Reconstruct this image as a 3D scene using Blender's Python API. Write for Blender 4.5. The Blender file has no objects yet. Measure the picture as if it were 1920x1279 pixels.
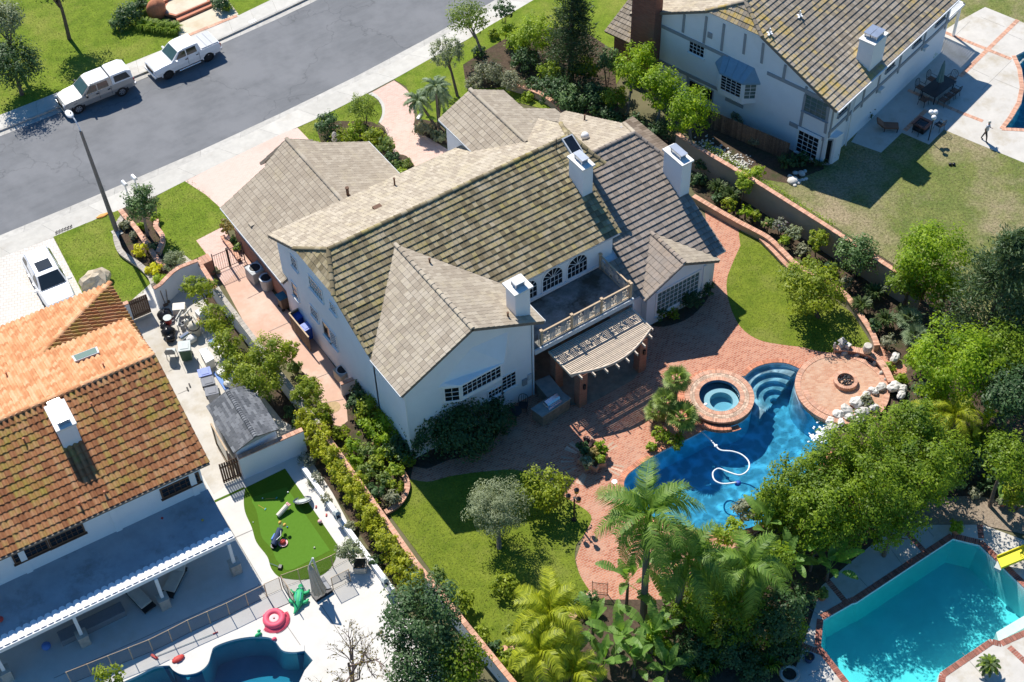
import bpy, math, random
import numpy as np
from mathutils import Vector as V3, Matrix
from mathutils.geometry import tessellate_polygon
pi, atan2 = math.pi, math.atan2; cos, sin = math.cos, math.sin; random.seed(7); _ru = random.uniform; RNG = np.random.default_rng(11)
SC = bpy.context.scene
COL = SC.collection
R = math.radians
F_PX, CAM_H = 2763.41, 64.8
_th, _ro, _hd = R(48.233), R(-1.77), R(33.15)
_Fv = np.array([0, cos(_th), -sin(_th)]); _Rv = np.array([1.0, 0, 0]); _Dv = np.cross(_Fv, _Rv)
_c, _s = cos(_ro), sin(_ro)
RC = np.array([[_c, -_s, 0], [_s, _c, 0], [0, 0, 1]]) @ np.array([_Rv, _Dv, _Fv]) @ np.array(
    [[cos(_hd), -sin(_hd), 0], [sin(_hd), cos(_hd), 0], [0, 0, 1]])
CAM = np.array([-33.170, -50.138, CAM_H])
cam_data = bpy.data.cameras.new('camera'); cam = bpy.data.objects.new('camera', cam_data); COL.objects.link(cam)
cam_data.sensor_width = 36.0; cam_data.lens = 36.0 * F_PX / 1920.0; cam_data.clip_start = 1.0; cam_data.clip_end = 6000
cam.matrix_world = Matrix(((RC[0][0], -RC[1][0], -RC[2][0], CAM[0]), (RC[0][1], -RC[1][1], -RC[2][1], CAM[1]),
                           (RC[0][2], -RC[1][2], -RC[2][2], CAM[2]), (0, 0, 0, 1)))
SC.camera = cam
SUN_EL, SUN_DIR = 50.0, 86.5          # elevation; compass angle (from +X) the light comes FROM
world = bpy.data.worlds.new('World'); SC.world = world; world.use_nodes = True
_nt = world.node_tree; _bg = _nt.nodes['Background']
_sky = _nt.nodes.new('ShaderNodeTexSky'); _sky.sky_type = 'NISHITA'; _sky.sun_disc = False
_sky.sun_elevation = R(SUN_EL); _sky.sun_rotation = R(90 - SUN_DIR); _sky.altitude = 200; _sky.ozone_density = 3.0; _sky.dust_density = 0.4; _sky.air_density = 1.0
_hs = _nt.nodes.new('ShaderNodeHueSaturation'); _hs.inputs[1].default_value = 1.35; _nt.links.new(_sky.outputs[0], _hs.inputs['Color']); _nt.links.new(_hs.outputs[0], _bg.inputs[0]); _bg.inputs[1].default_value = 0.10
sun_d = bpy.data.lights.new('sun', 'SUN'); sun = bpy.data.objects.new('sun', sun_d); COL.objects.link(sun)
sun_d.energy = 4.8; sun_d.angle = R(0.53); sun_d.color = (1.0, 0.95, 0.87)
_ld = V3((cos(R(SUN_DIR)) * cos(R(SUN_EL)), sin(R(SUN_DIR)) * cos(R(SUN_EL)), sin(R(SUN_EL))))
sun.rotation_euler = _ld.to_track_quat('Z', 'Y').to_euler(); sun.location = (0, 0, 90)
SC.view_settings.view_transform = 'Standard'; SC.view_settings.look = 'None'
SC.view_settings.exposure = 0.5; SC.view_settings.gamma = 1.0; SC.view_settings.use_curve_mapping = False
REG = dict(a=(0, 0, 2.975), b=(400, 130, 2.975), c=(800, 0, 2.975), d=(1280, 0, 2.975), e=(0, 400, 2.975), g=(500, 430, 2.975),
           i=(960, 400, 2.975), j=(1280, 330, 2.975), k=(0, 849, 2.975), l=(400, 780, 2.5625), m=(800, 780, 2.5625), n=(1280, 849, 2.975),
           o=(960, 560, 4.2636), p=(1200, 660, 3.762), q=(280, 480, 3.045), r=(400, 880, 3.997), M6=(300, 560, 6.395), M8=(540, 540, 6.395), x=(0, 0, 1))
for _n, _o in dict(A=(1040, 240), B=(480, 400), D=(640, 620), E=(900, 480), F=(1480, 100), J=(240, 960), K=(1140, 380), L=(1100, 0), N1=(800, 150),
                   N2=(960, 180), N3=(400, 240), N4=(0, 500), N5=(0, 700), N6=(1320, 0), N7=(1620, 0), N8=(1480, 200), M1=(200, 0), M2=(80, 130),
                   M3=(0, 380), M4=(200, 340), M5=(540, 140), M7=(360, 680)).items(): REG[_n] = (_o[0], _o[1], 6.3933)
REG['s1'] = (460, 900, 6.4); REG['s2'] = (500, 1030, 5.271); REG['s3'] = (1660, 130, 4.48); REG['s4'] = (1560, 620, 8.957); REG['s5'] = (1060, 800, 7.469); REG['s6'] = (0, 1000, 3.21)
def _ray(rg, x, y):
    a, b, s = REG[rg]; return RC.T @ np.array([(a + x / s - 960) / F_PX, (b + y / s - 640) / F_PX, 1.0])
def at(rg, x, y, z=0.0):
    d = _ray(rg, x, y); t = (z - CAM_H) / d[2]; return V3((CAM[0] + d[0] * t, CAM[1] + d[1] * t, z))
def on(rg, x, y, p0, n):
    d = _ray(rg, x, y); t = float(((np.array(p0) - CAM) @ np.array(n)) / (d @ np.array(n))); return V3(CAM + d * t)
def zabove(base, rg, x, y):
    d = _ray(rg, x, y); n = np.cross(np.cross(d, [0, 0, 1.0]), d); v = np.array(base) - CAM
    return float(base[2] - (v @ n) / n[2])
def ats(rg, pts, z=0.0): return [at(rg, x, y, z) for x, y in pts]
def px(pts, z=0.0): return [at('x', x, y, z) for x, y in pts]
def I(n, k, v): n.inputs[k].default_value = v
MATS = {}
def mat(name, col, rough=0.8, var=0.15, scale=2.0, bump=0.0, bscale=30.0, col2=None, tint=0.0, metal=0.0, spec=0.35, col3=None, s3=0.35, t3=0.62, detail=6.0, stretch=None, fine=None):
    m = bpy.data.materials.new(name); m.use_nodes = True; nt = m.node_tree; N = nt.nodes; Lk = nt.links.new
    b = N['Principled BSDF']; I(b, 'Roughness', rough); I(b, 'Metallic', metal)
    I(b, 'Specular IOR Level', spec)
    geo = N.new('ShaderNodeNewGeometry'); pos = geo.outputs['Position']
    if stretch:
        mp = N.new('ShaderNodeMapping'); I(mp, 'Scale', stretch[:3]); I(mp, 'Rotation', (0, 0, R(stretch[3]))); Lk(pos, mp.inputs[0]); pos = mp.outputs[0]
    n1 = N.new('ShaderNodeTexNoise'); I(n1, 'Scale', scale); I(n1, 'Detail', detail); I(n1, 'Roughness', 0.65); Lk(pos, n1.inputs['Vector'])
    rp = N.new('ShaderNodeValToRGB'); rp.color_ramp.elements[0].position = 0.32; rp.color_ramp.elements[1].position = 0.70
    c2 = col2 if col2 else tuple(min(1, c * (1 + var)) for c in col); c1 = col if col2 else tuple(c * (1 - var) for c in col)
    rp.color_ramp.elements[0].color = (*c1, 1); rp.color_ramp.elements[1].color = (*c2, 1); Lk(n1.outputs['Fac'], rp.inputs[0])
    out = rp.outputs[0]
    if col3:
        n3 = N.new('ShaderNodeTexNoise'); I(n3, 'Scale', s3); I(n3, 'Detail', 5); I(n3, 'Roughness', 0.7); Lk(geo.outputs['Position'], n3.inputs['Vector'])
        r3 = N.new('ShaderNodeValToRGB'); r3.color_ramp.elements[0].position = t3 - 0.1; r3.color_ramp.elements[1].position = t3 + 0.08; Lk(n3.outputs['Fac'], r3.inputs[0])
        mx = N.new('ShaderNodeMixRGB'); Lk(r3.outputs[0], mx.inputs[0]); Lk(out, mx.inputs[1]); mx.inputs[2].default_value = (*col3, 1); out = mx.outputs[0]
    if fine:
        nf = N.new('ShaderNodeTexNoise'); I(nf, 'Scale', fine[0]); I(nf, 'Detail', 4); I(nf, 'Roughness', 0.8); Lk(geo.outputs['Position'], nf.inputs['Vector'])
        mf = N.new('ShaderNodeMapRange'); I(mf, 'From Min', 0.3); I(mf, 'From Max', 0.7); I(mf, 'To Min', 1 - fine[1]); I(mf, 'To Max', 1 + fine[1]); Lk(nf.outputs['Fac'], mf.inputs['Value'])
        ms = N.new('ShaderNodeVectorMath'); ms.operation = 'SCALE'; Lk(out, ms.inputs[0]); Lk(mf.outputs[0], ms.inputs['Scale']); out = ms.outputs[0]
    if tint:
        at_ = N.new('ShaderNodeAttribute'); at_.attribute_name = 'tint'
        mr = N.new('ShaderNodeMapRange'); I(mr, 'To Min', 1 - tint); I(mr, 'To Max', 1 + tint); Lk(at_.outputs['Fac'], mr.inputs['Value'])
        ml = N.new('ShaderNodeVectorMath'); ml.operation = 'SCALE'; Lk(out, ml.inputs[0]); Lk(mr.outputs[0], ml.inputs['Scale']); out = ml.outputs[0]
    Lk(out, b.inputs['Base Color'])
    if bump:
        n2 = N.new('ShaderNodeTexNoise'); I(n2, 'Scale', bscale); I(n2, 'Detail', 4); Lk(pos, n2.inputs['Vector'])
        bp = N.new('ShaderNodeBump'); I(bp, 'Strength', bump); I(bp, 'Distance', 0.03); Lk(n2.outputs['Fac'], bp.inputs['Height']); Lk(bp.outputs[0], b.inputs['Normal'])
    MATS[name] = m; return m
def brickmat(name, c1, c2, mortar, bw=0.21, rh=0.105, rot=0.0, msize=0.012, offset=0.5, blot=None, bs=0.5, rough=0.85, wall=False):
    m = bpy.data.materials.new(name); m.use_nodes = True; nt = m.node_tree; N = nt.nodes; Lk = nt.links.new
    b = N['Principled BSDF']; I(b, 'Roughness', rough); I(b, 'Specular IOR Level', 0.25)
    geo = N.new('ShaderNodeNewGeometry'); mp = N.new('ShaderNodeMapping'); I(mp, 'Rotation', (0, 0, R(rot))); src = geo.outputs['Position']
    if wall:
        sp = N.new('ShaderNodeSeparateXYZ'); Lk(src, sp.inputs[0]); ad = N.new('ShaderNodeMath'); Lk(sp.outputs[0], ad.inputs[0]); Lk(sp.outputs[1], ad.inputs[1])
        cb = N.new('ShaderNodeCombineXYZ'); Lk(ad.outputs[0], cb.inputs[0]); Lk(sp.outputs[2], cb.inputs[1]); src = cb.outputs[0]
    Lk(src, mp.inputs[0])
    t = N.new('ShaderNodeTexBrick'); t.offset = offset; Lk(mp.outputs[0], t.inputs['Vector']); I(t, 'Scale', 1.0)
    I(t, 'Brick Width', bw); I(t, 'Row Height', rh); I(t, 'Mortar Size', msize); I(t, 'Mortar Smooth', 0.3); I(t, 'Bias', 0.0)
    I(t, 'Color1', (*c1, 1)); I(t, 'Color2', (*c2, 1)); I(t, 'Mortar', (*mortar, 1))
    n3 = N.new('ShaderNodeTexNoise'); I(n3, 'Scale', bs); I(n3, 'Detail', 6); I(n3, 'Roughness', 0.7); Lk(geo.outputs['Position'], n3.inputs['Vector'])
    r3 = N.new('ShaderNodeValToRGB'); r3.color_ramp.elements[0].position = 0.5; r3.color_ramp.elements[1].position = 0.8; Lk(n3.outputs['Fac'], r3.inputs[0])
    mx = N.new('ShaderNodeMixRGB'); Lk(r3.outputs[0], mx.inputs[0]); Lk(t.outputs[0], mx.inputs[1]); mx.inputs[2].default_value = (*(blot or mortar), 1); Lk(mx.outputs[0], b.inputs['Base Color'])
    bp = N.new('ShaderNodeBump'); I(bp, 'Strength', 0.5); I(bp, 'Distance', 0.01); bp.invert = True; Lk(t.outputs['Fac'], bp.inputs['Height']); Lk(bp.outputs[0], b.inputs['Normal'])
    MATS[name] = m; return m
def leafmat(name, dark, light, trans=0.35, rough=0.55, yellow=None):
    m = bpy.data.materials.new(name); m.use_nodes = True; nt = m.node_tree; N = nt.nodes; Lk = nt.links.new
    b = N['Principled BSDF']; I(b, 'Roughness', rough); I(b, 'Specular IOR Level', 0.3)
    a = N.new('ShaderNodeAttribute'); a.attribute_name = 'tint'
    rp = N.new('ShaderNodeValToRGB'); rp.color_ramp.elements[0].color = (*dark, 1); rp.color_ramp.elements[1].color = (*light, 1)
    if yellow: e = rp.color_ramp.elements.new(0.93); e.color = (*light, 1); rp.color_ramp.elements[2].color = (*yellow, 1)
    Lk(a.outputs['Fac'], rp.inputs[0]); Lk(rp.outputs[0], b.inputs['Base Color'])
    tr = N.new('ShaderNodeBsdfTranslucent'); sc = N.new('ShaderNodeVectorMath'); sc.operation = 'MULTIPLY'; sc.inputs[1].default_value = (1.5, 1.45, 0.6); Lk(rp.outputs[0], sc.inputs[0]); Lk(sc.outputs[0], tr.inputs[0])
    mx = N.new('ShaderNodeMixShader'); mx.inputs[0].default_value = trans; Lk(b.outputs[0], mx.inputs[1]); Lk(tr.outputs[0], mx.inputs[2])
    Lk(mx.outputs[0], N['Material Output'].inputs[0]); MATS[name] = m; return m
def tagp(o, label=None, cat=None, group=None, kind=None):
    if label: o['label'] = label
    if cat: o['category'] = cat
    if group: o['group'] = group
    if kind: o['kind'] = kind
    return o
WORG = {}
def empty(name, loc, rz=0.0, label=None, cat=None, group=None):
    o = bpy.data.objects.new(name, None); COL.objects.link(o); o.location = loc; o.rotation_euler = (0, 0, rz)
    return tagp(o, label, cat, group)
class MB:
    def __init__(s): s.v = []; s.f = []; s.t = []; s.m = []
    def add(s, vs, fs, tint=0.5, m=0):
        n = len(s.v); s.v += [tuple(v) for v in vs]
        for f in fs: s.f.append(tuple(i + n for i in f)); s.t.append(tint); s.m.append(m)
        return s
    def box(s, c, size, rz=0.0, taper=1.0, tint=0.5, m=0, mat4=None):
        sx, sy, sz = size[0] / 2, size[1] / 2, size[2] / 2; ca, sa = cos(rz), sin(rz); vs = []
        for z, k in ((-sz, 1.0), (sz, taper)):
            for x, y in ((-sx, -sy), (sx, -sy), (sx, sy), (-sx, sy)):
                p = (c[0] + (x * k) * ca - (y * k) * sa, c[1] + (x * k) * sa + (y * k) * ca, c[2] + z)
                vs.append(tuple(mat4 @ V3(p)) if mat4 else p)
        return s.add(vs, [(3, 2, 1, 0), (4, 5, 6, 7), (0, 1, 5, 4), (1, 2, 6, 5), (2, 3, 7, 6), (3, 0, 4, 7)], tint, m)
    def prism(s, poly, z0, z1, tint=0.5, m=0, top=True, bottom=False, cap_m=None):
        n = len(poly); P2 = [(p[0], p[1]) for p in poly]
        if sum(P2[i][0] * P2[(i + 1) % n][1] - P2[(i + 1) % n][0] * P2[i][1] for i in range(n)) < 0: P2.reverse()
        vs = [(x, y, z0) for x, y in P2] + [(x, y, z1) for x, y in P2]
        s.add(vs, [(i, (i + 1) % n, n + (i + 1) % n, n + i) for i in range(n)], tint, m)
        if top or bottom:
            tris = tessellate_polygon([[V3((x, y, 0)) for x, y in P2]])
            for t in tris:
                a, b, c = (V3((*P2[i], 0)) for i in t)
                if (b - a).cross(c - a).z < 0: t = (t[0], t[2], t[1])
                if top: s.add([(*P2[i], z1) for i in t], [(0, 1, 2)], tint, m if cap_m is None else cap_m)
                if bottom: s.add([(*P2[i], z0) for i in t], [(2, 1, 0)], tint, m)
        return s
    def extr(s, pts, d, tint=0.5, m=0):
        n = len(pts); pts = [V3(p) for p in pts]; d = V3(d); nn = V3((0, 0, 0))
        for i in range(n): nn += pts[i].cross(pts[(i + 1) % n])
        if nn.dot(d) > 0: pts.reverse()
        vs = pts + [p + d for p in pts]
        u = (pts[1] - pts[0]).normalized(); w = nn.normalized(); vv = w.cross(u)
        tr = tessellate_polygon([[V3((p.dot(u), p.dot(vv), 0)) for p in pts]])
        s.add(vs, [(i, n + i, n + (i + 1) % n, (i + 1) % n) for i in range(n)], tint, m)
        for t in tr:
            a, b, c = (pts[i] for i in t); k = (b - a).cross(c - a).dot(d)
            t1 = t if k < 0 else (t[0], t[2], t[1]); t2 = (t1[0], t1[2], t1[1])
            s.add([pts[i] for i in t1], [(0, 1, 2)], tint, m); s.add([pts[i] + d for i in t2], [(0, 1, 2)], tint, m)
        return s
    def tube(s, pts, r, n=6, tint=0.5, m=0, caps=True, squash=1.0):
        pts = [V3(p) for p in pts]; k = len(pts); rs = r if isinstance(r, (list, tuple)) else [r] * k; base = len(s.v); vs = []
        for i, p in enumerate(pts):
            d = (pts[min(i + 1, k - 1)] - pts[max(i - 1, 0)]).normalized(); up = V3((0, 0, 1)) if abs(d.z) < 0.9 else V3((1, 0, 0))
            a = d.cross(up).normalized(); b = a.cross(d)
            for j in range(n):
                t = 2 * pi * j / n; vs.append(p + a * cos(t) * rs[i] + b * sin(t) * rs[i] * squash)
        fs = [(i * n + j, i * n + (j + 1) % n, (i + 1) * n + (j + 1) % n, (i + 1) * n + j) for i in range(k - 1) for j in range(n)]
        if caps: fs += [tuple(range(n - 1, -1, -1)), tuple((k - 1) * n + j for j in range(n))]
        return s.add(vs, fs, tint, m)
    def lathe(s, prof, c=(0, 0, 0), n=16, tint=0.5, m=0, caps=True):
        vs = []; k = len(prof)
        for r_, z in prof:
            for j in range(n): t = 2 * pi * j / n; vs.append((c[0] + r_ * cos(t), c[1] + r_ * sin(t), c[2] + z))
        fs = [(i * n + j, i * n + (j + 1) % n, (i + 1) * n + (j + 1) % n, (i + 1) * n + j) for i in range(k - 1) for j in range(n)]
        if caps: fs += [tuple(range(n - 1, -1, -1)), tuple((k - 1) * n + j for j in range(n))]
        return s.add(vs, fs, tint, m)
    def ell(s, c, r, n=10, k=6, tint=0.5, m=0, jit=0.0):
        vs = [(c[0], c[1], c[2] - r[2])]; rn = random.Random(len(s.v) + int(c[0] * 97))
        for i in range(1, k):
            a = -pi / 2 + pi * i / k
            for j in range(n):
                t = 2 * pi * j / n; q = 1 + rn.uniform(-jit, jit); vs.append((c[0] + r[0] * cos(a) * cos(t) * q, c[1] + r[1] * cos(a) * sin(t) * q, c[2] + r[2] * sin(a) * q))
        vs.append((c[0], c[1], c[2] + r[2])); L_ = len(vs) - 1
        fs = [(0, 1 + (j + 1) % n, 1 + j) for j in range(n)]
        fs += [(1 + i * n + j, 1 + i * n + (j + 1) % n, 1 + (i + 1) * n + (j + 1) % n, 1 + (i + 1) * n + j) for i in range(k - 2) for j in range(n)]
        fs += [(L_, 1 + (k - 2) * n + j, 1 + (k - 2) * n + (j + 1) % n) for j in range(n)]
        return s.add(vs, fs, tint, m)
    def mesh(s, name, mats, off=(0, 0, 0)):
        me = bpy.data.meshes.new(name); ox, oy, oz = off
        me.from_pydata([(x - ox, y - oy, z - oz) for x, y, z in s.v], [], s.f)
        for q in (mats if isinstance(mats, (list, tuple)) else [mats]): me.materials.append(MATS[q] if isinstance(q, str) else q)
        a = me.attributes.new('tint', 'FLOAT', 'FACE'); a.data.foreach_set('value', s.t)
        me.polygons.foreach_set('material_index', s.m)
        return me
    def B(s, name, mats, parent=None, S=0, W=0, loc=None, rz=0.0, bevel=0.0):
        off = (0, 0, 0)
        if parent is not None and W:
            w = V3((0, 0, 0)); p = parent
            while p: w += p.location; p = p.parent
            off = tuple(w)
        if parent is None and W and s.v:
            a = np.array(s.v); off = (float(a[:, 0].mean()), float(a[:, 1].mean()), float(a[:, 2].min())); loc = off
        me = s.mesh(name, mats, off)
        if S: me.polygons.foreach_set('use_smooth', [True] * len(me.polygons))
        o = bpy.data.objects.new(name, me); COL.objects.link(o)
        if parent is not None: o.parent = parent
        if loc is not None: o.location = loc
        if rz: o.rotation_euler = (0, 0, rz)
        if bevel:
            b = o.modifiers.new('bevel', 'BEVEL'); b.width = bevel; b.segments = 2; b.limit_method = 'ANGLE'
        return o
def BX(*a, **k): return MB().box(*a, **k)
def TB(*a, **k): return MB().tube(*a, **k)
def LT(*a, **k): return MB().lathe(*a, **k)
def EL(*a, **k): return MB().ell(*a, **k)
def inst(name, me, parent, M):
    o = bpy.data.objects.new(name, me); COL.objects.link(o); o.parent = parent; o.matrix_local = M; return o
SHEETS = [0]
def sheet(name, poly, z, m, holes=(), kind='structure', parent=None):
    SHEETS[0] += 1; z = z + SHEETS[0] * 0.0003
    loops = [[V3((p[0], p[1], 0)) for p in poly]] + [[V3((p[0], p[1], 0)) for p in h] for h in holes]
    flat = [p for l in loops for p in l]; tr = tessellate_polygon(loops); b = MB()
    fs = []
    for t in tr:
        a, c, d = (flat[i] for i in t)
        fs.append(t if (c - a).cross(d - a).z > 0 else (t[0], t[2], t[1]))
    b.add([(p.x, p.y, z) for p in flat], fs); o = b.B(name, m, parent)
    if kind: o['kind'] = kind
    return o
def smoothpts(pts, n=6, closed=False):
    P = [V3(p) for p in pts]; out = []; k = len(P); rng = range(k if closed else k - 1)
    for i in rng:
        if closed: p0, p1, p2, p3 = P[(i - 1) % k], P[i], P[(i + 1) % k], P[(i + 2) % k]
        else: p0, p1, p2, p3 = P[max(i - 1, 0)], P[i], P[i + 1], P[min(i + 2, k - 1)]
        for j in range(n):
            t = j / n; out.append(0.5 * ((2 * p1) + (p2 - p0) * t + (2 * p0 - 5 * p1 + 4 * p2 - p3) * t * t + (3 * p1 - p0 - 3 * p2 + p3) * t * t * t))
    if not closed: out.append(P[-1])
    return out
def offset_line(pts, d):
    out = []; k = len(pts)
    for i, p in enumerate(pts):
        t = (V3(pts[min(i + 1, k - 1)]) - V3(pts[max(i - 1, 0)])); t.z = 0; t.normalize(); out.append(V3(p) + V3((-t.y, t.x, 0)) * d)
    return out
def resample(pts, step):
    pts = [V3(p) for p in pts]; L = [0]
    for a, b in zip(pts, pts[1:]): L.append(L[-1] + (b - a).length)
    n = max(1, round(L[-1] / step)); out = []
    for i in range(n + 1):
        s_ = L[-1] * i / n; k = 0
        while k < len(L) - 2 and L[k + 1] < s_: k += 1
        q = (s_ - L[k]) / max(1e-6, L[k + 1] - L[k]); out.append(pts[k].lerp(pts[k + 1], q))
    return out
def strip_wall(b, line, w, z0, z1, tint=0.5, m=0):
    l = offset_line(line, w / 2); r = offset_line(line, -w / 2); k = len(line); vs = []
    for i in range(k): vs += [(l[i].x, l[i].y, z0), (r[i].x, r[i].y, z0), (r[i].x, r[i].y, z1), (l[i].x, l[i].y, z1)]
    fs = []
    for i in range(k - 1):
        a, c = 4 * i, 4 * i + 4; fs += [(a + 3, a + 2, c + 2, c + 3), (a, c, c + 1, a + 1), (a + 1, c + 1, c + 2, a + 2), (a, a + 3, c + 3, c)]
    fs += [(0, 1, 2, 3), (4 * k - 1, 4 * k - 2, 4 * k - 3, 4 * k - 4)]
    return b.add(vs, fs, tint, m)
mat('asphalt', (0.150, 0.154, 0.160), var=0.10, scale=1.2, bump=0.25, bscale=60, rough=0.9, col3=(0.185, 0.188, 0.194), s3=0.22, t3=0.52, stretch=(0.35, 1.6, 1, -5))
def cracks(mn, sc=0.16, w=0.010, dark=0.62):
    nt = MATS[mn].node_tree; N = nt.nodes; Lk = nt.links.new; b = N['Principled BSDF']; src = b.inputs['Base Color'].links[0].from_socket; geo = N.new('ShaderNodeNewGeometry')
    wn = N.new('ShaderNodeTexNoise'); I(wn, 'Scale', 0.7); I(wn, 'Detail', 8); Lk(geo.outputs['Position'], wn.inputs['Vector']); sc_ = N.new('ShaderNodeVectorMath'); sc_.operation = 'SCALE'; I(sc_, 'Scale', 2.6); Lk(wn.outputs['Color'], sc_.inputs[0])
    ad = N.new('ShaderNodeVectorMath'); Lk(geo.outputs['Position'], ad.inputs[0]); Lk(sc_.outputs[0], ad.inputs[1]); v = N.new('ShaderNodeTexVoronoi'); v.feature = 'DISTANCE_TO_EDGE'; I(v, 'Scale', sc); Lk(ad.outputs[0], v.inputs['Vector'])
    r = N.new('ShaderNodeValToRGB'); r.color_ramp.elements[0].position = 0.0; r.color_ramp.elements[0].color = (dark, dark, dark, 1); r.color_ramp.elements[1].position = w; Lk(v.outputs['Distance'], r.inputs[0])
    mx = N.new('ShaderNodeMixRGB'); mx.blend_type = 'MULTIPLY'; mx.inputs[0].default_value = 1; Lk(src, mx.inputs[1]); Lk(r.outputs[0], mx.inputs[2]); Lk(mx.outputs[0], b.inputs['Base Color'])
cracks('asphalt', 0.11, 0.006, 0.75)
mat('concrete', (0.52, 0.495, 0.44), var=0.09, scale=1.5, bump=0.1, rough=0.9, tint=0.07, col3=(0.44, 0.40, 0.34), s3=0.5, t3=0.66)
mat('gutter', (0.43, 0.41, 0.37), var=0.14, scale=2.5, bump=0.1, rough=0.9, tint=0.08, col3=(0.30, 0.29, 0.27), s3=0.9, t3=0.68)
mat('patio_concrete', (0.60, 0.575, 0.53), var=0.06, scale=1.2, bump=0.08, rough=0.9, tint=0.05, col3=(0.56, 0.51, 0.43), s3=0.4, t3=0.68)
mat('old_concrete', (0.52, 0.49, 0.44), var=0.08, scale=1.0, bump=0.1, rough=0.9, tint=0.06, col3=(0.42, 0.37, 0.29), s3=0.45, t3=0.6)
mat('salmon_concrete', (0.56, 0.36, 0.27), var=0.07, scale=1.1, bump=0.08, rough=0.88, tint=0.05, col3=(0.62, 0.46, 0.37), s3=0.35, t3=0.6)
brickmat('pink_paver', (0.60, 0.37, 0.295), (0.66, 0.45, 0.37), (0.62, 0.50, 0.43), 0.24, 0.12, 28, blot=(0.68, 0.52, 0.45), bs=0.3)
brickmat('pink_drive', (0.64, 0.45, 0.37), (0.67, 0.49, 0.41), (0.66, 0.52, 0.45), 0.24, 0.12, 8, blot=(0.60, 0.38, 0.30), bs=0.25)
brickmat('cobble', (0.58, 0.53, 0.47), (0.66, 0.61, 0.54), (0.45, 0.41, 0.36), 0.34, 0.24, 22, 0.022, blot=(0.66, 0.62, 0.57), bs=0.4)
brickmat('brick_paving', (0.36, 0.125, 0.072), (0.52, 0.235, 0.145), (0.50, 0.34, 0.25), 0.26, 0.13, 4, 0.014, blot=(0.50, 0.31, 0.22), bs=0.45)
brickmat('firepit_paving', (0.44, 0.21, 0.125), (0.56, 0.34, 0.22), (0.48, 0.33, 0.24), 0.22, 0.11, 35, 0.011, blot=(0.55, 0.40, 0.29), bs=0.8)
mat('brick_red', (0.50, 0.185, 0.105), var=0.25, scale=9, tint=0.32, bump=0.2, rough=0.85, col2=(0.58, 0.26, 0.16))
mat('brick_dark', (0.26, 0.09, 0.06), var=0.25, scale=9, tint=0.35, bump=0.2, rough=0.85, col2=(0.34, 0.14, 0.10))
mat('cop_sal', (0.54, 0.27, 0.17), var=0.16, scale=4, tint=0.22, bump=0.2, rough=0.85, col2=(0.58, 0.36, 0.26))
mat('coping_grey', (0.40, 0.36, 0.31), var=0.16, scale=4, tint=0.12, bump=0.2, rough=0.85)
brickmat('brick_wall', (0.30, 0.115, 0.07), (0.40, 0.18, 0.115), (0.33, 0.24, 0.19), 0.22, 0.075, 0, 0.01, blot=(0.36, 0.18, 0.12), wall=True)
mat('lawn', (0.100, 0.145, 0.014), col2=(0.185, 0.225, 0.026), scale=0.9, rough=0.95, bump=0.7, bscale=26, col3=(0.185, 0.205, 0.040), s3=0.35, t3=0.60, spec=0.1, detail=12, fine=(9, 0.3))
mat('lawn_bright', (0.095, 0.150, 0.014), col2=(0.180, 0.240, 0.026), scale=1.1, rough=0.95, bump=0.7, bscale=26, col3=(0.20, 0.225, 0.04), s3=0.3, t3=0.58, spec=0.1, detail=12, fine=(9, 0.42))
mat('lawn_dry', (0.105, 0.140, 0.035), col2=(0.185, 0.195, 0.06), scale=0.8, rough=0.95, bump=0.8, bscale=20, col3=(0.29, 0.235, 0.145), s3=0.13, t3=0.56, spec=0.1, detail=12, fine=(6, 0.5))
mat('turf', (0.085, 0.185, 0.018), col2=(0.095, 0.205, 0.022), scale=6, rough=0.95, spec=0.1)
mat('turf_fringe', (0.068, 0.130, 0.010), col2=(0.080, 0.150, 0.014), scale=8, rough=0.95, spec=0.1)
mat('soil', (0.06, 0.042, 0.03), col2=(0.115, 0.082, 0.058), scale=5, rough=0.95, bump=0.8, bscale=12, col3=(0.05, 0.06, 0.025), s3=0.9, t3=0.6, spec=0.1)
mat('gravel', (0.20, 0.155, 0.115), col2=(0.34, 0.275, 0.205), scale=9, rough=0.95, bump=1.0, bscale=18, spec=0.1)
mat('ground', (0.10, 0.10, 0.05), col2=(0.17, 0.15, 0.085), scale=0.25, rough=0.95, bump=0.5, bscale=4, spec=0.1)
POOL = [p for p in smoothpts(px([(1397, 706), (1413, 692), (1431, 684.5), (1452, 681), (1476, 682.5), (1499, 692)]), 5)] + \
       [p for p in smoothpts(px([(1494, 706), (1491.5, 725), (1495, 744), (1504, 759), (1521, 776), (1545, 789), (1562, 802), (1556, 835), (1520, 890), (1480, 940), (1420, 985), (1350, 1000), (1280, 988),
                                 (1215, 967), (1180, 942), (1170, 915), (1174, 895), (1190, 880), (1225, 856), (1260, 837), (1296, 820), (1326, 804)]), 5)]
SPA_C = V3((5.48, -12.22, 0.42)); SPA_R, SPA_RO = 1.15, 1.92
POOL += [SPA_C + V3((SPA_RO * cos(R(a)), SPA_RO * sin(R(a)), 0)) for a in np.linspace(-118, 44, 16)]
POOL2 = px([(1544, 1163), (1598, 1132), (1606, 1130), (1724, 1052), (1788, 1010), (1836, 1022), (1925, 1108), (1990, 1162)]) + px([(1935, 1175), (1872, 1203), (1855, 1199), (1762, 1262), (1757, 1290), (1740, 1340), (1640, 1340), (1592, 1279), (1539, 1212)])
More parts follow.
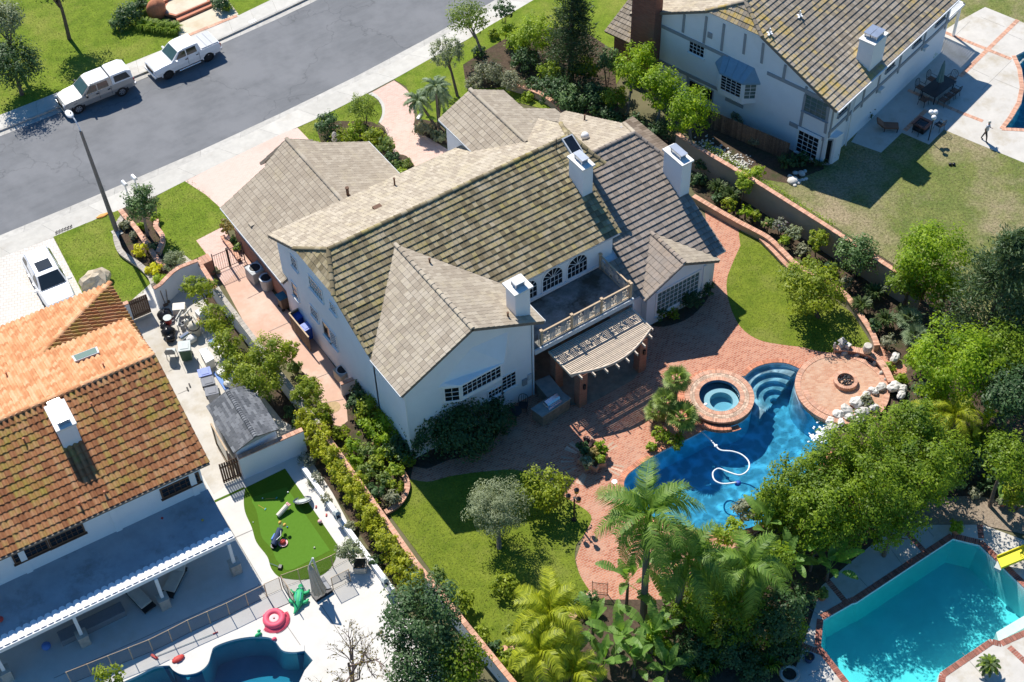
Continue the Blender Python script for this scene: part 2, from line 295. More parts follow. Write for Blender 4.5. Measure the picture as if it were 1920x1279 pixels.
POOL3 = smoothpts(ats('k', [(380, 1420), (560, 1340), (760, 1250), (860, 1200), (945, 1190)]), 4) + smoothpts(ats('k', [(965, 1215), (1000, 1235), (1045, 1241), (1110, 1226), (1160, 1182), (1180, 1120), (1200, 1085), (1290, 1050), (1400, 1030), (1500, 1034), (1540, 1060)]), 4) + \
        smoothpts(ats('k', [(1550, 1075), (1580, 1108), (1640, 1116), (1700, 1108)]), 4) + ats('k', [(1745, 1160), (1700, 1215), (1665, 1290), (1640, 1420), (1300, 1500), (700, 1500)])
POOL4 = px([(1905, 105), (1990, 60), (2100, 120), (2050, 260), (1925, 242), (1881, 241), (1898, 224), (1915, 195), (1921, 165), (1916, 130)])
ZS = -0.12
near = px([(0, 441.8), (150, 380), (268.5, 329), (380, 281), (540, 206.5), (673, 141), (800, 73), (900, 17), (1000, -42)], ZS)
far = px([(0, 256), (80, 224.5), (122, 207.5), (254.7, 154), (287.6, 141.5), (414.3, 83), (500, 45.4), (560, 18), (660, -32), (760, -90)], ZS)
def extend(l, d=70):
    a = l[0] - l[1]; a.normalize(); c = l[-1] - l[-2]; c.normalize(); return [l[0] + a * d] + l + [l[-1] + c * d]
near, far = extend(near), extend(far)
near_k = extend(px([(0, 453.5), (150, 393), (268.5, 342), (380, 294), (540, 215), (673, 152), (800, 85), (900, 29), (1000, -30)], 0))
far_k = extend(px([(0, 245), (80, 213.5), (122, 196.5), (247, 145.5), (283, 132), (411, 75), (500, 33.6), (560, 6), (660, -44), (760, -102)], 0))
far_g = [V3((f.x, f.y, ZS)) for f in far_k]
hole = near_k[::-1] + far_k
BIG = [V3((-1500, -1500, 0)), V3((1500, -1500, 0)), V3((1500, 1500, 0)), V3((-1500, 1500, 0))]
SPAH = [SPA_C + V3((1.3 * cos(a), 1.3 * sin(a), 0)) for a in np.linspace(0, 2 * pi, 24, endpoint=False)]
GH = [hole[::-1], POOL, SPAH, POOL2, POOL3, POOL4]
sheet('ground', BIG, -0.02, 'ground', GH)
sheet('street', near[::-1] + far, ZS, 'asphalt')
def band(name, l0, l1, m, step, z0off=0.0, gap=0.012, bottom=-0.15, label=None):
    root = empty(name, (0, 0, 0)); root['kind'] = 'structure'
    a = resample(l0, 0.5); b = resample(l1, 0.5)
    L = (a[-1] - a[0]).length; n = int(L / step); cam_mid = V3((0, 30, 0)); q = MB(); cnt = 0
    for i in range(n):
        t0, t1 = i / n + gap / L / 2, (i + 1) / n - gap / L / 2
        def pick(l, t): f = t * (len(l) - 1); k = min(int(f), len(l) - 2); return l[k].lerp(l[k + 1], f - k)
        c = [pick(a, t0), pick(a, t1), pick(b, t1), pick(b, t0)]
        mid = (c[0] + c[2]) / 2; tt = random.random(); seen = abs(mid.x + 2) < 40
        tgt = MB() if seen else q
        vs = [tuple(p) for p in c] + [(p.x, p.y, bottom) for p in c]
        tgt.add(vs, [(0, 1, 2, 3), (0, 4, 5, 1), (1, 5, 6, 2), (2, 6, 7, 3), (3, 7, 4, 0)], tt)
        if seen: tgt.B('slab', m, root); cnt += 1
    if q.f: o = q.B('distant_slab', m, root); o['kind'] = 'stuff'
    return root
side_out = extend(px([(0, 484), (100, 446), (223.7, 395), (300, 365), (347, 340), (400, 314), (534.5, 249), (558, 240), (624.5, 208.8), (687, 176), (738.6, 149), (800, 114), (867, 80), (916, 50), (1001, 0), (1060, -36)], 0.0))
band('gutter', near, [V3((p.x, p.y, -0.01)) for p in near_k], 'gutter', 3.1, bottom=-0.3)
band('pavement', near_k, side_out, 'concrete', 3.1)
far_out = extend(px([(0, 214), (77, 184), (145, 157), (232, 121), (309, 90.5), (338, 74), (447, 28), (505, 0), (560, -26), (640, -68), (740, -124)], 0.0))
band('kerb', [p + V3((0, 0, 0.004)) for p in far_k], [p + V3((0, 0, 0.004)) for p in offset_line(far_k, 0.16)], 'gutter', 3.0, bottom=-0.3)
band('gutter', far_g, far, 'gutter', 3.0, bottom=-0.3)
band('pavement', offset_line(far_k, 0.17), far_out, 'concrete', 1.9)
FARL = px([(0, 216), (77, 186), (145, 159), (232, 123), (309, 92), (336, 74), (330, 60), (305, 30), (290, -20), (-20, -20)])
sheet('lawn', px([(-80, 250), (0, 216), (77, 186), (145, 159), (232, 123), (309, 92), (336, 74), (330, 60), (305, 30), (290, -60), (-150, -60)]), 0.0, 'lawn_bright')
sheet('lawn', px([(424, 20), (448, 29), (508, 0), (560, -40), (420, -40)]), 0.0, 'lawn_bright')
sheet('landing', px([(336, 74), (447, 27), (420, -10), (400, 15), (334, 45)]) , 0.0, mat('buff_concrete', (0.60, 0.53, 0.40), var=0.08, scale=1.2, rough=0.9, col3=(0.52, 0.42, 0.28), s3=0.5, t3=0.6, tint=0.05))
LA = ats('M3', [(640, 412), (860, 320), (1200, 182), (1300, 140), (1430, 90), (1475, 150)]) + smoothpts(ats('M3', [(1420, 260), (1388, 380), (1400, 480), (1450, 590), (1560, 670), (1690, 760), (1800, 880), (1838, 965)]), 4) + ats('M3', [(1800, 1040), (1700, 1100), (1400, 1300), (1000, 1300), (985, 1090), (820, 760)])
sheet('lawn', LA, 0.0, 'lawn_bright')
sheet('driveway', px([(-120, 530), (0, 484), (100, 446), (155, 551), (190, 640), (120, 760), (-120, 760)]), 0.0, 'cobble')
LB = ats('M4', [(600, 180), (760, 90), (940, 0), (1035, -4), (1355, 310), (1440, 450), (1378, 552), (1075, 712), (1200, 872), (960, 975), (860, 965), (700, 900), (560, 700), (540, 500), (560, 330)])
sheet('lawn', LB, 0.0, 'lawn_bright')
sheet('flower_bed', ats('M4', [(150, 345), (400, 240), (600, 300), (600, 430), (610, 520), (680, 660), (640, 830), (720, 950), (860, 980), (640, 1240), (560, 1190), (430, 1030), (300, 930), (160, 770), (110, 640), (140, 520), (200, 410)]), 0.004, 'soil')
sheet('driveway', px([(347, 340.5), (400, 314), (534.5, 248.5), (558, 240), (590, 272), (650, 340), (560, 450), (470, 450), (412, 389), (385, 365)]), 0.0, 'pink_drive')
LC = ats('M5', [(115, 640), (540, 440), (940, 230)]) + smoothpts(ats('M5', [(960, 234), (1050, 290), (1112, 380), (1124, 470), (1085, 575)]), 4) + ats('M5', [(960, 800), (420, 930), (270, 800)])
sheet('lawn', LC, 0.0, 'lawn_bright')
sheet('flower_bed', ats('M5', [(330, 620), (600, 560), (900, 560), (1010, 570), (1150, 650), (1185, 760), (1200, 860), (1250, 950), (1420, 985), (1510, 1090), (1330, 1300), (1000, 900), (420, 900)]), 0.004, 'soil')
sheet('path', ats('M5', [(1010, 215)]) + smoothpts(ats('M5', [(1100, 280), (1140, 370), (1140, 480), (1100, 580), (1160, 640), (1200, 760), (1250, 930), (1420, 980), (1520, 1100)]), 4) + ats('M5', [(1400, 1500), (2000, 1300), (1960, 930), (1800, 830), (1680, 760), (1560, 690), (1510, 600)]) + smoothpts(ats('M5', [(1520, 530), (1500, 350), (1450, 220), (1360, 135), (1270, 75)]), 4), 0.008, 'pink_paver')
sheet('path_edging', smoothpts(ats('M5', [(960, 236), (1060, 290), (1120, 375), (1128, 480), (1086, 578)]), 5) + smoothpts(ats('M5', [(1118, 585), (1160, 480), (1158, 370), (1100, 280), (1010, 215)]), 5), 0.012, 'concrete')
sheet('lawn', px([(739, 149.5), (800, 114.5), (867, 80.5), (916, 50), (1001, 0), (1060, -40), (1220, -40), (1180, 120), (1120, 215), (1060, 215), (960, 190), (860, 220), (790, 236), (775, 190), (762, 163)]), 0.0, 'lawn_bright')
sheet('flower_bed', px([(868, 122), (905, 98), (960, 66), (1050, 50), (1100, 62), (1150, 95), (1160, 210), (1330, 300), (1250, 330), (1160, 250), (1062, 212), (1050, 202), (1030, 182), (990, 163), (965, 157), (930, 166), (893, 166), (872, 150)]), 0.004, 'soil')
sheet('flower_bed', smoothpts(ats('M5', [(1500, 600), (1560, 540), (1700, 560), (1800, 600), (1900, 700)]), 3) + ats('M5', [(1960, 860), (1800, 830), (1680, 760), (1560, 690)]), 0.012, 'soil')
sheet('side_yard', px([(368, 452), (416, 429), (440, 450), (520, 560), (600, 650), (700, 790), (655, 800), (640, 815), (612, 776), (590, 722), (560, 690), (477, 641), (394, 487)]), 0.0, 'salmon_concrete')
sheet('side_path', ats('M4', [(1075, 712), (1380, 555), (1560, 790), (1690, 960), (1400, 1240), (1300, 1100), (1200, 872)]), 0.004, 'pink_paver')
sheet('flower_bed', px([(594, 792), (640, 800), (652, 790), (645, 700), (760, 800), (850, 860), (800, 880), (775, 875), (768, 905), (745, 945), (720, 960), (690, 920)]), 0.006, 'soil')
sheet('side_yard', px([(228, 580), (345, 478), (400, 520), (470, 640), (596, 792), (572, 812), (455, 870), (456, 892), (396, 934), (380, 930), (300, 760)]), 0.0, 'old_concrete')
sheet('garden_strip', px([(385, 555), (398, 545), (470, 650), (596, 792), (572, 812), (530, 790), (450, 690), (400, 600)]), 0.004, 'soil')
root = empty('back_patio', (0, 0, 0)); root['kind'] = 'structure'
PAT = px([(-120, 1010), (380, 892), (400, 928), (456, 892), (560, 836), (600, 880), (655, 985), (735, 1110), (790, 1190), (860, 1330), (560, 1400), (-120, 1400)])
sheet('patio_slab', PAT, 0.0, 'patio_concrete', [POOL3], None, root)
GREEN = ats('k', [(1590, 90), (1700, 250), (1885, 520)]) + smoothpts(ats('k', [(1872, 595), (1840, 650), (1780, 692), (1690, 711), (1600, 705), (1550, 690), (1512, 645), (1490, 580), (1430, 500), (1405, 420), (1368, 335), (1360, 265), (1368, 198)]), 4)
sheet('putting_green_fringe', GREEN, 0.012, 'turf_fringe')
sheet('putting_green', ats('r', [(290, 215), (548, 138), (876, 612), (600, 752), (545, 762), (470, 682)]) + smoothpts(ats('r', [(455, 640), (430, 590), (365, 515), (345, 420), (322, 310), (290, 250)]), 4), 0.018, 'turf')
sheet('turf_strip', ats('k', [(1196, 268), (1362, 193), (1366, 204), (1200, 279)]), 0.012, 'turf_fringe')
sheet('planting_strip', px([(566, 838), (596, 800), (640, 850), (700, 940), (790, 1070), (800, 1110), (760, 1105), (700, 1040), (640, 950)]), 0.02, 'soil')
PATIO = px([(1320, 383), (1372, 412), (1420, 470), (1450, 600), (1640, 630), (1700, 690), (1700, 740), (1575, 805), (1600, 900), (1500, 1010), (1400, 1060), (1240, 1130), (1100, 1128), (1079, 1050), (1108, 967), (1020, 915), (975, 886), (917, 888), (847, 898), (800, 906), (760, 897), (740, 850), (850, 820), (900, 760), (1000, 690), (1100, 600), (1195, 540), (1230, 560), (1300, 540), (1330, 470)])
sheet('patio', PATIO, 0.0, 'brick_paving', [POOL, SPAH])
LD = smoothpts(px([(748, 893), (800, 904), (847, 893), (917, 884), (975, 883), (1020, 910), (1065, 936), (1108, 967), (1097, 1000), (1081, 1022), (1078, 1050), (1089, 1082), (1108, 1112)]), 4) + px([(1090, 1130), (1057, 1165), (1010, 1195), (1010, 1330), (980, 1330), (900, 1195), (800, 1060), (700, 925)])
sheet('lawn', LD, 0.004, 'lawn')
sheet('flower_bed', smoothpts(px([(735, 875), (758, 890), (766, 905), (762, 925), (745, 945), (725, 960)]), 4) + px([(690, 915), (700, 890)]), 0.012, 'soil')
LE = smoothpts(ats('j', [(322, 392), (282, 480), (247, 580), (252, 680), (290, 790), (340, 862), (430, 918), (560, 944), (660, 956), (760, 980), (880, 985), (1040, 950)]), 4) + ats('j', [(1075, 940), (1020, 850), (950, 770), (760, 640), (620, 510), (540, 430), (440, 345), (310, 298)])
sheet('lawn', LE, 0.004, 'lawn')
sheet('flower_bed', px([(1300, 360), (1350, 390), (1400, 418), (1441, 440), (1492, 492), (1540, 520), (1590, 545), (1650, 650), (1720, 690), (1760, 780), (1800, 560), (1680, 500), (1545, 415), (1418, 335), (1300, 270)]), 0.006, 'soil')
sheet('flower_bed', px([(1420, 1000), (1520, 900), (1570, 800), (1660, 735), (1720, 680), (1960, 600), (1960, 940), (1750, 960), (1600, 1060), (1540, 1170), (1500, 1279), (1480, 1360), (960, 1360), (1000, 1240), (1060, 1170), (1110, 1125), (1240, 1125), (1340, 1050)]), 0.006, 'soil')
sheet('flower_bed', smoothpts(px([(750, 845), (790, 862), (850, 862), (905, 845), (935, 815), (945, 780), (940, 755)]), 4) + px([(850, 780), (764, 800)]), 0.006, 'soil')
sheet('flower_bed', smoothpts(ats('i', [(735, 600), (800, 634), (880, 628), (980, 590), (1060, 520), (1105, 450), (1118, 380)]), 4) + ats('i', [(1000, 380), (740, 560)]), 0.006, 'soil')
DRYL = px([(1440, 340), (1545, 412), (1690, 505), (1930, 640), (1930, 310), (1803, 262), (1770, 250), (1742, 276), (1691, 256), (1652, 290), (1596, 270), (1545, 320)])
sheet('lawn', px([(1300, 262), (1420, 330), (1545, 412), (1690, 505), (2050, 760), (2300, 400), (2200, 100), (1960, -40), (1780, -80), (1500, 100)]), 0.0, 'lawn_dry', [POOL4])
sheet('flower_bed', px([(1300, 262), (1418, 335), (1480, 345), (1500, 335), (1545, 318), (1540, 280), (1350, 180), (1280, 180)]), 0.004, 'soil')
root = empty('pool_terrace', (0, 0, 0)); root['kind'] = 'structure'
TER = px([(1596, 267), (1640, 200), (1765, 62), (1790, 45), (1847, 14), (1935, 50), (2060, 60), (2160, 330), (1920, 306), (1803, 258), (1770, 244), (1742, 272), (1691, 250), (1652, 287)])
sheet('terrace_slab', TER, 0.004, 'old_concrete', [POOL4], None, root)
root = empty('pool_terrace', (0, 0, 0)); root['kind'] = 'structure'
TER2 = px([(1540, 1100), (1680, 985), (1750, 960), (1830, 980), (1990, 1040), (2060, 1180), (1960, 1400), (1440, 1400), (1500, 1230)])
sheet('terrace_slab', TER2, 0.01, 'old_concrete', [POOL2], None, root)
sheet('gravel_path', px([(1690, 965), (1750, 935), (1830, 930), (1930, 950), (1990, 1010), (1930, 1005), (1840, 985), (1750, 985), (1700, 990)]), 0.016, 'gravel')
def tilemat(name, c0, c1, c2, moss=None, moss_amt=0.5, mscale=0.7, rough=0.9):
    m = bpy.data.materials.new(name); m.use_nodes = True; nt = m.node_tree; N = nt.nodes; Lk = nt.links.new; b = N['Principled BSDF']
    I(b, 'Roughness', rough); I(b, 'Specular IOR Level', 0.2)
    a = N.new('ShaderNodeAttribute'); a.attribute_name = 'tint'; geo = N.new('ShaderNodeNewGeometry')
    rp = N.new('ShaderNodeValToRGB'); rp.color_ramp.elements[0].color = (*c0, 1); rp.color_ramp.elements[1].color = (*c2, 1); e = rp.color_ramp.elements.new(0.5); e.color = (*c1, 1)
    n = N.new('ShaderNodeTexNoise'); I(n, 'Scale', 7); I(n, 'Detail', 8); I(n, 'Roughness', 0.7); Lk(geo.outputs['Position'], n.inputs['Vector'])
    ad = N.new('ShaderNodeMath'); ad.operation = 'MULTIPLY_ADD'; Lk(n.outputs['Fac'], ad.inputs[0]); ad.inputs[1].default_value = 0.6
    sb = N.new('ShaderNodeMath'); sb.operation = 'SUBTRACT'; Lk(a.outputs['Fac'], sb.inputs[0]); sb.inputs[1].default_value = 0.3; Lk(sb.outputs[0], ad.inputs[2]); Lk(ad.outputs[0], rp.inputs[0]); out = rp.outputs[0]
    if moss:
        n2 = N.new('ShaderNodeTexNoise'); I(n2, 'Scale', mscale); I(n2, 'Detail', 9); I(n2, 'Roughness', 0.78); Lk(geo.outputs['Position'], n2.inputs['Vector'])
        wn = N.new('ShaderNodeMath'); wn.operation = 'MULTIPLY_ADD'; Lk(a.outputs['Fac'], wn.inputs[0]); wn.inputs[1].default_value = 0.22; Lk(n2.outputs['Fac'], wn.inputs[2])
        r2 = N.new('ShaderNodeValToRGB'); r2.color_ramp.elements[0].position = 0.60; r2.color_ramp.elements[1].position = 0.80; Lk(wn.outputs[0], r2.inputs[0])
        ml = N.new('ShaderNodeMath'); ml.operation = 'MULTIPLY'; Lk(r2.outputs[0], ml.inputs[0]); ml.inputs[1].default_value = moss_amt
        mx = N.new('ShaderNodeMixRGB'); Lk(ml.outputs[0], mx.inputs[0]); Lk(out, mx.inputs[1]); mx.inputs[2].default_value = (*moss, 1); out = mx.outputs[0]
    Lk(out, b.inputs['Base Color'])
    bp = N.new('ShaderNodeBump'); I(bp, 'Strength', 0.4); I(bp, 'Distance', 0.02); n4 = N.new('ShaderNodeTexNoise'); I(n4, 'Scale', 35); Lk(geo.outputs['Position'], n4.inputs['Vector']); Lk(n4.outputs['Fac'], bp.inputs['Height']); Lk(bp.outputs[0], b.inputs['Normal'])
    MATS[name] = m; return m
tilemat('tile_moss', (0.16, 0.128, 0.072), (0.275, 0.225, 0.14), (0.40, 0.335, 0.235), (0.285, 0.225, 0.03), 0.62)
tilemat('tile_cream', (0.32, 0.265, 0.20), (0.405, 0.345, 0.265), (0.49, 0.425, 0.335), (0.33, 0.265, 0.13), 0.35)
tilemat('tile_grey', (0.21, 0.175, 0.145), (0.275, 0.235, 0.20), (0.35, 0.30, 0.26), (0.30, 0.21, 0.13), 0.5, 0.35)
tilemat('tile_brown', (0.15, 0.115, 0.085), (0.20, 0.155, 0.12), (0.25, 0.20, 0.155))
tilemat('tile_neighbour', (0.215, 0.18, 0.135), (0.315, 0.27, 0.215), (0.42, 0.365, 0.30), (0.46, 0.30, 0.02), 0.8, 0.45)
tilemat('clay', (0.47, 0.205, 0.09), (0.60, 0.30, 0.145), (0.68, 0.41, 0.24), (0.52, 0.29, 0.12), 0.3)
tilemat('clay_moss', (0.24, 0.10, 0.045), (0.36, 0.165, 0.075), (0.44, 0.24, 0.13), (0.255, 0.215, 0.025), 0.75, 0.6)
tilemat('shingle', (0.085, 0.092, 0.102), (0.135, 0.142, 0.155), (0.21, 0.22, 0.235))
mat('stucco', (0.80, 0.81, 0.82), var=0.03, scale=1.2, bump=0.25, bscale=25, rough=0.92, col3=(0.74, 0.745, 0.75), s3=0.6, t3=0.66)
mat('white_paint', (0.80, 0.80, 0.79), var=0.03, rough=0.5)
mat('timber_grey', (0.30, 0.315, 0.33), var=0.08, scale=6, rough=0.75)
mat('roof_edge', (0.20, 0.165, 0.13), var=0.2, scale=5, rough=0.85)
mat('gutter_metal', (0.55, 0.58, 0.60), var=0.08, rough=0.45)
mat('galvanised', (0.55, 0.57, 0.60), var=0.1, rough=0.32, metal=0.8)
mat('dark_glass', (0.012, 0.015, 0.02), var=0.2, scale=1.5, rough=0.06, spec=0.6)
mat('pale_glass', (0.10, 0.16, 0.15), var=0.15, scale=2, rough=0.08, spec=0.6)
mat('copper_roof', (0.20, 0.32, 0.42), var=0.08, scale=3, rough=0.6)
mat('dark_metal', (0.025, 0.025, 0.027), var=0.2, rough=0.5)
mat('brown_wood', (0.14, 0.075, 0.045), var=0.25, scale=5, rough=0.8, tint=0.25)
mat('tan_wood', (0.50, 0.37, 0.24), var=0.12, scale=5, rough=0.75, tint=0.18)
mat('pale_wood', (0.60, 0.50, 0.39), var=0.12, scale=5, rough=0.75, tint=0.15)
mat('deck_floor', (0.125, 0.13, 0.125), col2=(0.36, 0.36, 0.34), scale=0.9, rough=0.9, bump=0.2, col3=(0.085, 0.075, 0.055), s3=0.55, t3=0.55, detail=9)
mat('fence_wood', (0.17, 0.12, 0.085), var=0.3, scale=8, rough=0.9, tint=0.3)
mat('terracotta', (0.42, 0.16, 0.08), var=0.2, scale=6, rough=0.8)
mat('stone', (0.46, 0.42, 0.36), var=0.2, scale=4, bump=0.5, bscale=8, rough=0.9, tint=0.2)
mat('slate_top', (0.20, 0.23, 0.23), col2=(0.33, 0.34, 0.31), scale=3, rough=0.6)
mat('steel', (0.62, 0.63, 0.65), var=0.06, rough=0.25, metal=1.0)
mat('concrete_cap', (0.74, 0.72, 0.68), var=0.07, scale=3, rough=0.9)
def clip(poly, axis, val, keep_less):
    out = []; n = len(poly)
    for i in range(n):
        a, b = poly[i], poly[(i + 1) % n]; ia = (a[axis] <= val) == keep_less; ib = (b[axis] <= val) == keep_less
        if ia: out.append(a)
        if ia != ib:
            t = (val - a[axis]) / (b[axis] - a[axis]); out.append((a[0] + (b[0] - a[0]) * t, a[1] + (b[1] - a[1]) * t))
    return out
def clip_convex(poly, cl):
    out = poly; n = len(cl)
    for i in range(n):
        a, b = cl[i], cl[(i + 1) % n]; nx, ny = -(b[1] - a[1]), b[0] - a[0]; inp = out; out = []
        if not inp: break
        for j in range(len(inp)):
            p, q = inp[j], inp[(j + 1) % len(inp)]; dp = (p[0] - a[0]) * nx + (p[1] - a[1]) * ny; dq = (q[0] - a[0]) * nx + (q[1] - a[1]) * ny
            if dp >= -1e-9: out.append(p)
            if (dp > 1e-9 and dq < -1e-9) or (dp < -1e-9 and dq > 1e-9): t = dp / (dp - dq); out.append((p[0] + (q[0] - p[0]) * t, p[1] + (q[1] - p[1]) * t))
    return out
def tri_convex(poly2):
    n = len(poly2); ar = sum(poly2[i][0] * poly2[(i + 1) % n][1] - poly2[(i + 1) % n][0] * poly2[i][1] for i in range(n))
    if ar < 0: poly2 = poly2[::-1]
    for i in range(n):
        a, b, c = poly2[i - 1], poly2[i], poly2[(i + 1) % n]
        if (b[0] - a[0]) * (c[1] - b[1]) - (b[1] - a[1]) * (c[0] - b[0]) < -1e-6:
            tr = tessellate_polygon([[V3((*p, 0)) for p in poly2]]); out = []
            for t in tr:
                q = [poly2[k] for k in t]
                if (q[1][0] - q[0][0]) * (q[2][1] - q[0][1]) - (q[1][1] - q[0][1]) * (q[2][0] - q[0][0]) < 0: q.reverse()
                out.append(q)
            return out
    return [poly2]
TILE_MESH = {}
class Roofs:
    def __init__(s, root): s.root = root; s.cand = []; s.rest = {}
    def slope(s, poly3, up_hint, m, w=0.27, e=0.36, th=0.05, kind='flat', slab_m='roof_edge', slab=0.16, crop=True, tintf=None, seen=True):
        P3 = [V3(p) for p in poly3]; nn = V3((0, 0, 0))
        for i in range(len(P3)): nn += P3[i].cross(P3[(i + 1) % len(P3)])
        nn.normalize()
        if nn.z < 0: nn = -nn
        u = nn.cross(V3((0, 0, 1))) * -1
        u = V3((0, 0, 1)).cross(nn).normalized(); v = nn.cross(u).normalized()
        if v.z < 0: v = -v; u = -u
        o = P3[0]; q = [((p - o).dot(u), (p - o).dot(v)) for p in P3]; us = [p[0] for p in q]; vs = [p[1] for p in q]
        b = MB(); b.extr([p - nn * 0.012 for p in P3], -nn * slab); sl = b.B('roof', MATS[slab_m], s.root, W=1)
        pieces = tri_convex(q); v0 = min(vs); row = 0; rn = random.Random(int(abs(o.x * 131 + o.y * 17 + o.z * 7)))
        mb = s.rest.setdefault(m, MB())
        while v0 < max(vs) - 0.02:
            uu = min(us) - (w * 0.5 if row % 2 and m == 'shingle' else 0) - rn.uniform(0, 0.035)
            while uu < max(us):
                w_ = w; tt = rn.random() if tintf is None else tintf(rn, o + u * (uu + w / 2) + v * (v0 + e / 2))
                rect = [(uu + 0.009, v0), (uu + w_ - 0.009, v0), (uu + w_ - 0.009, v0 + e), (uu + 0.009, v0 + e)]
                jz = rn.uniform(-0.004, 0.006)
                for pc in pieces:
                    c = clip_convex(rect, pc) if kind == 'flat' else rect
                    if kind != 'flat':
                        cx, cy = uu + w_ / 2, v0 + e / 2; n_ = len(pc)
                        if any(-(pc[(k + 1) % n_][1] - pc[k][1]) * (cx - pc[k][0]) + (pc[(k + 1) % n_][0] - pc[k][0]) * (cy - pc[k][1]) < 0 for k in range(n_)): continue
                    if len(c) < 3: continue
                    full = kind != 'flat' or (len(c) == 4 and abs(abs((c[2][0] - c[0][0]) * (c[2][1] - c[0][1])) - (w_ - 0.018) * e) < 1e-4)
                    if full and seen:
                        O = o + u * uu + v * v0; s.cand.append(((V3(CAM) - O).length, O, u.copy(), v.copy(), nn.copy(), m, kind, w, e, th + jz, tt)); continue
                    s.flat(mb, o, u, v, nn, c, v0, e, th + jz, tt) if kind == 'flat' else s.barrel(mb, o + u * uu + v * v0, u, v, nn, w, e, th, tt)
                uu += w_
            v0 += e; row += 1
        return u, v, nn
    @staticmethod
    def flat(mb, o, u, v, nn, c, v0, e, th, tt):
        k = len(c); vs = [o + u * p[0] + v * p[1] + nn * (th * (1 - 0.75 * (p[1] - v0) / e)) for p in c] + [o + u * p[0] + v * p[1] for p in c]
        mb.add(vs, [tuple(range(k))] + [(k + i, k + (i + 1) % k, (i + 1) % k, i) for i in range(k)], tt)
    @staticmethod
    def barrel(mb, O, u, v, nn, w, e, th, tt):
        prof = [(0.0, 0.0), (0.10, 0.55), (0.30, 1.0), (0.52, 0.95), (0.72, 0.45), (0.86, 0.08), (1.0, 0.0)]
        vs = [O + u * (a * w) + nn * (0.02 + b_ * th * 1.9 + 0.035) for a, b_ in prof] + [O + u * (a * w) + v * (e + 0.03) + nn * (b_ * th * 1.9 + 0.004) for a, b_ in prof] + [O + u * (a * w) for a, b_ in prof]
        n = len(prof); mb.add(vs, [(i, i + 1, n + i + 1, n + i) for i in range(n - 1)] + [(2 * n + i, 2 * n + i + 1, i + 1, i) for i in range(n - 1)], tt)
    def finish(s, limit=300):
        s.cand.sort(key=lambda t: t[0])
        for i, (d, O, u, v, nn, m, kind, w, e, th, tt) in enumerate(s.cand):
            if i < limit:
                key = (m, kind, w, e, int(tt * 12))
                if key not in TILE_MESH:
                    b = MB(); X, Y, Zv = V3((1, 0, 0)), V3((0, 1, 0)), V3((0, 0, 1))
                    if kind == 'flat': s.flat(b, V3((0, 0, 0)), X, Y, Zv, [(0.009, 0), (w - 0.009, 0), (w - 0.009, e), (0.009, e)], 0, e, th, tt)
                    else: s.barrel(b, V3((0, 0, 0)), X, Y, Zv, w, e, th, tt)
                    TILE_MESH[key] = b.mesh('roof_tile', MATS[m])
                L_ = O - s.root.location
                inst('roof_tile', TILE_MESH[key], s.root, Matrix(((u.x, v.x, nn.x, L_.x), (u.y, v.y, nn.y, L_.y), (u.z, v.z, nn.z, L_.z), (0, 0, 0, 1))))
            else:
                mb = s.rest.setdefault(m, MB())
                if kind == 'flat': s.flat(mb, O, u, v, nn, [(0.006, 0), (w - 0.006, 0), (w - 0.006, e), (0.006, e)], 0, e, th, tt)
                else: s.barrel(mb, O, u, v, nn, w, e, th, tt)
        b = MB(); names = list(s.rest)
        for k, nm in enumerate(names): n0 = len(b.v); r = s.rest[nm]; b.v += r.v; b.f += [tuple(i + n0 for i in f) for f in r.f]; b.t += r.t; b.m += [k] * len(r.f)
        if b.f: o = b.B('roof_tile', [MATS[n] for n in names], s.root, W=1); o['kind'] = 'stuff'
def ridge(root, a, b_, m, r=0.13, step=0.42, name='ridge_tile', lift=0.05):
    a, b_ = V3(a), V3(b_); d = b_ - a; n = max(1, round(d.length / step)); e = d.length / n; u = d.normalized()
    side = u.cross(V3((0, 0, 1))).normalized(); up = side.cross(u)
    for i in range(n):
        tt = random.random(); key = ('ridge', m, int(tt * 10), round(e, 3), r)
        if key not in TILE_MESH:
            mb = MB(); k = 6; vs = []
            for y, sc in ((-0.02, 1.08), (e, 0.92)):
                for j in range(k + 1): t = pi * j / k; vs.append((cos(t) * r * sc, y, sin(t) * r * 0.75 * sc + (0.02 if y < 0 else 0)))
            fs = [(j, k + 1 + j, k + 2 + j, j + 1) for j in range(k)] + [tuple(range(k + 1))]
            mb.add(vs, fs, tt); TILE_MESH[key] = mb.mesh('ridge_tile', MATS[m])
        L_ = a + u * (e * i) + up * (lift - 0.03) - root.location
        inst(name, TILE_MESH[key], root, Matrix(((side.x, u.x, up.x, L_.x), (side.y, u.y, up.y, L_.y), (side.z, u.z, up.z, L_.z), (0, 0, 0, 1))))
def gutterline(root, pts, m='gutter_metal', w=0.11, name='gutter', dz=-0.08):
    b = MB(); p = [V3(q) + V3((0, 0, dz)) for q in pts]
    for a, c in zip(p, p[1:]):
        d = (c - a); k = V3((0, 0, 1)).cross(d).normalized() * w / 2
        b.add([a - k, c - k, c + k, a + k, a - k + V3((0, 0, w)), c - k + V3((0, 0, w)), c + k + V3((0, 0, w)), a + k + V3((0, 0, w))], [(3, 2, 1, 0), (4, 5, 6, 7), (0, 1, 5, 4), (1, 2, 6, 5), (2, 3, 7, 6), (3, 0, 4, 7)])
    return b.B(name, MATS[m], root, W=1)
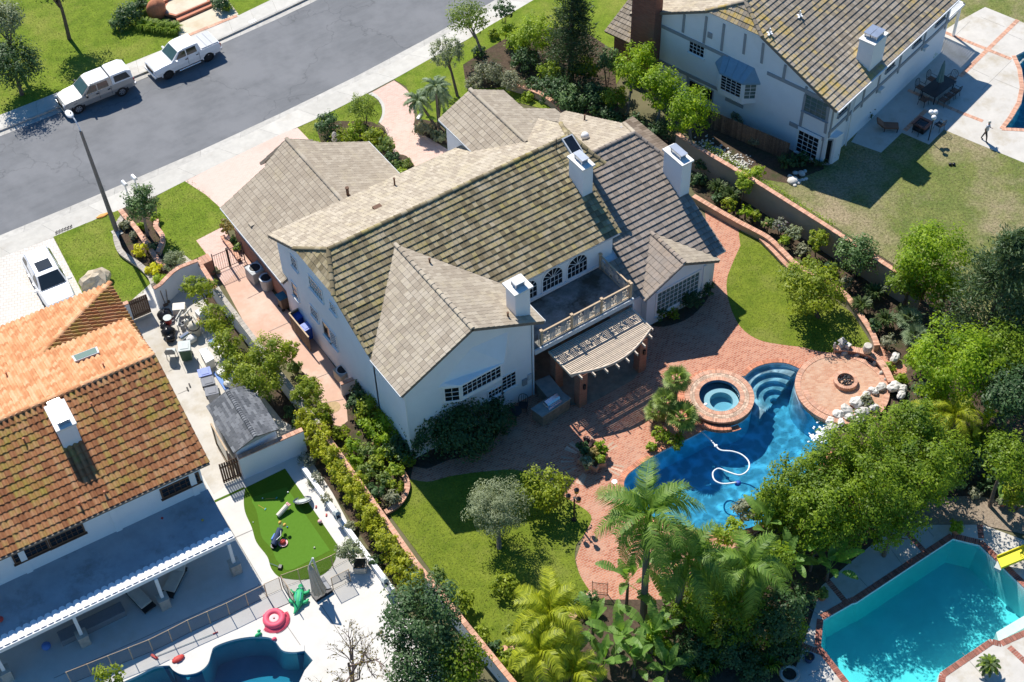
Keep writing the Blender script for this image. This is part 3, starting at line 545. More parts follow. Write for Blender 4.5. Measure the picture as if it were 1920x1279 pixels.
def window(root, o, u, h, w, ht, cols, rows, fm='white_paint', gm='dark_glass', fr=0.07, bar=0.024, out=0.05, sill=True, arch=False, name='window'):
    o = V3(o); u = V3(u).normalized(); z = V3((0, 0, 1)); n = u.cross(z).normalized()
    def bx(mb, x0, x1, y0, y1, d0, d1, t=0.5):
        vs = [o + u * x + z * y + n * d for d in (d0, d1) for x, y in ((x0, y0), (x1, y0), (x1, y1), (x0, y1))]
        mb.add(vs, [(3, 2, 1, 0), (4, 5, 6, 7), (0, 1, 5, 4), (1, 2, 6, 5), (2, 3, 7, 6), (3, 0, 4, 7)], t)
    f = MB(); hs = ht - (w / 2 if arch else 0)
    bx(f, -fr, 0, -fr, hs, -0.04, out); bx(f, w, w + fr, -fr, hs, -0.04, out); bx(f, 0, w, -fr, 0, -0.04, out)
    if arch:
        k = 12
        for i in range(k):
            a0, a1 = pi * i / k, pi * (i + 1) / k; r0, r1 = w / 2, w / 2 + fr; cx = w / 2
            pts = [(cx + r0 * cos(a0), hs + r0 * sin(a0)), (cx + r1 * cos(a0), hs + r1 * sin(a0)), (cx + r1 * cos(a1), hs + r1 * sin(a1)), (cx + r0 * cos(a1), hs + r0 * sin(a1))]
            f.extr([o + u * x + z * y - n * 0.04 for x, y in pts], n * (out + 0.04))
    else: bx(f, -fr, w + fr, ht, ht + fr, -0.04, out)
    fo = f.B('window' if name == 'window' else name, MATS[fm], root, W=1)
    g = MB()
    if arch:
        pts = [(0, 0), (w, 0), (w, hs)] + [(w / 2 + w / 2 * cos(pi * i / 12), hs + w / 2 * sin(pi * i / 12)) for i in range(1, 12)] + [(0, hs)]
        g.extr([o + u * x + z * y + n * 0.004 for x, y in pts], n * 0.008)
    else: bx(g, 0, w, 0, ht, 0.004, 0.012)
    g.B('pane', MATS[gm], fo, W=1)
    br = MB()
    for i in range(1, cols): x = w * i / cols; bx(br, x - bar / 2, x + bar / 2, 0, hs, 0.013, out * 0.8)
    for j in range(1, rows + (1 if arch else 0)): y = hs * j / rows; bx(br, 0, w, y - bar / 2, y + bar / 2, 0.013, out * 0.8 - 0.002)
    if arch:
        for i in range(1, 6):
            a = pi * i / 6; d = V3((cos(a), sin(a))); s_ = V3((-d.y, d.x)) * bar / 2; pts = [d * 0.05 + s_, d * 0.05 - s_, d * (w / 2) - s_, d * (w / 2) + s_]
            br.extr([o + u * (w / 2 + p.x) + z * (hs + p.y) + n * 0.013 for p in pts], n * 0.025)
    if br.f: br.B('glazing_bars', MATS[fm], fo, W=1)
    if sill: sb = MB(); bx(sb, -fr - 0.06, w + fr + 0.06, -fr - 0.06, -fr, -0.02, out + 0.07); sb.B('sill', MATS[fm], fo, W=1)
    return fo
def chimney(root, cx, cy, w, d, z0, z1, rz=0.0, m='stucco', caps=1, name='chimney', cap=0.09, sub=None):
    ch = BX((cx, cy, (z0 + z1) / 2), (w, d, z1 - z0), rz).B(name, MATS[m], root, W=1, bevel=0.015)
    BX((cx, cy, z1 + 0.06), (w + 2 * cap, d + 2 * cap, 0.12), rz).B('chimney_cap', 'concrete_cap', ch, W=1, bevel=0.01)
    ca, sa = cos(rz), sin(rz)
    for k in range(caps):
        oy = 0 if caps == 1 else (k - 0.5) * d * 0.46; x, y = cx - sa * oy * 1.0, cy + ca * oy
        if sub: x, y = cx + ca * sub[0] - sa * (sub[1] + oy), cy + sa * sub[0] + ca * (sub[1] + oy)
        fw, fd = w * 0.62, (d * 0.62 if caps == 1 else d * 0.40); b = MB()
        for sx in (-1, 1):
            for sy in (-1, 1): b.box((x + ca * sx * fw * 0.42 - sa * sy * fd * 0.42, y + sa * sx * fw * 0.42 + ca * sy * fd * 0.42, z1 + 0.28), (0.06, 0.06, 0.32), rz)
        b.box((x, y, z1 + 0.24), (fw * 0.8, fd * 0.8, 0.24), rz); b.box((x, y, z1 + 0.46), (fw * 1.08, fd * 1.08, 0.05), rz)
        b.B('spark_arrester', 'galvanised', ch, W=1)
    return ch
def vent(root, p, h=0.45, r=0.06, m='brown_wood'):
    LT([(r * 1.8, 0), (r * 1.2, 0.06), (r, 0.08), (r, h), (r * 1.4, h), (r * 1.4, h + 0.05)], p, 10).B('roof_vent', MATS[m], root, W=1)
def downspout(root, x, y, z0, z1, m='white_paint'):
    BX((x, y, (z0 + z1) / 2), (0.08, 0.08, z1 - z0)).B('downspout', MATS[m], root, W=1)
HOUSE = empty('house', (-3, 2, 0), 0, 'large white stucco house with tan tile roofs in the middle of the brick garden', 'house')
RF = Roofs(HOUSE)
XL, XR, yR, sl, yE, zE = -11.32, 6.77, 2.788, 0.499, -3.03, 6.12
zR = zE + sl * (yR - yE); yF = 2 * yR - yE; ja, jb, jc = 1.076, 2.19, 1.092
gl, gr, yG, s2 = -11.38, -2.26, -6.12, 0.506; gx = (gl + gr) / 2; gz = zE + s2 * (gr - gl) / 2; gy = yE + (gz - zE) / sl
def zb(x, y): return zE + sl * (y - yE)
def zf(x, y): return zR - sl * (y - yR)
def moss_tint(rn, p): return min(1, max(0, rn.random() * 0.8 + 0.2 * sin(p.x * 0.9) + (0.1 if p.z < 7 else 0)))
RF.slope([(XL + ja, yR, zR), (XL, yR - jb, zR - jc), (XL, yE, zE), (gx, gy, gz), (gx, yR, zR)], 0, 'tile_moss', th=0.08)
RF.slope([(gx, yR, zR), (gx, gy, gz), (gr, yE, zE), (5.13, yE, zE), (5.35, yR - jb, zR - jc), (5.35, yR, zR)], 0, 'tile_moss', th=0.08)
RF.slope([(5.35, yR, zR), (5.35, yR - jb, zR - jc), (XR, yR - jb, zR - jc), (XR - ja, yR, zR)], 0, 'tile_moss', th=0.08)
RF.slope([(XL + ja, yR, zR), (XL, yR - jb, zR - jc), (XL, yR + jb, zR - jc)], 0, 'tile_moss', th=0.05)
RF.slope([(XR - ja, yR, zR), (XR, yR + jb, zR - jc), (XR, yR - jb, zR - jc)], 0, 'tile_moss', th=0.05)
RF.slope([(XL + ja, yR, zR), (XR - ja, yR, zR), (XR, yR + jb, zR - jc), (XR, yF, zE), (XL, yF, zE), (XL, yR + jb, zR - jc)], 0, 'tile_cream', th=0.04, e=0.33)
RF.slope([(gl, yE, zE), (gl, yG, zE), (gx, yG, gz), (gx, gy, gz)], 0, 'tile_cream', th=0.045)
RF.slope([(gr, yE, zE), (gx, gy, gz), (gx, yG, gz), (gr, yG, zE)], 0, 'tile_cream', th=0.04, tintf=lambda rn, p: rn.random() * 0.75)
GL, GR, GZ, GY0, GYF = -11.38, -0.80, 3.0, 7.6, 15.55; gcx = (GL + GR) / 2; GRZ = GZ + 0.478 * (GR - GL) / 2
RF.slope([(GL, 7.62, GZ), (GL, GYF, GZ), (gcx - 1.9, GYF, GRZ - 0.478 * 1.9), (gcx - 1.9, GYF + 0.12, GRZ - 0.478 * 1.9), (gcx, GYF - 0.25 + 0.75, GRZ), (gcx, 7.62, GRZ)], 0, 'tile_cream', th=0.045, tintf=lambda rn, p: rn.random() * 0.55)
RF.slope([(GR, 7.62, GZ), (gcx, 7.62, GRZ), (gcx, GYF + 0.5, GRZ), (gcx + 1.9, GYF + 0.12, GRZ - 0.478 * 1.9), (gcx + 1.9, GYF, GRZ - 0.478 * 1.9), (GR, GYF, GZ)], 0, 'tile_cream', th=0.04, tintf=lambda rn, p: rn.random() * 0.6)
RF.slope([(gcx, GYF + 0.5, GRZ), (gcx - 1.9, GYF + 0.9, GRZ - 1.3), (gcx + 1.9, GYF + 0.9, GRZ - 1.3)], 0, 'tile_cream', seen=False)
WZ, WYB, WYF, WX0, WX1 = 3.0, -5.34, 10.59, 4.15, 11.37; wyr = (WYB + WYF) / 2; WRZ = WZ + 0.5 * (wyr - WYB); wj = 0.85
wbR = (WX1, wyr - 1.9, WRZ - 0.95); wfR = (WX1 - 0.1, wyr + 1.9, WRZ - 0.95)
RF.slope([(5.2, wyr, WRZ), (5.2, yE, WZ + 0.5 * (yE - WYB)), (4.15, yE, WZ + 0.5 * (yE - WYB)), (4.15, WYB, WZ), (WX1, WYB, WZ), wbR, (WX1 - wj, wyr, WRZ)], 0, 'tile_grey', w=0.33, e=0.37, th=0.085)
RF.slope([(WX1 - wj, wyr, WRZ), wfR, (WX1 - 0.1, WYF, WZ), (6.0, WYF, WZ), (6.0, wyr, WRZ)], 0, 'tile_cream', th=0.04, tintf=lambda rn, p: rn.random() * 0.7)
RF.slope([(WX1 - wj, wyr, WRZ), wbR, wfR], 0, 'tile_brown', seen=False)
SZ, sgx, sgy = 2.95, 7.82, -5.78; sgl, sgr = 5.0, 10.62; SRZ = SZ + 0.5 * (sgr - sgl) / 2
def zw(y): return WZ + 0.5 * (y - WYB)
yv = WYB + (SRZ - WZ) / 0.5
RF.slope([(sgl, sgy, SZ), (sgx, sgy, SRZ), (sgx, yv, SRZ + 0.02), (sgl, WYB + 0.02, SZ)], 0, 'tile_grey', w=0.28, e=0.44, th=0.05, tintf=lambda rn, p: 0.45 + rn.random() * 0.5)
RF.slope([(sgr, sgy, SZ), (sgr, WYB + 0.02, SZ), (sgx, yv, SRZ + 0.02), (sgx, sgy, SRZ)], 0, 'tile_cream', th=0.035, tintf=lambda rn, p: rn.random() * 0.6)
ez, erz, exl, exr, ex = 6.93, 8.1, 1.68, 6.45, 4.06
RF.slope([(exl, 6.95, ez), (ex, 4.65, erz), (ex, 10.66, erz), (exl, 10.67, ez)], 0, 'tile_cream', th=0.045, tintf=lambda rn, p: rn.random() * 0.7)
RF.slope([(exr, 6.95, ez), (exr, 10.64, ez), (ex, 10.66, erz), (ex, 4.65, erz)], 0, 'tile_cream', th=0.04, tintf=lambda rn, p: rn.random() * 0.6)
pe = (exr, 10.64, ez); ne = (1.17, 0, 2.4)
RF.slope([on('N1', *q, pe, ne) for q in ((1165, 345), (1530, 348), (1605, 408), (1580, 510), (1345, 475), (1260, 540))], 0, 'tile_cream', th=0.04, tintf=lambda rn, p: rn.random() * 0.6)
RF.slope([(0.55, 8.5, 5.05), (0.55, 10.0, 4.3), (1.62, 10.0, 4.3), (1.62, 8.5, 5.05)], 0, 'tile_cream', th=0.045)
RF.slope([at('N2', 1320, 325, 2.45), at('N2', 1445, 250, 2.2), at('N2', 1890, 615, 2.2), at('N2', 1800, 730, 2.45)], 0, 'tile_brown', w=0.24, e=0.5, th=0.03)
RF.finish()
ridge(HOUSE, (XL + ja, yR, zR), (XR - ja, yR, zR), 'tile_moss')
for a_, b_ in (((XL, yR - jb, zR - jc), (XL + ja, yR, zR)), ((XL, yR + jb, zR - jc), (XL + ja, yR, zR)), ((XR, yR - jb, zR - jc), (XR - ja, yR, zR)), ((XR, yR + jb, zR - jc), (XR - ja, yR, zR))): ridge(HOUSE, a_, b_, 'tile_moss')
ridge(HOUSE, (gx, yG, gz), (gx, gy, gz), 'tile_cream'); ridge(HOUSE, (gcx, GYF + 0.5, GRZ), (gcx, 8.7, GRZ), 'tile_cream')
ridge(HOUSE, (6.6, wyr, WRZ), (WX1 - wj, wyr, WRZ), 'tile_grey'); ridge(HOUSE, wbR, (WX1 - wj, wyr, WRZ), 'tile_grey'); ridge(HOUSE, wfR, (WX1 - wj, wyr, WRZ), 'tile_cream')
ridge(HOUSE, (sgx, sgy, SRZ), (sgx, yv, SRZ), 'tile_grey', step=0.36); ridge(HOUSE, (ex, 10.66, erz), (ex, 4.65, erz), 'tile_cream')
ridge(HOUSE, (XL, yE + 0.3, zE + 0.15), (XL, yR - jb, zR - jc), 'tile_moss', r=0.09, name='rake_tile', lift=0.08)
ridge(HOUSE, (sgl, sgy, SZ), (sgx, sgy, SRZ), 'tile_grey', r=0.08, name='rake_tile'); ridge(HOUSE, (5.2, yE, zE), (5.38, yR - jb, zR - jc), 'tile_moss', r=0.07, name='rake_tile')
for g_ in ([(gl, yG, zE), (gl, yE, zE)], [(gr, yG, zE), (gr, yE + 0.1, zE)], [(gr, yE, zE), (5.13, yE, zE)], [(GL, 7.7, GZ), (GL, GYF, GZ)], [(GR, 8.7, GZ), (GR, GYF, GZ)], [(4.2, WYB, WZ), (4.95, WYB, WZ)], [(WX1, WYB, WZ), (10.65, WYB, WZ)], [(exl, 10.6, ez), (exl, 7.0, ez)]): gutterline(HOUSE, g_)
def gable_block(pts, axis, a0, a1, m='stucco', name='wall'):
    b = MB(); P_ = [(a0, p[0], p[1]) if axis == 0 else (p[0], a0, p[1]) for p in pts]
    b.extr(P_, (a1 - a0, 0, 0) if axis == 0 else (0, a1 - a0, 0)); return b.B(name, MATS[m], HOUSE, W=1)
dz_ = 0.2
gable_block([(yE + 0.43, -0.02), (yF - 0.43, -0.02), (yF - 0.43, zf(0, yF - 0.43) - dz_), (yR + jb, zR - jc - dz_), (yR - jb, zR - jc - dz_), (yE + 0.43, zb(0, yE + 0.43) - dz_)], 0, -11.0, 5.0)
gable_block([(yF - 0.43, -0.02), (yF - 0.43, zf(0, yF - 0.43) - dz_), (yR + jb, zR - jc - dz_), (yR - jb + 1.1, zR - jc - dz_), (yR - jb + 1.1, -0.02)], 0, 5.0, 6.35)
gable_block([(gl + 0.38, -0.02), (gr - 0.66, -0.02), (gr - 0.66, zE + s2 * 0.66 - dz_), (gx, gz - dz_), (gl + 0.38, zE + s2 * 0.38 - dz_)], 1, -5.75, yE + 0.6)
gable_block([(GL + 0.45, -0.02), (GR - 0.45, -0.02), (GR - 0.45, GZ + 0.04), (gcx + 1.8, GRZ - 0.478 * 1.9 - dz_), (gcx - 1.8, GRZ - 0.478 * 1.9 - dz_), (GL + 0.45, GZ + 0.04)], 1, 8.0, GYF - 0.4)
gable_block([(WYB + 0.4, -0.02), (WYF - 0.4, -0.02), (WYF - 0.4, WZ), (wyr + 1.8, WRZ - 0.95 - dz_), (wyr - 1.8, WRZ - 0.95 - dz_), (WYB + 0.4, WZ)], 0, 4.3, WX1 - 0.35)
gable_block([(sgl + 0.5, -0.02), (sgr - 0.35, -0.02), (sgr - 0.35, SZ - 0.03), (sgx, SRZ - dz_), (sgl + 0.5, SZ + 0.03)], 1, sgy + 0.35, -4.6)
gable_block([(exl + 0.3, -0.02), (exr - 0.3, -0.02), (exr - 0.3, ez - 0.06), (ex, erz - dz_), (exl + 0.3, ez - 0.06)], 1, 8.0, 10.3)
MB().extr([(-11.02, -2.6, 5.2), (-11.32, -2.6, 6.1), (-11.02, -2.6, 6.3)], (0, -3.1, 0)).B('eave_soffit', 'white_paint', HOUSE, W=1)
chimney(HOUSE, 4.72, 0.18, 0.72, 1.34, 6.9, 9.42, name='chimney'); chimney(HOUSE, 11.05, -0.85, 0.72, 1.70, 2.0, 7.35); chimney(HOUSE, -3.25, -5.05, 0.95, 0.90, 5.8, 8.55, cap=0.14)
U, UX = (0, -1, 0), (1, 0, 0)
wl, nl = (-11.0, 0, 0), (1, 0, 0); wb_, nb_ = (0, -5.75, 0), (0, 1, 0); wr_, nr_ = (0, -2.6, 0), (0, 1, 0)
window(HOUSE, (-11.0, 6.40, 5.35), U, 0, 0.62, 0.82, 3, 3)
window(HOUSE, (-11.0, 4.30, 5.30), U, 0, 1.45, 0.95, 6, 3, gm='pale_glass'); window(HOUSE, (-11.0, 1.95, 5.55), U, 0, 0.6, 0.62, 3, 3, gm='pale_glass')
window(HOUSE, (-11.0, 7.05, 2.35), U, 0, 0.62, 1.1, 1, 2); window(HOUSE, (-11.0, 4.80, 2.65), U, 0, 0.80, 0.75, 4, 3); window(HOUSE, (-11.0, 3.45, 2.15), U, 0, 0.78, 1.15, 1, 1); window(HOUSE, (-11.0, 2.55, 2.15), U, 0, 0.62, 1.15, 4, 6)
for xa, wv in ((1.80, 1.36), (0.06, 1.36), (-1.72, 1.36)): window(HOUSE, (xa, -2.6, 4.02), UX, 0, wv, 1.48, 5, 2, arch=True, fr=0.09, sill=False)
BX((0.9, -2.66, 3.86), (6.9, 0.1, 0.16)).B('wall_base', 'white_paint', HOUSE, W=1)
bay = MB(); yb, yw = -6.2, -5.75
bay.prism([(-8.75, yw + 0.02), (-7.85, yb), (-5.2, yb), (-4.75, yw + 0.02)], 3.35, 4.85); bo = bay.B('bay', 'stucco', HOUSE, W=1)
br_ = MB(); A_ = [V3(p) for p in ((-8.95, yw, 4.85), (-7.92, yb - 0.14, 4.85), (-5.12, yb - 0.14, 4.85), (-4.5, yw, 4.85), (-4.4, yw, 6.35), (-6.8, yw, 6.55), (-8.7, yw, 5.0))]
br_.add([A_[0], A_[1], A_[6]], [(0, 1, 2)]); br_.add([A_[1], A_[2], A_[4], A_[5], A_[6]], [(0, 1, 2, 3, 4)]); br_.add([A_[2], A_[3], A_[4]], [(0, 1, 2)]); br_.add([p - V3((0, 0, 0.12)) for p in A_[:4]] + A_[:4], [(0, 1, 5, 4), (1, 2, 6, 5), (2, 3, 7, 6), (3, 2, 1, 0)])
br_.B('bay_roof', 'stucco', HOUSE, W=1)
window(HOUSE, (-7.74, yb, 3.72), UX, 0, 2.44, 0.98, 8, 3, sill=False); ud = V3((0.9, yb - yw, 0)).normalized(); window(HOUSE, V3((-8.62, yw - 0.08, 3.55)), ud, 0, 0.75, 1.05, 2, 3, sill=False)
BX((-6.9, yw - 0.02, 2.95), (1.9, 0.04, 0.5)).B('bay_panel', 'white_paint', HOUSE, W=1)
window(HOUSE, (-4.92, -5.75, 1.75), UX, 0, 0.88, 1.12, 3, 4); window(HOUSE, (-5.85, -5.75, 1.75), UX, 0, 0.85, 0.55, 4, 2)
BX((-3.45, -5.80, 1.55), (0.3, 0.1, 0.5)).B('meter_box', 'timber_grey', HOUSE, W=1); BX((-3.1, -5.79, 1.75), (0.26, 0.08, 0.45)).B('meter_box', 'gutter_metal', HOUSE, W=1)
downspout(HOUSE, -2.86, -5.82, 0.05, 6.0); downspout(HOUSE, -11.0, -5.80, 0.05, 5.9)
yg_ = sgy + 0.35
window(HOUSE, (6.25, yg_, 0.75), UX, 0, 3.1, 1.75, 10, 5, fr=0.14, gm='pale_glass'); BX((9.75, yg_ - 0.04, 1.5), (0.2, 0.08, 2.6)).B('wall_post', 'white_paint', HOUSE, W=1)
window(HOUSE, (10.27, -5.1, 1.1), (0, 1, 0), 0, 0.5, 1.1, 3, 4)
def rear_on(x, y): return (x, y, zb(x, y) + 0.03)
vent(HOUSE, (-3.55, 7.2, zf(0, 7.2)), 0.55, 0.05, 'brown_wood'); vent(HOUSE, on('N3', 1615, 815, (gcx, 9, GRZ), (0.478, 0, 1)), 0.6, 0.09)
BX(tuple(on('b', 915, 775, (0, yR, zR), (0, sl, 1))), (0.5, 0.3, 0.25)).B('roof_vent', 'brown_wood', HOUSE, W=1)
BX(tuple(on('N3', 460, 1165, (GL, 9, GZ), (-0.478, 0, 1))), (0.3, 0.35, 0.2)).B('roof_vent', 'tile_cream', HOUSE, W=1)
sk = on('N2', 715, 610, (0, yE, zE), (0, -sl, 1)); cs = math.atan(sl); b = MB(); M_ = Matrix.Translation(sk) @ Matrix.Rotation(cs, 4, 'X')
b.box((0, 0, 0.1), (0.75, 1.25, 0.2), mat4=M_); so = b.B('skylight', 'gutter_metal', HOUSE, W=1); BX((0, 0, 0.215), (0.6, 1.1, 0.02), mat4=M_).B('pane', 'dark_glass', so, W=1)
pp = on('N2', 530, 660, (0, yE, zE), (0, -sl, 1)); TB([pp, pp + V3((0, 0, 0.9))], 0.025).tube([pp + V3((-0.35, 0, 0.75)), pp + V3((0.35, 0, 0.75))], 0.015).tube([pp + V3((-0.3, 0, 0.6)), pp + V3((0.3, 0, 0.6))], 0.015).B('aerial', 'dark_metal', HOUSE, W=1)
tv = on('N2', 875, 520, (8, wyr, WRZ), (0, 0.5, 1)); LT([(0.2, 0), (0.2, 0.2), (0.28, 0.22), (0.2, 0.42), (0.05, 0.5)], tv, 14).B('turbine_vent', 'white_paint', HOUSE, S=1, W=1)
for q in (('E', 335, 735),): vent(HOUSE, on(*q, (gr, -5, zE), (s2, 0, 1)), 0.3, 0.05)
vent(HOUSE, on('g', 910, 190, (gr, -5, zE), (s2, 0, 1)), 0.3, 0.05); vent(HOUSE, on('N2', 870, 295, (8, wyr, WRZ), (0, 0.5, 1)), 0.4, 0.05)
BX(tuple(on('x', 1165, 240, (8, wyr, WRZ), (0, 0.5, 1))), (0.1, 0.1, 0.1)).B('roof_vent', 'galvanised', HOUSE, W=1)
dk = BX((0.76, -4.15, 3.5), (6.7, 3.05, 0.3)); dk.B('balcony_deck', 'deck_floor', HOUSE, W=1)
BX((0.76, -5.72, 3.47), (6.9, 0.12, 0.34)).B('deck_fascia', 'gutter_metal', HOUSE, W=1)
def railing(root, a, b_, posts, panels, z0=3.65, h=1.05, seed=3):
    a, b_ = V3(a), V3(b_); d = b_ - a; L_ = d.length; u = d.normalized(); ang = atan2(u.y, u.x); rn = random.Random(seed)
    for i in range(posts):
        p = a + d * (i / (posts - 1)); po = BX((p.x, p.y, z0 + (h + 0.1) / 2), (0.12, 0.12, h + 0.1), ang).box((p.x, p.y, z0 + h + 0.14), (0.17, 0.17, 0.06), ang).B('railing_post', 'tan_wood', root, W=1)
    m = (a + b_) / 2
    BX((m.x, m.y, z0 + h), (L_, 0.09, 0.06), ang).B('handrail', 'tan_wood', root, W=1); BX((m.x, m.y, z0 + 0.1), (L_, 0.06, 0.06), ang).B('bottom_rail', 'tan_wood', root, W=1)
    n = panels; bal = MB()
    for i in range(n):
        c = a + u * (L_ * (i + 0.5) / n); w = min(0.75, L_ / n * 0.6)
        for k in (-1, 1):
            for j in range(4): q = c + u * k * (w / 2 + 0.02 + 0.10 * j); bal.box((q.x, q.y, z0 + h / 2 + 0.05), (0.03, 0.03, h - 0.15), ang)
        pn = MB()
        for j in range(16):
            t = rn.uniform(0, 6.28); r0 = rn.uniform(0.03, w * 0.38); x0, z_ = cos(t) * r0, sin(t) * r0; t2 = t + rn.uniform(-1, 1); l2 = rn.uniform(0.12, 0.24)
            A2 = c + u * x0; B2 = c + u * (x0 + cos(t2) * l2); pn.tube([(A2.x, A2.y, z0 + h / 2 + z_), (B2.x, B2.y, z0 + h / 2 + z_ + sin(t2) * l2)], 0.032, 4)
        pn.B('scroll_panel', 'pale_wood', root, W=1)
    o = bal.B('balusters', 'timber_grey', root, W=1)
railing(HOUSE, (-2.15, -5.60, 0), (4.05, -5.60, 0), 4, 8); railing(HOUSE, (4.05, -5.45, 0), (4.05, -2.75, 0), 2, 4, seed=8)
BX((1.0, -3.2, 1.75), (6.9, 0.1, 3.4)).B('covered_wall', 'brick_wall', HOUSE, W=1)
BX((4.24, -5.36, 1.6), (0.10, 0.7, 3.2)).B('wall', 'stucco', HOUSE, W=1)
BX((-10.94, 11.5, 0.7), (0.06, 7.2, 1.44)).B('brick_wainscot', 'brick_wall', HOUSE, W=1)
class Frame3:
    def __init__(s, o, ang): s.o = V3(o); s.ax = V3((cos(ang), sin(ang), 0)); s.ay = V3((-sin(ang), cos(ang), 0)); s.ang = ang
    def __call__(s, x, y, z): p = s.o + s.ax * x + s.ay * y; return V3((p.x, p.y, z))
LF = Frame3((-21.35, -3.75, 0), R(-3.4)); lz, lrz, lry = 5.6, 8.0, 6.03; lp = (lrz - lz) / lry
LHOUSE = empty('house', (-28, 2, 0), 0, 'white house with orange clay barrel tile roof at the left edge', 'house')
LR = Roofs(LHOUSE)
LR.slope([LF(0, 0, lz), LF(0, lry, lrz), LF(-16, lry, lrz), LF(-16, 0, lz)], 0, 'clay_moss', w=0.29, e=0.40, th=0.055, kind='barrel', tintf=lambda rn, p: rn.random())
LR.slope([LF(0, lry, lrz), LF(0, 11.2, 5.94), LF(-16, 11.2, 5.94), LF(-16, lry, lrz)], 0, 'clay', w=0.29, e=0.38, th=0.05, kind='barrel', seen=False)
hc = at('N4', 1318, 205, 3.0); hx = LF.ax; hy = LF.ay; hp = 0.42; T = 6.6
ht_ = hc - hx * T - hy * T + V3((0, 0, hp * T))
LR.slope([hc, ht_, ht_ - hx * 9, hc - hx * 16], 0, 'clay', w=0.29, e=0.38, th=0.05, kind='barrel', seen=False)
LR.slope([hc, hc - hy * 9, ht_ - hy * 2.4, ht_], 0, 'clay_moss', w=0.29, e=0.42, th=0.07, kind='barrel', seen=False, tintf=lambda rn, p: 0.4 + rn.random() * 0.5)
LR.finish()
ridge(LHOUSE, LF(0, lry, lrz), LF(-16, lry, lrz), 'clay', r=0.16, step=0.45); ridge(LHOUSE, hc, ht_, 'clay', r=0.17, step=0.45)
ridge(LHOUSE, LF(-0.05, lry, lrz), LF(-0.05, 11.2, 5.94), 'clay', r=0.11, name='rake_tile'); ridge(LHOUSE, LF(-0.05, 0, lz), LF(-0.05, lry, lrz), 'clay_moss', r=0.10, name='rake_tile')
def lblock(prof, x0, x1, m='stucco', name='wall', F=LF, root=LHOUSE):
    return MB().extr([F(x0, y, z) for y, z in prof], F.ax * (x1 - x0)).B(name, MATS[m], root, W=1)
lblock([(0.45, -0.02), (11.0, -0.02), (11.0, 5.8), (lry, lrz - 0.25), (0.45, lz)], -0.45, -16)
MB().prism([tuple((hc - hx * a - hy * b_)[:2]) for a, b_ in ((0.45, 0.45), (0.45, 8), (16, 8), (16, 0.45))], -0.02, 2.9).B('wall', 'stucco', LHOUSE, W=1)
gutterline(LHOUSE, [LF(-16, -0.06, lz), LF(0, -0.06, lz)], 'roof_edge')
wp, wn = LF(0, 0.45, 0), LF.ay
for c0, c1 in (((90, 612), (250, 492)), ((290, 522), (450, 400)), ((912, 248), (1095, 108))):
    a_ = on('k', *c0, wp, wn); b_ = on('k', *c1, wp, wn); window(LHOUSE, V3((a_.x, a_.y, a_.z)), LF.ax, 0, (b_ - a_).dot(LF.ax), 0.62, 6, 2, fm='brown_wood', gm='dark_glass', fr=0.09)
for xx in (-5.2, -9.9, -0.95): p = LF(xx, 0.42, 4.3); BX(p, (0.32, 0.08, 2.5), LF.ang).B('wall_pilaster', 'stucco', LHOUSE, W=1)
sp, sn = LF(0, 0, lz), LF.ay * -lp + V3((0, 0, 1))
b0, b1 = on('N5', 770, 912, sp, sn), on('N5', 995, 835, sp, sn); zt = zabove(b0, 'N5', 672, 712); cw = (b1 - b0).dot(LF.ax); cc = b0 + LF.ax * cw / 2 + LF.ay * 0.85
chimney(LHOUSE, cc.x, cc.y, cw, 1.75, 5.8, zt, LF.ang, caps=2, cap=0.06)
fsp, fsn = LF(0, 11.2, 5.94), V3((0, 0, 1)) + LF.ay * lp
q = [on('N4', x, y, fsp, fsn) for x, y in ((868, 1108), (1172, 992), (1202, 1062), (910, 1172))]
so = MB().extr([p + V3((0, 0, 0.22)) for p in q], (0, 0, -0.24)).B('skylight', 'gutter_metal', LHOUSE, W=1); c_ = sum(q, V3()) / 4
MB().extr([c_ + (p - c_) * 0.86 + V3((0, 0, 0.235)) for p in q], (0, 0, -0.02)).B('pane', 'pale_glass', so, W=1)
for rg, x, y in (('N5', 1110, 415), ('N5', 300, 835), ('k', 590, 240), ('k', 450, 300)): vent(LHOUSE, on(rg, x, y, sp, sn), 0.32, 0.045, 'terracotta');
for rg, x, y in (('N4', 1250, 1215), ('N5', 90, 45)): vent(LHOUSE, on(rg, x, y, fsp, fsn), 0.3, 0.04, 'terracotta')
PCOV = empty('patio_cover', tuple(LF(-8, -1.2, 0)), 0, 'long white patio cover with scalloped front edge along the clay tile house', 'patio cover')
mat('cover_grey', (0.30, 0.31, 0.33), col2=(0.40, 0.41, 0.43), scale=0.8, rough=0.7, col3=(0.24, 0.23, 0.22), s3=0.6, t3=0.62)
x0c, x1c = -16, -0.35
MB().extr([LF(x0c, 0.44, 3.06), LF(x0c, -2.75, 2.78), LF(x0c, -2.75, 2.70), LF(x0c, 0.44, 2.98)], LF.ax * (x1c - x0c)).B('cover_sheet', 'cover_grey', PCOV, W=1)
n_ = int((x1c - x0c) / 0.36)
lip = MB()
for i in range(n_):
    xa = x0c + (x1c - x0c) * i / n_; w_ = (x1c - x0c) / n_; pr = [(0, 0), (0.12, 0.05), (0.3, 0.075), (0.7, 0.075), (0.88, 0.05), (1, 0)]
    yb_ = [-2.28, -2.22, -2.16, -2.16, -2.22, -2.28]
    vs = [LF(xa + w_ * a, yb_[k], 2.83 + 0.0 + h_ * 0.6) for k, (a, h_) in enumerate(pr)] + [LF(xa + w_ * a, -2.80, 2.80 + h_) for a, h_ in pr]
    lip.add(vs, [(k, 6 + k, 7 + k, k + 1) for k in range(5)])
lip.B('scalloped_edge', 'white_paint', PCOV, W=1)
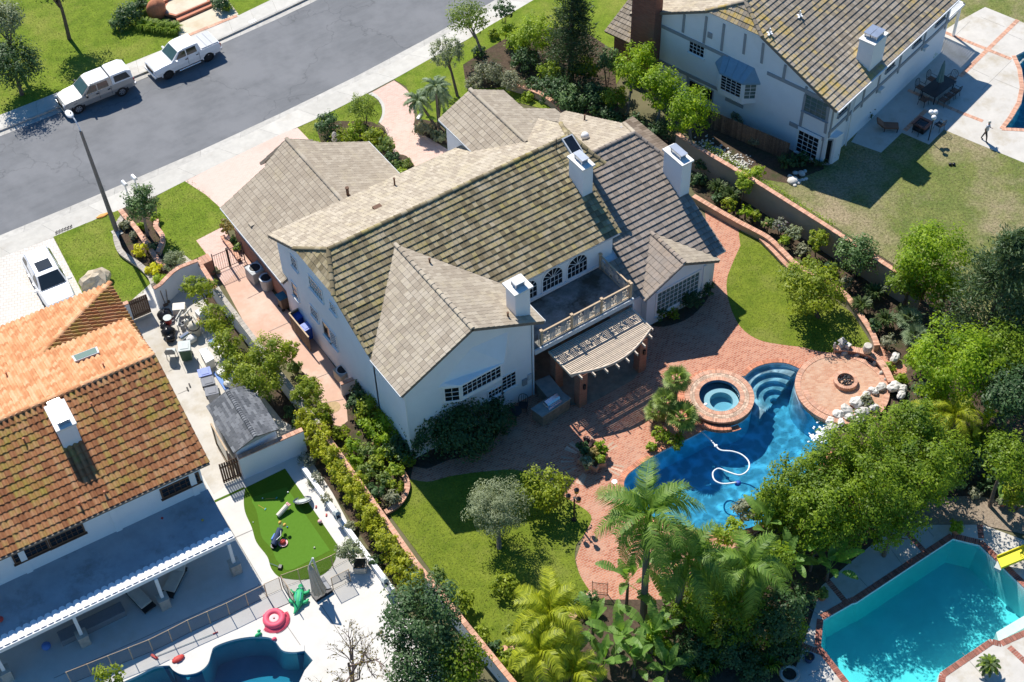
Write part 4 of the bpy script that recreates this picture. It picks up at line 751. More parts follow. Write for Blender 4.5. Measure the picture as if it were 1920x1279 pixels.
BX(LF((x0c + x1c) / 2, -2.84, 2.68), (x1c - x0c, 0.09, 0.26), LF.ang).B('fascia', 'white_paint', PCOV, W=1)
BX(LF((x0c + x1c) / 2, -2.62, 2.55), (x1c - x0c, 0.14, 0.22), LF.ang).B('beam', 'white_paint', PCOV, W=1)
for rg, x, y in (('J', 1292, 690), ('J', 440, 1105), ('k', 470, 1050), ('k', 40, 1250)):
    p = at(rg, x, y, 0.2); BX((p.x, p.y, 0.41), (0.52, 0.52, 0.82), LF.ang).box((p.x, p.y, 0.85), (0.58, 0.58, 0.06), LF.ang).B('pedestal', 'stone', PCOV, W=1, bevel=0.02)
    BX((p.x, p.y, 1.72), (0.17, 0.17, 1.68), LF.ang).B('post', 'white_paint', PCOV, W=1)
RHF = Frame3((23.6, -1.36, 0), atan2(0.2606, 0.9655)); rz_, rry, rrz, rp = 4.95, 8.2, 8.97, 0.49
RH = empty('house', tuple(RHF(8, 8, 0)), 0, 'white half-timbered house with mossy tile roof in the top right corner', 'house')
RR = Roofs(RH)
def rmoss(rn, p):
    q = p - RHF.o; xx = q.dot(RHF.ax); yy = q.dot(RHF.ay); return min(1, max(0, rn.random() * 0.75 + (0.45 if xx < 0.6 else 0) + (0.25 if xx < 2.5 else 0) * rn.random() + (0.25 if yy < 2 and xx < 6 else 0)))
RLEN = 16.0
RR.slope([RHF(0, 0, rz_), RHF(0, 6.05, 7.91), RHF(1.12, rry, rrz), RHF(RLEN, rry, rrz), RHF(RLEN, 0, rz_)], 0, 'tile_neighbour', w=0.30, e=0.36, th=0.085, tintf=rmoss)
RR.slope([RHF(1.12, rry, rrz), RHF(0, 6.05, 7.91), RHF(0, 10.35, 7.91)], 0, 'tile_neighbour', th=0.06, seen=False)
RR.slope([RHF(1.12, rry, rrz), RHF(0, 10.35, 7.91), RHF(0, 16.4, rz_), RHF(RLEN, 16.4, rz_), RHF(RLEN, rry, rrz)], 0, 'tile_cream', th=0.04, seen=False)
q0, q1 = at('L', 212, 378, 2.9), at('L', 512, 520, 2.9); dq = (q1 - q0).normalized()
upd = V3((0, 0, 1)).cross(dq).normalized(); upd = upd if upd.y > 0 else -upd
RR.slope([q0, q1 + dq * 1.5, q1 + dq * 1.5 + upd * 4.2 + V3((0, 0, 2.1)), q0 + upd * 4.2 + V3((0, 0, 2.1)) + dq * 0.2], 0, 'tile_neighbour', th=0.06, seen=False, tintf=lambda rn, p: rn.random() * 0.5)
RR.finish()
for a_, b_ in ((RHF(1.12, rry, rrz), RHF(RLEN, rry, rrz)), (RHF(0, 6.05, 7.91), RHF(1.12, rry, rrz)), (RHF(0, 10.35, 7.91), RHF(1.12, rry, rrz))): ridge(RH, a_, b_, 'tile_neighbour')
rw = 0.30
lblock([(0.5, -0.02), (15.9, -0.02), (15.9, rz_ + 0.05), (10.3, 7.7), (6.1, 7.7), (0.5, rz_ + 0.05)], rw, RLEN - 0.3, F=RHF, root=RH)
fw = [q0 + dq * 0.5 + upd * 0.5, q1 + dq * 1.5 + upd * 0.5, q1 + dq * 1.5 + upd * 7, q0 + dq * 0.5 + upd * 7]
MB().prism([tuple(p[:2]) for p in fw], -0.02, 2.85).B('wall', 'brick_wall', RH, W=1)
gutterline(RH, [RHF(-0.02, -0.06, rz_), RHF(RLEN, -0.06, rz_)], 'white_paint', w=0.12)
wp, wn, wu = RHF(rw, 0, 0), RHF.ax, -RHF.ay
def trim(rg, p, q, w=0.2, d=0.05, m='timber_grey'):
    a = on(rg, *p, wp, wn); b_ = on(rg, *q, wp, wn); t = (b_ - a).normalized(); s_ = t.cross(RHF.ax).normalized() * w / 2
    MB().extr([a - s_, b_ - s_, b_ + s_, a + s_], -RHF.ax * (d + _ru(0, 0.012))).B('timber', MATS[m], RH, W=1)
ta = on('L', 890, 318, wp, wn)
def horiz(rg, p, q, w=0.24, d=0.05):
    a = on(rg, *p, wp, wn); b_ = on(rg, *q, wp, wn); z = (a.z + b_.z) / 2; a.z = z; b_.z = z
    MB().extr([a - V3((0, 0, w / 2)), b_ - V3((0, 0, w / 2)), b_ + V3((0, 0, w / 2)), a + V3((0, 0, w / 2))], -RHF.ax * (d + 0.013)).B('timber', 'timber_grey', RH, W=1); return z
zt1 = horiz('L', (885, 315), (1700, 680)); zt1b = horiz('N6', (760, 880), (1400, 1170))
zt2 = horiz('L', (860, 730), (1640, 1095)); horiz('N6', (260, 1180), (470, 1290))
zt3 = horiz('F', (0, 860), (420, 1010), w=0.3)
for rg, p, q in (('L', (1175, 175), (1155, 390)), ('L', (1440, 200), (1405, 520)), ('L', (1650, 290), (1615, 610)), ('N6', (500, 410), (475, 650)), ('N6', (715, 520), (690, 760)), ('N6', (980, 780), (950, 960)), ('N6', (1235, 1040), (1215, 1100)), ('L', (1215, 900), (1215, 1070)), ('F', (195, 500), (130, 880)), ('F', (470, 640), (430, 960)), ('L', (898, 170), (885, 320))): trim(rg, p, q, 0.17)
def rwin(rg, c, w, h, cols, rows, **kw):
    p = on(rg, *c, wp, wn); return window(RH, p - wu * w / 2 - V3((0, 0, h / 2)), wu, 0, w, h, cols, rows, **kw)
rwin('L', (1322, 592), 1.15, 0.85, 4, 3); rwin('F', (325, 650), 1.75, 1.3, 4, 4, fm='timber_grey', gm='pale_glass'); rwin('L', (1370, 1090), 1.9, 0.9, 2, 1, fm='timber_grey')
cb0 = RHF(rw - 0.55, 0.3, 0); b = MB(); b.prism([tuple(RHF(*p, 0)[:2]) for p in ((rw + 0.1, 2.9), (rw - 0.1, 2.6), (rw - 0.1, 0.9), (rw + 0.5, 0.1), (rw + 1.2, 0.0), (rw + 1.2, 2.9))], -0.02, 2.25); b.B('corner_bay', 'stucco', RH, W=1); window(RH, RHF(rw - 0.1, 2.5, 0.3), -RHF.ay, 0, 1.5, 1.75, 4, 5)
u2 = RHF(rw + 0.5, 0.1, 0) - RHF(rw - 0.1, 0.9, 0); window(RH, RHF(rw - 0.1, 0.9, 0.15) + u2 * 0.2, u2, 0, 0.55, 1.9, 2, 1, fm='timber_grey')
bc = on('N6', 440, 985, wp, wn); byc = (bc - RHF.o).dot(RHF.ay) + 0.15; bz0, bz1 = bc.z - 1.15, bc.z + 0.62
bb = [RHF(rw + 0.02, byc + 1.75, 0), RHF(rw - 0.62, byc + 1.1, 0), RHF(rw - 0.62, byc - 0.75, 0), RHF(rw + 0.02, byc - 1.45, 0)]
bo = MB().prism([tuple(p[:2]) for p in bb], bz0, bz1).B('bay', 'stucco', RH, W=1)
e_ = [p + (-RHF.ax * 0.12) for p in bb]; e_[0] = RHF(rw + 0.01, byc + 1.95, 0); e_[3] = RHF(rw + 0.01, byc - 1.65, 0)
t0, t1 = RHF(rw, byc + 1.35, bz1 + 0.95), RHF(rw, byc - 1.05, bz1 + 0.95); E_ = [V3((p.x, p.y, bz1)) for p in e_]
MB().add([E_[0], E_[1], t0], [(0, 1, 2)]).add([E_[1], E_[2], t1, t0], [(0, 1, 2, 3)]).add([E_[2], E_[3], t1], [(0, 1, 2)]).add([p - V3((0, 0, 0.13)) for p in E_] + E_, [(0, 1, 5, 4), (1, 2, 6, 5), (2, 3, 7, 6), (3, 2, 1, 0)]).B('bay_roof', 'copper_roof', RH, W=1)
for k in range(3):
    t = 0.2 + 0.3 * k; TB([E_[1].lerp(E_[2], t) + V3((0, 0, 0.02)), t0.lerp(t1, t) + V3((0, 0, 0.02))], 0.025, 4).B('roof_seam', 'copper_roof', RH, W=1)
window(RH, RHF(rw - 0.62, byc + 0.95, bz0 + 0.45), -RHF.ay, 0, 1.55, 1.15, 4, 5, sill=False); us_ = (bb[3] - bb[2]).normalized(); window(RH, V3((bb[2].x, bb[2].y, bz0 + 0.45)) + us_ * 0.12, us_, 0, 0.72, 1.15, 2, 4, gm='pale_glass', sill=False)
BX(on('L', 1480, 425, wp, wn) - RHF.ax * 0.03, (0.06, 0.35, 0.42), RHF.ang).B('wall_vent', 'timber_grey', RH, W=1)
for xx, w_, z_ in ((1.25, 1.0, 3.55), (7.1, 1.0, 3.55), (10.6, 1.0, 3.55), (13.6, 1.2, 3.55)): window(RH, RHF(xx, 0.5, z_), RHF.ax, 0, w_, 0.85, 3, 2, fm='timber_grey', sill=True)
for xx in (0.45, 2.6, 4.4, 6.3, 9.0, 12.2, 15.3): BX(RHF(xx, 0.47, 3.6), (0.16, 0.07, 2.6), RHF.ang).B('timber', 'timber_grey', RH, W=1)
BX(RHF(8.5, 0.465, 2.75), (16.4, 0.08, 0.24), RHF.ang).B('timber', 'timber_grey', RH, W=1)
dp = RHF(3.1, 0.40, 0); TB([RHF(3.3, -0.05, 4.85), RHF(3.3, 0.40, 4.6), RHF(3.0, 0.40, 2.85), RHF(2.9, 0.36, 2.75), RHF(2.9, 0.36, 0.05)], 0.05, 6).B('downspout', 'white_paint', RH, W=1)
for xx in (6.6, 12.4): BX(RHF(xx, 0.35, 2.45), (0.5, 0.3, 0.25), RHF.ang).B('wall_lamp', 'white_paint', RH, W=1)
cl0 = on('L', 800, 640, wp - RHF.ax * 0.75, wn); cy_ = (cl0 - RHF.o).dot(RHF.ay); cb = RHF(rw - 0.42, cy_ + 0.95, 0)
brickmat('chimney_bricks', (0.20, 0.075, 0.05), (0.27, 0.11, 0.075), (0.16, 0.11, 0.09), 0.22, 0.075, 0, 0.009, wall=True)
BX((cb.x, cb.y, 4.9), (0.85, 1.9, 9.84), RHF.ang).B('brick_chimney', 'chimney_bricks', RH, W=1)
rsp, rsn = RHF(0, 0, rz_), V3((0, 0, 1)) - RHF.ay * rp
c0, c1, c2 = on('F', 955, 232, rsp, rsn), on('F', 800, 72, rsp, rsn), on('F', 1108, 82, rsp, rsn)
zt = zabove(c0, 'N7', 118, 560); wx = max(0.9, (c2 - c0).dot(RHF.ax)); wy = max(0.9, (c1 - c0).dot(RHF.ay)); cc = c0 + RHF.ax * wx / 2 + RHF.ay * wy / 2
chimney(RH, cc.x, cc.y, wx, wy, 4.9, zt, RHF.ang, caps=2, cap=0.05)
for rg, x, y in (('N6', 785, 420), ('N6', 1145, 210)): p = on(rg, x, y, rsp, rsn); TB([p, p + V3((0, 0, 0.5))], 0.05, 6).box(p + V3((0, 0, 0.1)), (0.5, 0.12, 0.06), 0.5).box(p + V3((0, 0, 0.12)), (0.12, 0.4, 0.05), 0.5).B('roof_vent', 'white_paint', RH, W=1)
cot = 1 / math.tan(R(SUN_EL)); sv = V3((cos(R(SUN_DIR)) * cot, sin(R(SUN_DIR)) * cot, 1.0))
PG = empty('pergola', tuple(at('N7', 1000, 500, 0)), 0, 'white lattice pergola at the far end of the half-timbered house', 'pergola')
g4 = [at('N7', x, y, 0) + sv * 2.75 for x, y in ((925, 440), (1368, 642), (1152, 848), (825, 706))]
b = MB()
for i in range(4): a, c = g4[i], g4[(i + 1) % 4]; d = c - a; m_ = (a + c) / 2; BX(m_, (d.length + 0.15, 0.16, 0.2), atan2(d.y, d.x)).B('beam', 'white_paint', PG, W=1)
for i in range(1, 16):
    t = i / 16; a, c = g4[0].lerp(g4[1], t), g4[3].lerp(g4[2], t); d = c - a; BX((a + c) / 2 + V3((0, 0, 0.05)), (d.length, 0.055, 0.05), atan2(d.y, d.x)).B('slat', 'white_paint', PG, W=1)
for i in range(1, 20):
    t = i / 20; a, c = g4[0].lerp(g4[3], t), g4[1].lerp(g4[2], t); d = c - a; BX((a + c) / 2 + V3((0, 0, 0.11)), (d.length, 0.055, 0.05), atan2(d.y, d.x)).B('slat', 'white_paint', PG, W=1)
for rg, x, y in (('N7', 1070, 432), ('N7', 870, 605)): p = at(rg, x, y, 0); BX((p.x, p.y, 1.33), (0.16, 0.16, 2.66), RHF.ang).B('post', 'white_paint', PG, W=1)
def watermat(name, absorb, dens, rip=2.2, bump=0.25, caustic=0.5, cscale=1.4, gl=1.0):
    tint = (1.0, 1.0, 1.0)
    m = bpy.data.materials.new(name); m.use_nodes = True; nt = m.node_tree; N = nt.nodes; Lk = nt.links.new; N.remove(N['Principled BSDF'])
    geo = N.new('ShaderNodeNewGeometry'); n = N.new('ShaderNodeTexNoise'); I(n, 'Scale', rip); I(n, 'Detail', 3); I(n, 'Distortion', 0.6); Lk(geo.outputs['Position'], n.inputs['Vector'])
    bp = N.new('ShaderNodeBump'); I(bp, 'Strength', bump); I(bp, 'Distance', 0.2); Lk(n.outputs['Fac'], bp.inputs['Height'])
    w = N.new('ShaderNodeTexVoronoi'); w.feature = 'SMOOTH_F1'; I(w, 'Scale', cscale); I(w, 'Smoothness', 0.35)
    wn = N.new('ShaderNodeTexNoise'); I(wn, 'Scale', 1.1); I(wn, 'Detail', 2); Lk(geo.outputs['Position'], wn.inputs['Vector'])
    ad = N.new('ShaderNodeVectorMath'); ad.operation = 'ADD'; sc = N.new('ShaderNodeVectorMath'); sc.operation = 'SCALE'; I(sc, 'Scale', 0.7); Lk(wn.outputs['Color'], sc.inputs[0]); Lk(geo.outputs['Position'], ad.inputs[0]); Lk(sc.outputs[0], ad.inputs[1]); Lk(ad.outputs[0], w.inputs['Vector'])
    rp = N.new('ShaderNodeValToRGB'); e = rp.color_ramp.elements; e[0].position = 0.42; e[1].position = 0.80; k = 1 - caustic
    e[0].color = (tint[0] * k, tint[1] * k, tint[2] * k, 1); e[1].color = (*tint, 1); Lk(w.outputs['Distance'], rp.inputs[0])  # caustic web: focused sunlight painted into the water's transparent colour
    tr = N.new('ShaderNodeBsdfTransparent'); Lk(rp.outputs[0], tr.inputs[0]); gs = N.new('ShaderNodeBsdfGlossy'); I(gs, 'Roughness', 0.03); Lk(bp.outputs[0], gs.inputs['Normal'])
    fr = N.new('ShaderNodeFresnel'); I(fr, 'IOR', 1.33); Lk(bp.outputs[0], fr.inputs['Normal']); mu = N.new('ShaderNodeMath'); mu.operation = 'MULTIPLY'; mu.inputs[1].default_value = gl; Lk(fr.outputs[0], mu.inputs[0])
    mx = N.new('ShaderNodeMixShader'); Lk(mu.outputs[0], mx.inputs[0]); Lk(tr.outputs[0], mx.inputs[1]); Lk(gs.outputs[0], mx.inputs[2]); va = N.new('ShaderNodeVolumeAbsorption'); I(va, 'Color', (*absorb, 1)); I(va, 'Density', dens); Lk(va.outputs[0], N['Material Output'].inputs['Volume']); Lk(mx.outputs[0], N['Material Output'].inputs[0]); MATS[name] = m
watermat('water_blue', (0.10, 0.835, 0.98), 0.62, rip=5.0, bump=0.22, caustic=0.42, cscale=2.0)
watermat('water_calm', (0.06, 0.88, 0.92), 0.6, rip=1.2, bump=0.06, caustic=0.05, cscale=0.8)
watermat('water_spa', (0.25, 0.76, 0.90), 0.8, rip=4, bump=0.06, caustic=0.05, cscale=2)
watermat('water_deep', (0.03, 0.68, 0.80), 0.9, rip=1.4, bump=0.08, caustic=0.06, cscale=1.0)
mat('plaster_blue', (0.52, 0.66, 0.74), var=0.06, scale=1.5, rough=0.8)
mat('plaster_turquoise', (0.66, 0.76, 0.74), var=0.05, scale=1.0, rough=0.8)
mat('plaster_teal', (0.40, 0.52, 0.55), var=0.07, scale=1.0, rough=0.8)
mat('plaster_spa', (0.34, 0.50, 0.54), var=0.08, scale=2, rough=0.8)
mat('pool_tile', (0.04, 0.13, 0.26), var=0.3, scale=12, rough=0.3)
mat('foam', (0.85, 0.9, 0.92), var=0.05, rough=0.6)
def pool(name, outline, m_floor, m_water, depth, label, coping=None, cop_m='brick_red', water_z=-0.13, cw=0.30, cz=0.035, floor2=None):
    c = sum((V3((p[0], p[1], 0)) for p in outline), V3()) / len(outline); root = empty(name, (c.x, c.y, 0), 0, label, 'pool')
    n = len(outline); O = [V3((p[0], p[1], 0)) for p in outline]
    b = MB(); vs = [(p.x, p.y, -0.01) for p in O] + [(c.x + (p.x - c.x) * 0.93, c.y + (p.y - c.y) * 0.93, -depth) for p in O]
    b.add(vs, [(i, (i + 1) % n, n + (i + 1) % n, n + i) for i in range(n)])
    for t in tessellate_polygon([[V3((v[0], v[1], 0)) for v in vs[n:]]]): b.add([vs[n + i] for i in t], [(0, 1, 2)])
    b.B('basin', MATS[m_floor], root, W=1)
    tl = MB(); vs = [(p.x, p.y, 0.0) for p in O] + [(c.x + (p.x - c.x) * 0.997, c.y + (p.y - c.y) * 0.997, -0.22) for p in O]; tl.add(vs, [(i, (i + 1) % n, n + (i + 1) % n, n + i) for i in range(n)]); tl.B('waterline_tile', 'pool_tile', root, W=1)
    w = MB(); w.prism([(c.x + (p.x - c.x) * 0.996, c.y + (p.y - c.y) * 0.996) for p in O], -depth - 0.4, water_z, bottom=True)
    w.B('water', MATS[m_water], root, W=1)
    if coping:
        cb = MB()
        for ln in coping: line_bricks(cb, ln, cw, -0.02, cz, 0.105)
        o = cb.B('brick_coping', MATS[cop_m], root, W=1); o['kind'] = 'stuff'
    return root
def line_bricks(mb, line, w, z0, z1, step, gap=0.012, jit=0.004):
    pts = resample(line, step); rn = random.Random(len(pts))
    for a, b_ in zip(pts, pts[1:]):
        d = b_ - a; mb.box(((a.x + b_.x) / 2, (a.y + b_.y) / 2, (z0 + z1) / 2 + rn.uniform(-jit, jit)), (max(0.02, d.length - gap), w, z1 - z0), atan2(d.y, d.x), tint=rn.random())
def ring_bricks(mb, c, r0, r1, z0, z1, n, a0=0.0, a1=2 * pi, gap=0.10):
    rn = random.Random(n)
    for i in range(n):
        t0 = a0 + (a1 - a0) * (i + gap / 2) / n; t1 = a0 + (a1 - a0) * (i + 1 - gap / 2) / n; j = rn.uniform(-0.004, 0.004)
        vs = [(c[0] + r * cos(t), c[1] + r * sin(t), z) for z in (z0, z1 + j) for r, t in ((r0, t0), (r1, t0), (r1, t1), (r0, t1))]
        mb.add(vs, [(3, 2, 1, 0), (4, 5, 6, 7), (0, 1, 5, 4), (1, 2, 6, 5), (2, 3, 7, 6), (3, 0, 4, 7)], rn.random())
npool = len(POOL); i_sp = npool - 16
P1 = pool('swimming_pool', POOL, 'plaster_blue', 'water_blue', 1.6, 'blue freeform swimming pool with curved steps beside the round spa', [offset_line(POOL[0:26], 0.15), offset_line(POOL[62:i_sp], 0.15)])
stc = at('p', 962, 262, 0); st = MB()
R0 = (at('p', 870, 90, 0) - stc).length
for k in range(4):
    r_in, z_ = R0 - 0.42 * (k + 1), -0.30 - 0.27 * k; r_out = R0 + 0.3; na = 28; vs = []
    for i in range(na + 1):
        t = R(15) + R(190) * i / na; vs += [(stc.x + r_in * cos(t), stc.y + r_in * sin(t), z_), (stc.x + r_out * cos(t), stc.y + r_out * sin(t), z_), (stc.x + r_in * cos(t), stc.y + r_in * sin(t), z_ - 0.3)]
    st.add(vs, [(3 * i, 3 * i + 1, 3 * i + 4, 3 * i + 3) for i in range(na)] + [(3 * i, 3 * i + 3, 3 * i + 5, 3 * i + 2) for i in range(na)])
mat('step_plaster', (0.45, 0.60, 0.68), var=0.06, scale=2, rough=0.8); st.B('pool_steps', 'step_plaster', P1, W=1)
fm = MB()
for k in range(90):
    p = at('p', random.gauss(1268, 32), random.gauss(585, 26), -0.12); fm.ell((p.x, p.y, -0.12), (_ru(0.03, 0.14), _ru(0.03, 0.12), 0.02), 6, 4)
fm.B('foam', 'foam', P1, W=1)['kind'] = 'stuff'
P2_ = pool('swimming_pool', POOL2, 'plaster_turquoise', 'water_calm', 1.7, 'turquoise angular swimming pool with red brick coping in the lower right corner', [offset_line(POOL2[:8], 0.17), offset_line(POOL2[8:14], 0.17), offset_line(POOL2[-3:] + POOL2[:1], 0.17)], 'brick_dark', cw=0.32)
q = px([(1872, 1203), (1935, 1170), (1925, 1152), (1868, 1186)], -0.35); MB().extr(q, (0, 0, -1.0)).B('pool_steps', 'concrete_cap', P2_, W=1)
P3_ = pool('swimming_pool', POOL3, 'plaster_teal', 'water_deep', 1.7, 'dark teal curving pool with white concrete rim at the bottom left', None)
cb = MB(); strip_wall(cb, offset_line(POOL3[:-6], 0.17), 0.34, -0.02, 0.05); cb.B('pool_rim', 'patio_concrete', P3_, W=1)
P4_ = pool('swimming_pool', POOL4, 'plaster_teal', 'water_blue', 1.4, 'small piece of blue pool with orange brick coping at the right edge', [offset_line(POOL4[4:] + POOL4[:1], 0.17)], 'cop_sal')
TB([at('N7', 1850, 790, -0.3), at('N7', 1918, 720, -0.3)], 0.12, 6).B('pool_steps', 'concrete_cap', P4_, W=1)
for nm_, rt, rg_, lns in (('brick_band', 'pool_terrace', 'N7', [((1150, 925), (1845, 245)), ((965, 392), (1765, 715))]), ('brick_band', 'pool_terrace', 's3', [((190, 178), (640, 370)), ((640, 370), (820, 440)), ((160, 520), (345, 345))]), ('brick_band', 'pool_terrace.001', 'n', [((790, 695), (905, 830)), ((1200, 395), (1350, 555)), ((640, 1065), (800, 1130)), ((1820, 1085), (1960, 1215)), ((1655, 390), (1665, 480))])):
    b = MB()
    for a_, c_ in lns: line_bricks(b, [at(rg_, *a_), at(rg_, *c_)], 0.3, 0.0, 0.026, 0.12)
    b.B(nm_, MATS['brick_dark' if rg_ == 'n' else 'cop_sal'], bpy.data.objects[rt], W=1)['kind'] = 'stuff'
mat('joint', (0.25, 0.235, 0.21), var=0.2, rough=0.95)
def joints(rt, rg_, lns, w=0.025, z=0.016):
    for a_, c_ in lns: a, c = at(rg_, *a_), at(rg_, *c_); d = c - a; BX(((a.x + c.x) / 2, (a.y + c.y) / 2, z), (d.length, w, 0.004), atan2(d.y, d.x)).B('joint', 'joint', bpy.data.objects[rt], W=1)
joints('pool_terrace', 'N7', [((1410, 1085), (1765, 735)), ((1290, 825), (1500, 925)), ((1400, 210), (1690, 330)), ((1105, 420), (1270, 262)), ((1560, 950), (1860, 1075)), ((1690, 395), (1890, 480))]); joints('pool_terrace.001', 'n', [((1165, 545), (1235, 640)), ((1340, 400), (1400, 470)), ((690, 860), (755, 905)), ((700, 1245), (830, 1180)), ((985, 700), (1040, 760)), ((1560, 1120), (1700, 1279))], z=0.024)
joints('back_patio', 'k', [((1200, 285), (1460, 720)), ((1300, 480), (1410, 432)), ((1440, 735), (1700, 1110)), ((1520, 880), (1780, 770)), ((300, 1260), (1440, 745)), ((1790, 850), (1960, 1110))], 0.03); joints('side_yard', 'M7', [((1500, 185), (1640, 130)), ((1580, 490), (1815, 445))]); joints('side_yard', 'q', [((560, 245), (640, 205)), ((680, 435), (800, 380))]); joints('side_yard.001', 'M6', [((100, 880), (210, 820)), ((310, 900), (215, 690)), ((215, 1150), (330, 1100))])
SPA = empty('spa', (SPA_C.x, SPA_C.y, 0), 0, 'round raised brick spa with pale teal water beside the blue pool', 'spa')
k_ = 40
def annulus(mb, c, r0, r1, z, n=48, a0=0, a1=2 * pi, tint=0.5, m=0):
    vs = []
    for i in range(n + 1): t = a0 + (a1 - a0) * i / n; vs += [(c[0] + r0 * cos(t), c[1] + r0 * sin(t), z), (c[0] + r1 * cos(t), c[1] + r1 * sin(t), z)]
    return mb.add(vs, [(2 * i, 2 * i + 1, 2 * i + 3, 2 * i + 2) for i in range(n)], tint, m)
def cylwall(mb, c, r, z0, z1, n=48, tint=0.5, m=0):
    vs = [(c[0] + r * cos(2 * pi * i / n), c[1] + r * sin(2 * pi * i / n), z) for z in (z0, z1) for i in range(n)]
    return mb.add(vs, [(i, (i + 1) % n, n + (i + 1) % n, n + i) for i in range(n)], tint, m)
cs = (SPA_C.x, SPA_C.y)
cylwall(MB(), cs, SPA_RO - 0.02, -1.5, 0.40).B('spa_wall', 'brick_wall', SPA, W=1)
b = MB(); ring_bricks(b, cs, SPA_R, SPA_R + 0.25, 0.30, 0.43, 74); ring_bricks(b, cs, SPA_RO - 0.24, SPA_RO + 0.03, 0.30, 0.43, 118); b.B('brick_coping', 'cop_sal', SPA, W=1)['kind'] = 'stuff'
mat('brick_mixed', (0.46, 0.30, 0.21), var=0.2, scale=6, tint=0.3, col2=(0.58, 0.44, 0.33), rough=0.85); b = MB()
for r_, n_ in ((SPA_R + 0.26, 40), (SPA_R + 0.395, 46)): ring_bricks(b, cs, r_, r_ + 0.125, 0.30, 0.42, n_, gap=0.05)
b.B('brick_band', 'brick_mixed', SPA, W=1)['kind'] = 'stuff'
b = MB(); cylwall(b, cs, SPA_R - 0.01, -0.45, 0.40); annulus(b, cs, 0, SPA_R, -0.45); c2 = (cs[0] + 0.06, cs[1] - 0.14); cylwall(b, c2, 0.74, -0.45, 0.02)
annulus(b, c2, 0.66, 0.98, 0.02); cylwall(b, c2, 0.66, -0.45, 0.02); b.B('basin', 'plaster_spa', SPA, W=1)
cylwall(MB(), cs, SPA_R - 0.012, 0.18, 0.42).B('waterline_tile', 'pool_tile', SPA, W=1)
LT([(SPA_R - 0.02, -0.6), (SPA_R - 0.02, 0.24)], (cs[0], cs[1], 0), 48).B('water', 'water_spa', SPA, W=1)
EL((cs[0] - 0.98, cs[1] + 0.05, 0.28), (0.14, 0.10, 0.05)).B('skimmer', 'white_paint', SPA, W=1)
b = MB(); ring_bricks(b, cs, SPA_RO + 0.08, SPA_RO + 0.42, -0.02, 0.022, 118, R(40), R(262)); ring_bricks(b, cs, SPA_RO + 0.06, SPA_RO + 0.38, -0.02, 0.19, 24, R(205), R(248)); b.B('brick_surround', 'brick_red', SPA, W=1)['kind'] = 'stuff'
FC, FR = (11.62, -15.68), 2.62
FT = empty('fire_terrace', (*FC, 0), 0, 'round raised brick terrace with stepped edge around the fire pit', 'terrace')
b = MB(); cylwall(b, FC, FR - 0.03, -1.5, 0.22); annulus(b, FC, 0, FR - 0.1, 0.225); b.B('paving', 'firepit_paving', FT, W=1)
b = MB(); ring_bricks(b, FC, FR - 0.28, FR + 0.03, 0.10, 0.25, 160); b.B('brick_coping', 'cop_sal', FT, W=1)['kind'] = 'stuff'
b = MB(); ring_bricks(b, FC, FR - 0.66, FR - 0.36, 0.2, 0.262, 80, R(150), R(262)); b.B('brick_step', 'cop_sal', FT, W=1)['kind'] = 'stuff'
PT = empty('fire_pit', (12.02, -15.50, 0.22), 0, 'round brick fire pit filled with dark lava rocks', 'fire pit'); b = MB(); cpt = (12.02, -15.50)
ring_bricks(b, cpt, 0.48, 0.68, 0.22, 0.50, 36, gap=0.06); b.B('brick_ring', 'cop_sal', PT, W=1)['kind'] = 'stuff'
mat('lava', (0.045, 0.045, 0.048), var=0.5, scale=9, rough=0.8, tint=0.5); b = MB()
for i in range(70):
    t, r_ = _ru(0, 6.28), 0.44 * math.sqrt(random.random()); s_ = _ru(0.04, 0.075); b.ell((cpt[0] + r_ * cos(t), cpt[1] + r_ * sin(t), 0.40 + _ru(-0.02, 0.03)), (s_, s_ * 0.8, s_ * 0.8), 6, 4, random.random(), jit=0.2)
b.B('lava_rock', 'lava', PT, W=1)['kind'] = 'stuff'
SW = empty('seat_wall', tuple(at('j', 1000, 1010, 0)), 0, 'curved brick seat wall with rounded stones behind the fire pit', 'wall')
swl = smoothpts(ats('j', [(848, 962), (950, 968), (1060, 1000), (1120, 1060), (1165, 1150)], 0.5), 5); b = MB(); strip_wall(b, swl, 0.32, -0.02, 0.46); b.B('wall', 'brick_wall', SW, W=1)
b = MB(); line_bricks(b, swl, 0.40, 0.46, 0.53, 0.11); b.B('brick_coping', 'cop_sal', SW, W=1)['kind'] = 'stuff'
for x, y, r_ in ((905, 990, 0.26), (975, 1000, 0.2), (1030, 1010, 0.18), (1075, 1045, 0.2), (1110, 1100, 0.18), (1135, 1135, 0.16)):
    p = at('j', x, y, 0.25); EL(p, (r_, r_ * 0.7, r_ * 0.8), 10, 7, jit=0.12).B('stone', 'stone', SW, S=1, W=1)
def gwall(label, rg, pts, z, w, body='stucco', cop='cop_sal', cw=None, step=0.24, name='garden_wall', cat='wall', ch=0.07, smooth=0, group=None):
    ln = ats(rg, pts, z); ln = smoothpts(ln, smooth) if smooth else ln; m_ = ln[len(ln) // 2]
    root = empty(name, (m_.x, m_.y, 0), 0, label, cat, group); b = MB(); strip_wall(b, ln, w, -0.1, z - ch); b.B('wall', MATS[body], root, W=1)
    if cop: c = MB(); line_bricks(c, ln, cw or w + 0.08, z - ch, z, step); c.B('brick_coping', MATS[cop], root, W=1)['kind'] = 'stuff'
    return root
mat('tan_render', (0.36, 0.29, 0.22), var=0.06, scale=1.5, rough=0.9, bump=0.15)
mat('beige_block', (0.50, 0.43, 0.35), var=0.15, scale=5, rough=0.9, tint=0.2)
gwall('long straight boundary wall with salmon coping between hedge and rear lawn', 'x', [(597, 795), (778, 1053), (962, 1279), (1090, 1437)], 1.45, 0.2, cw=0.28)
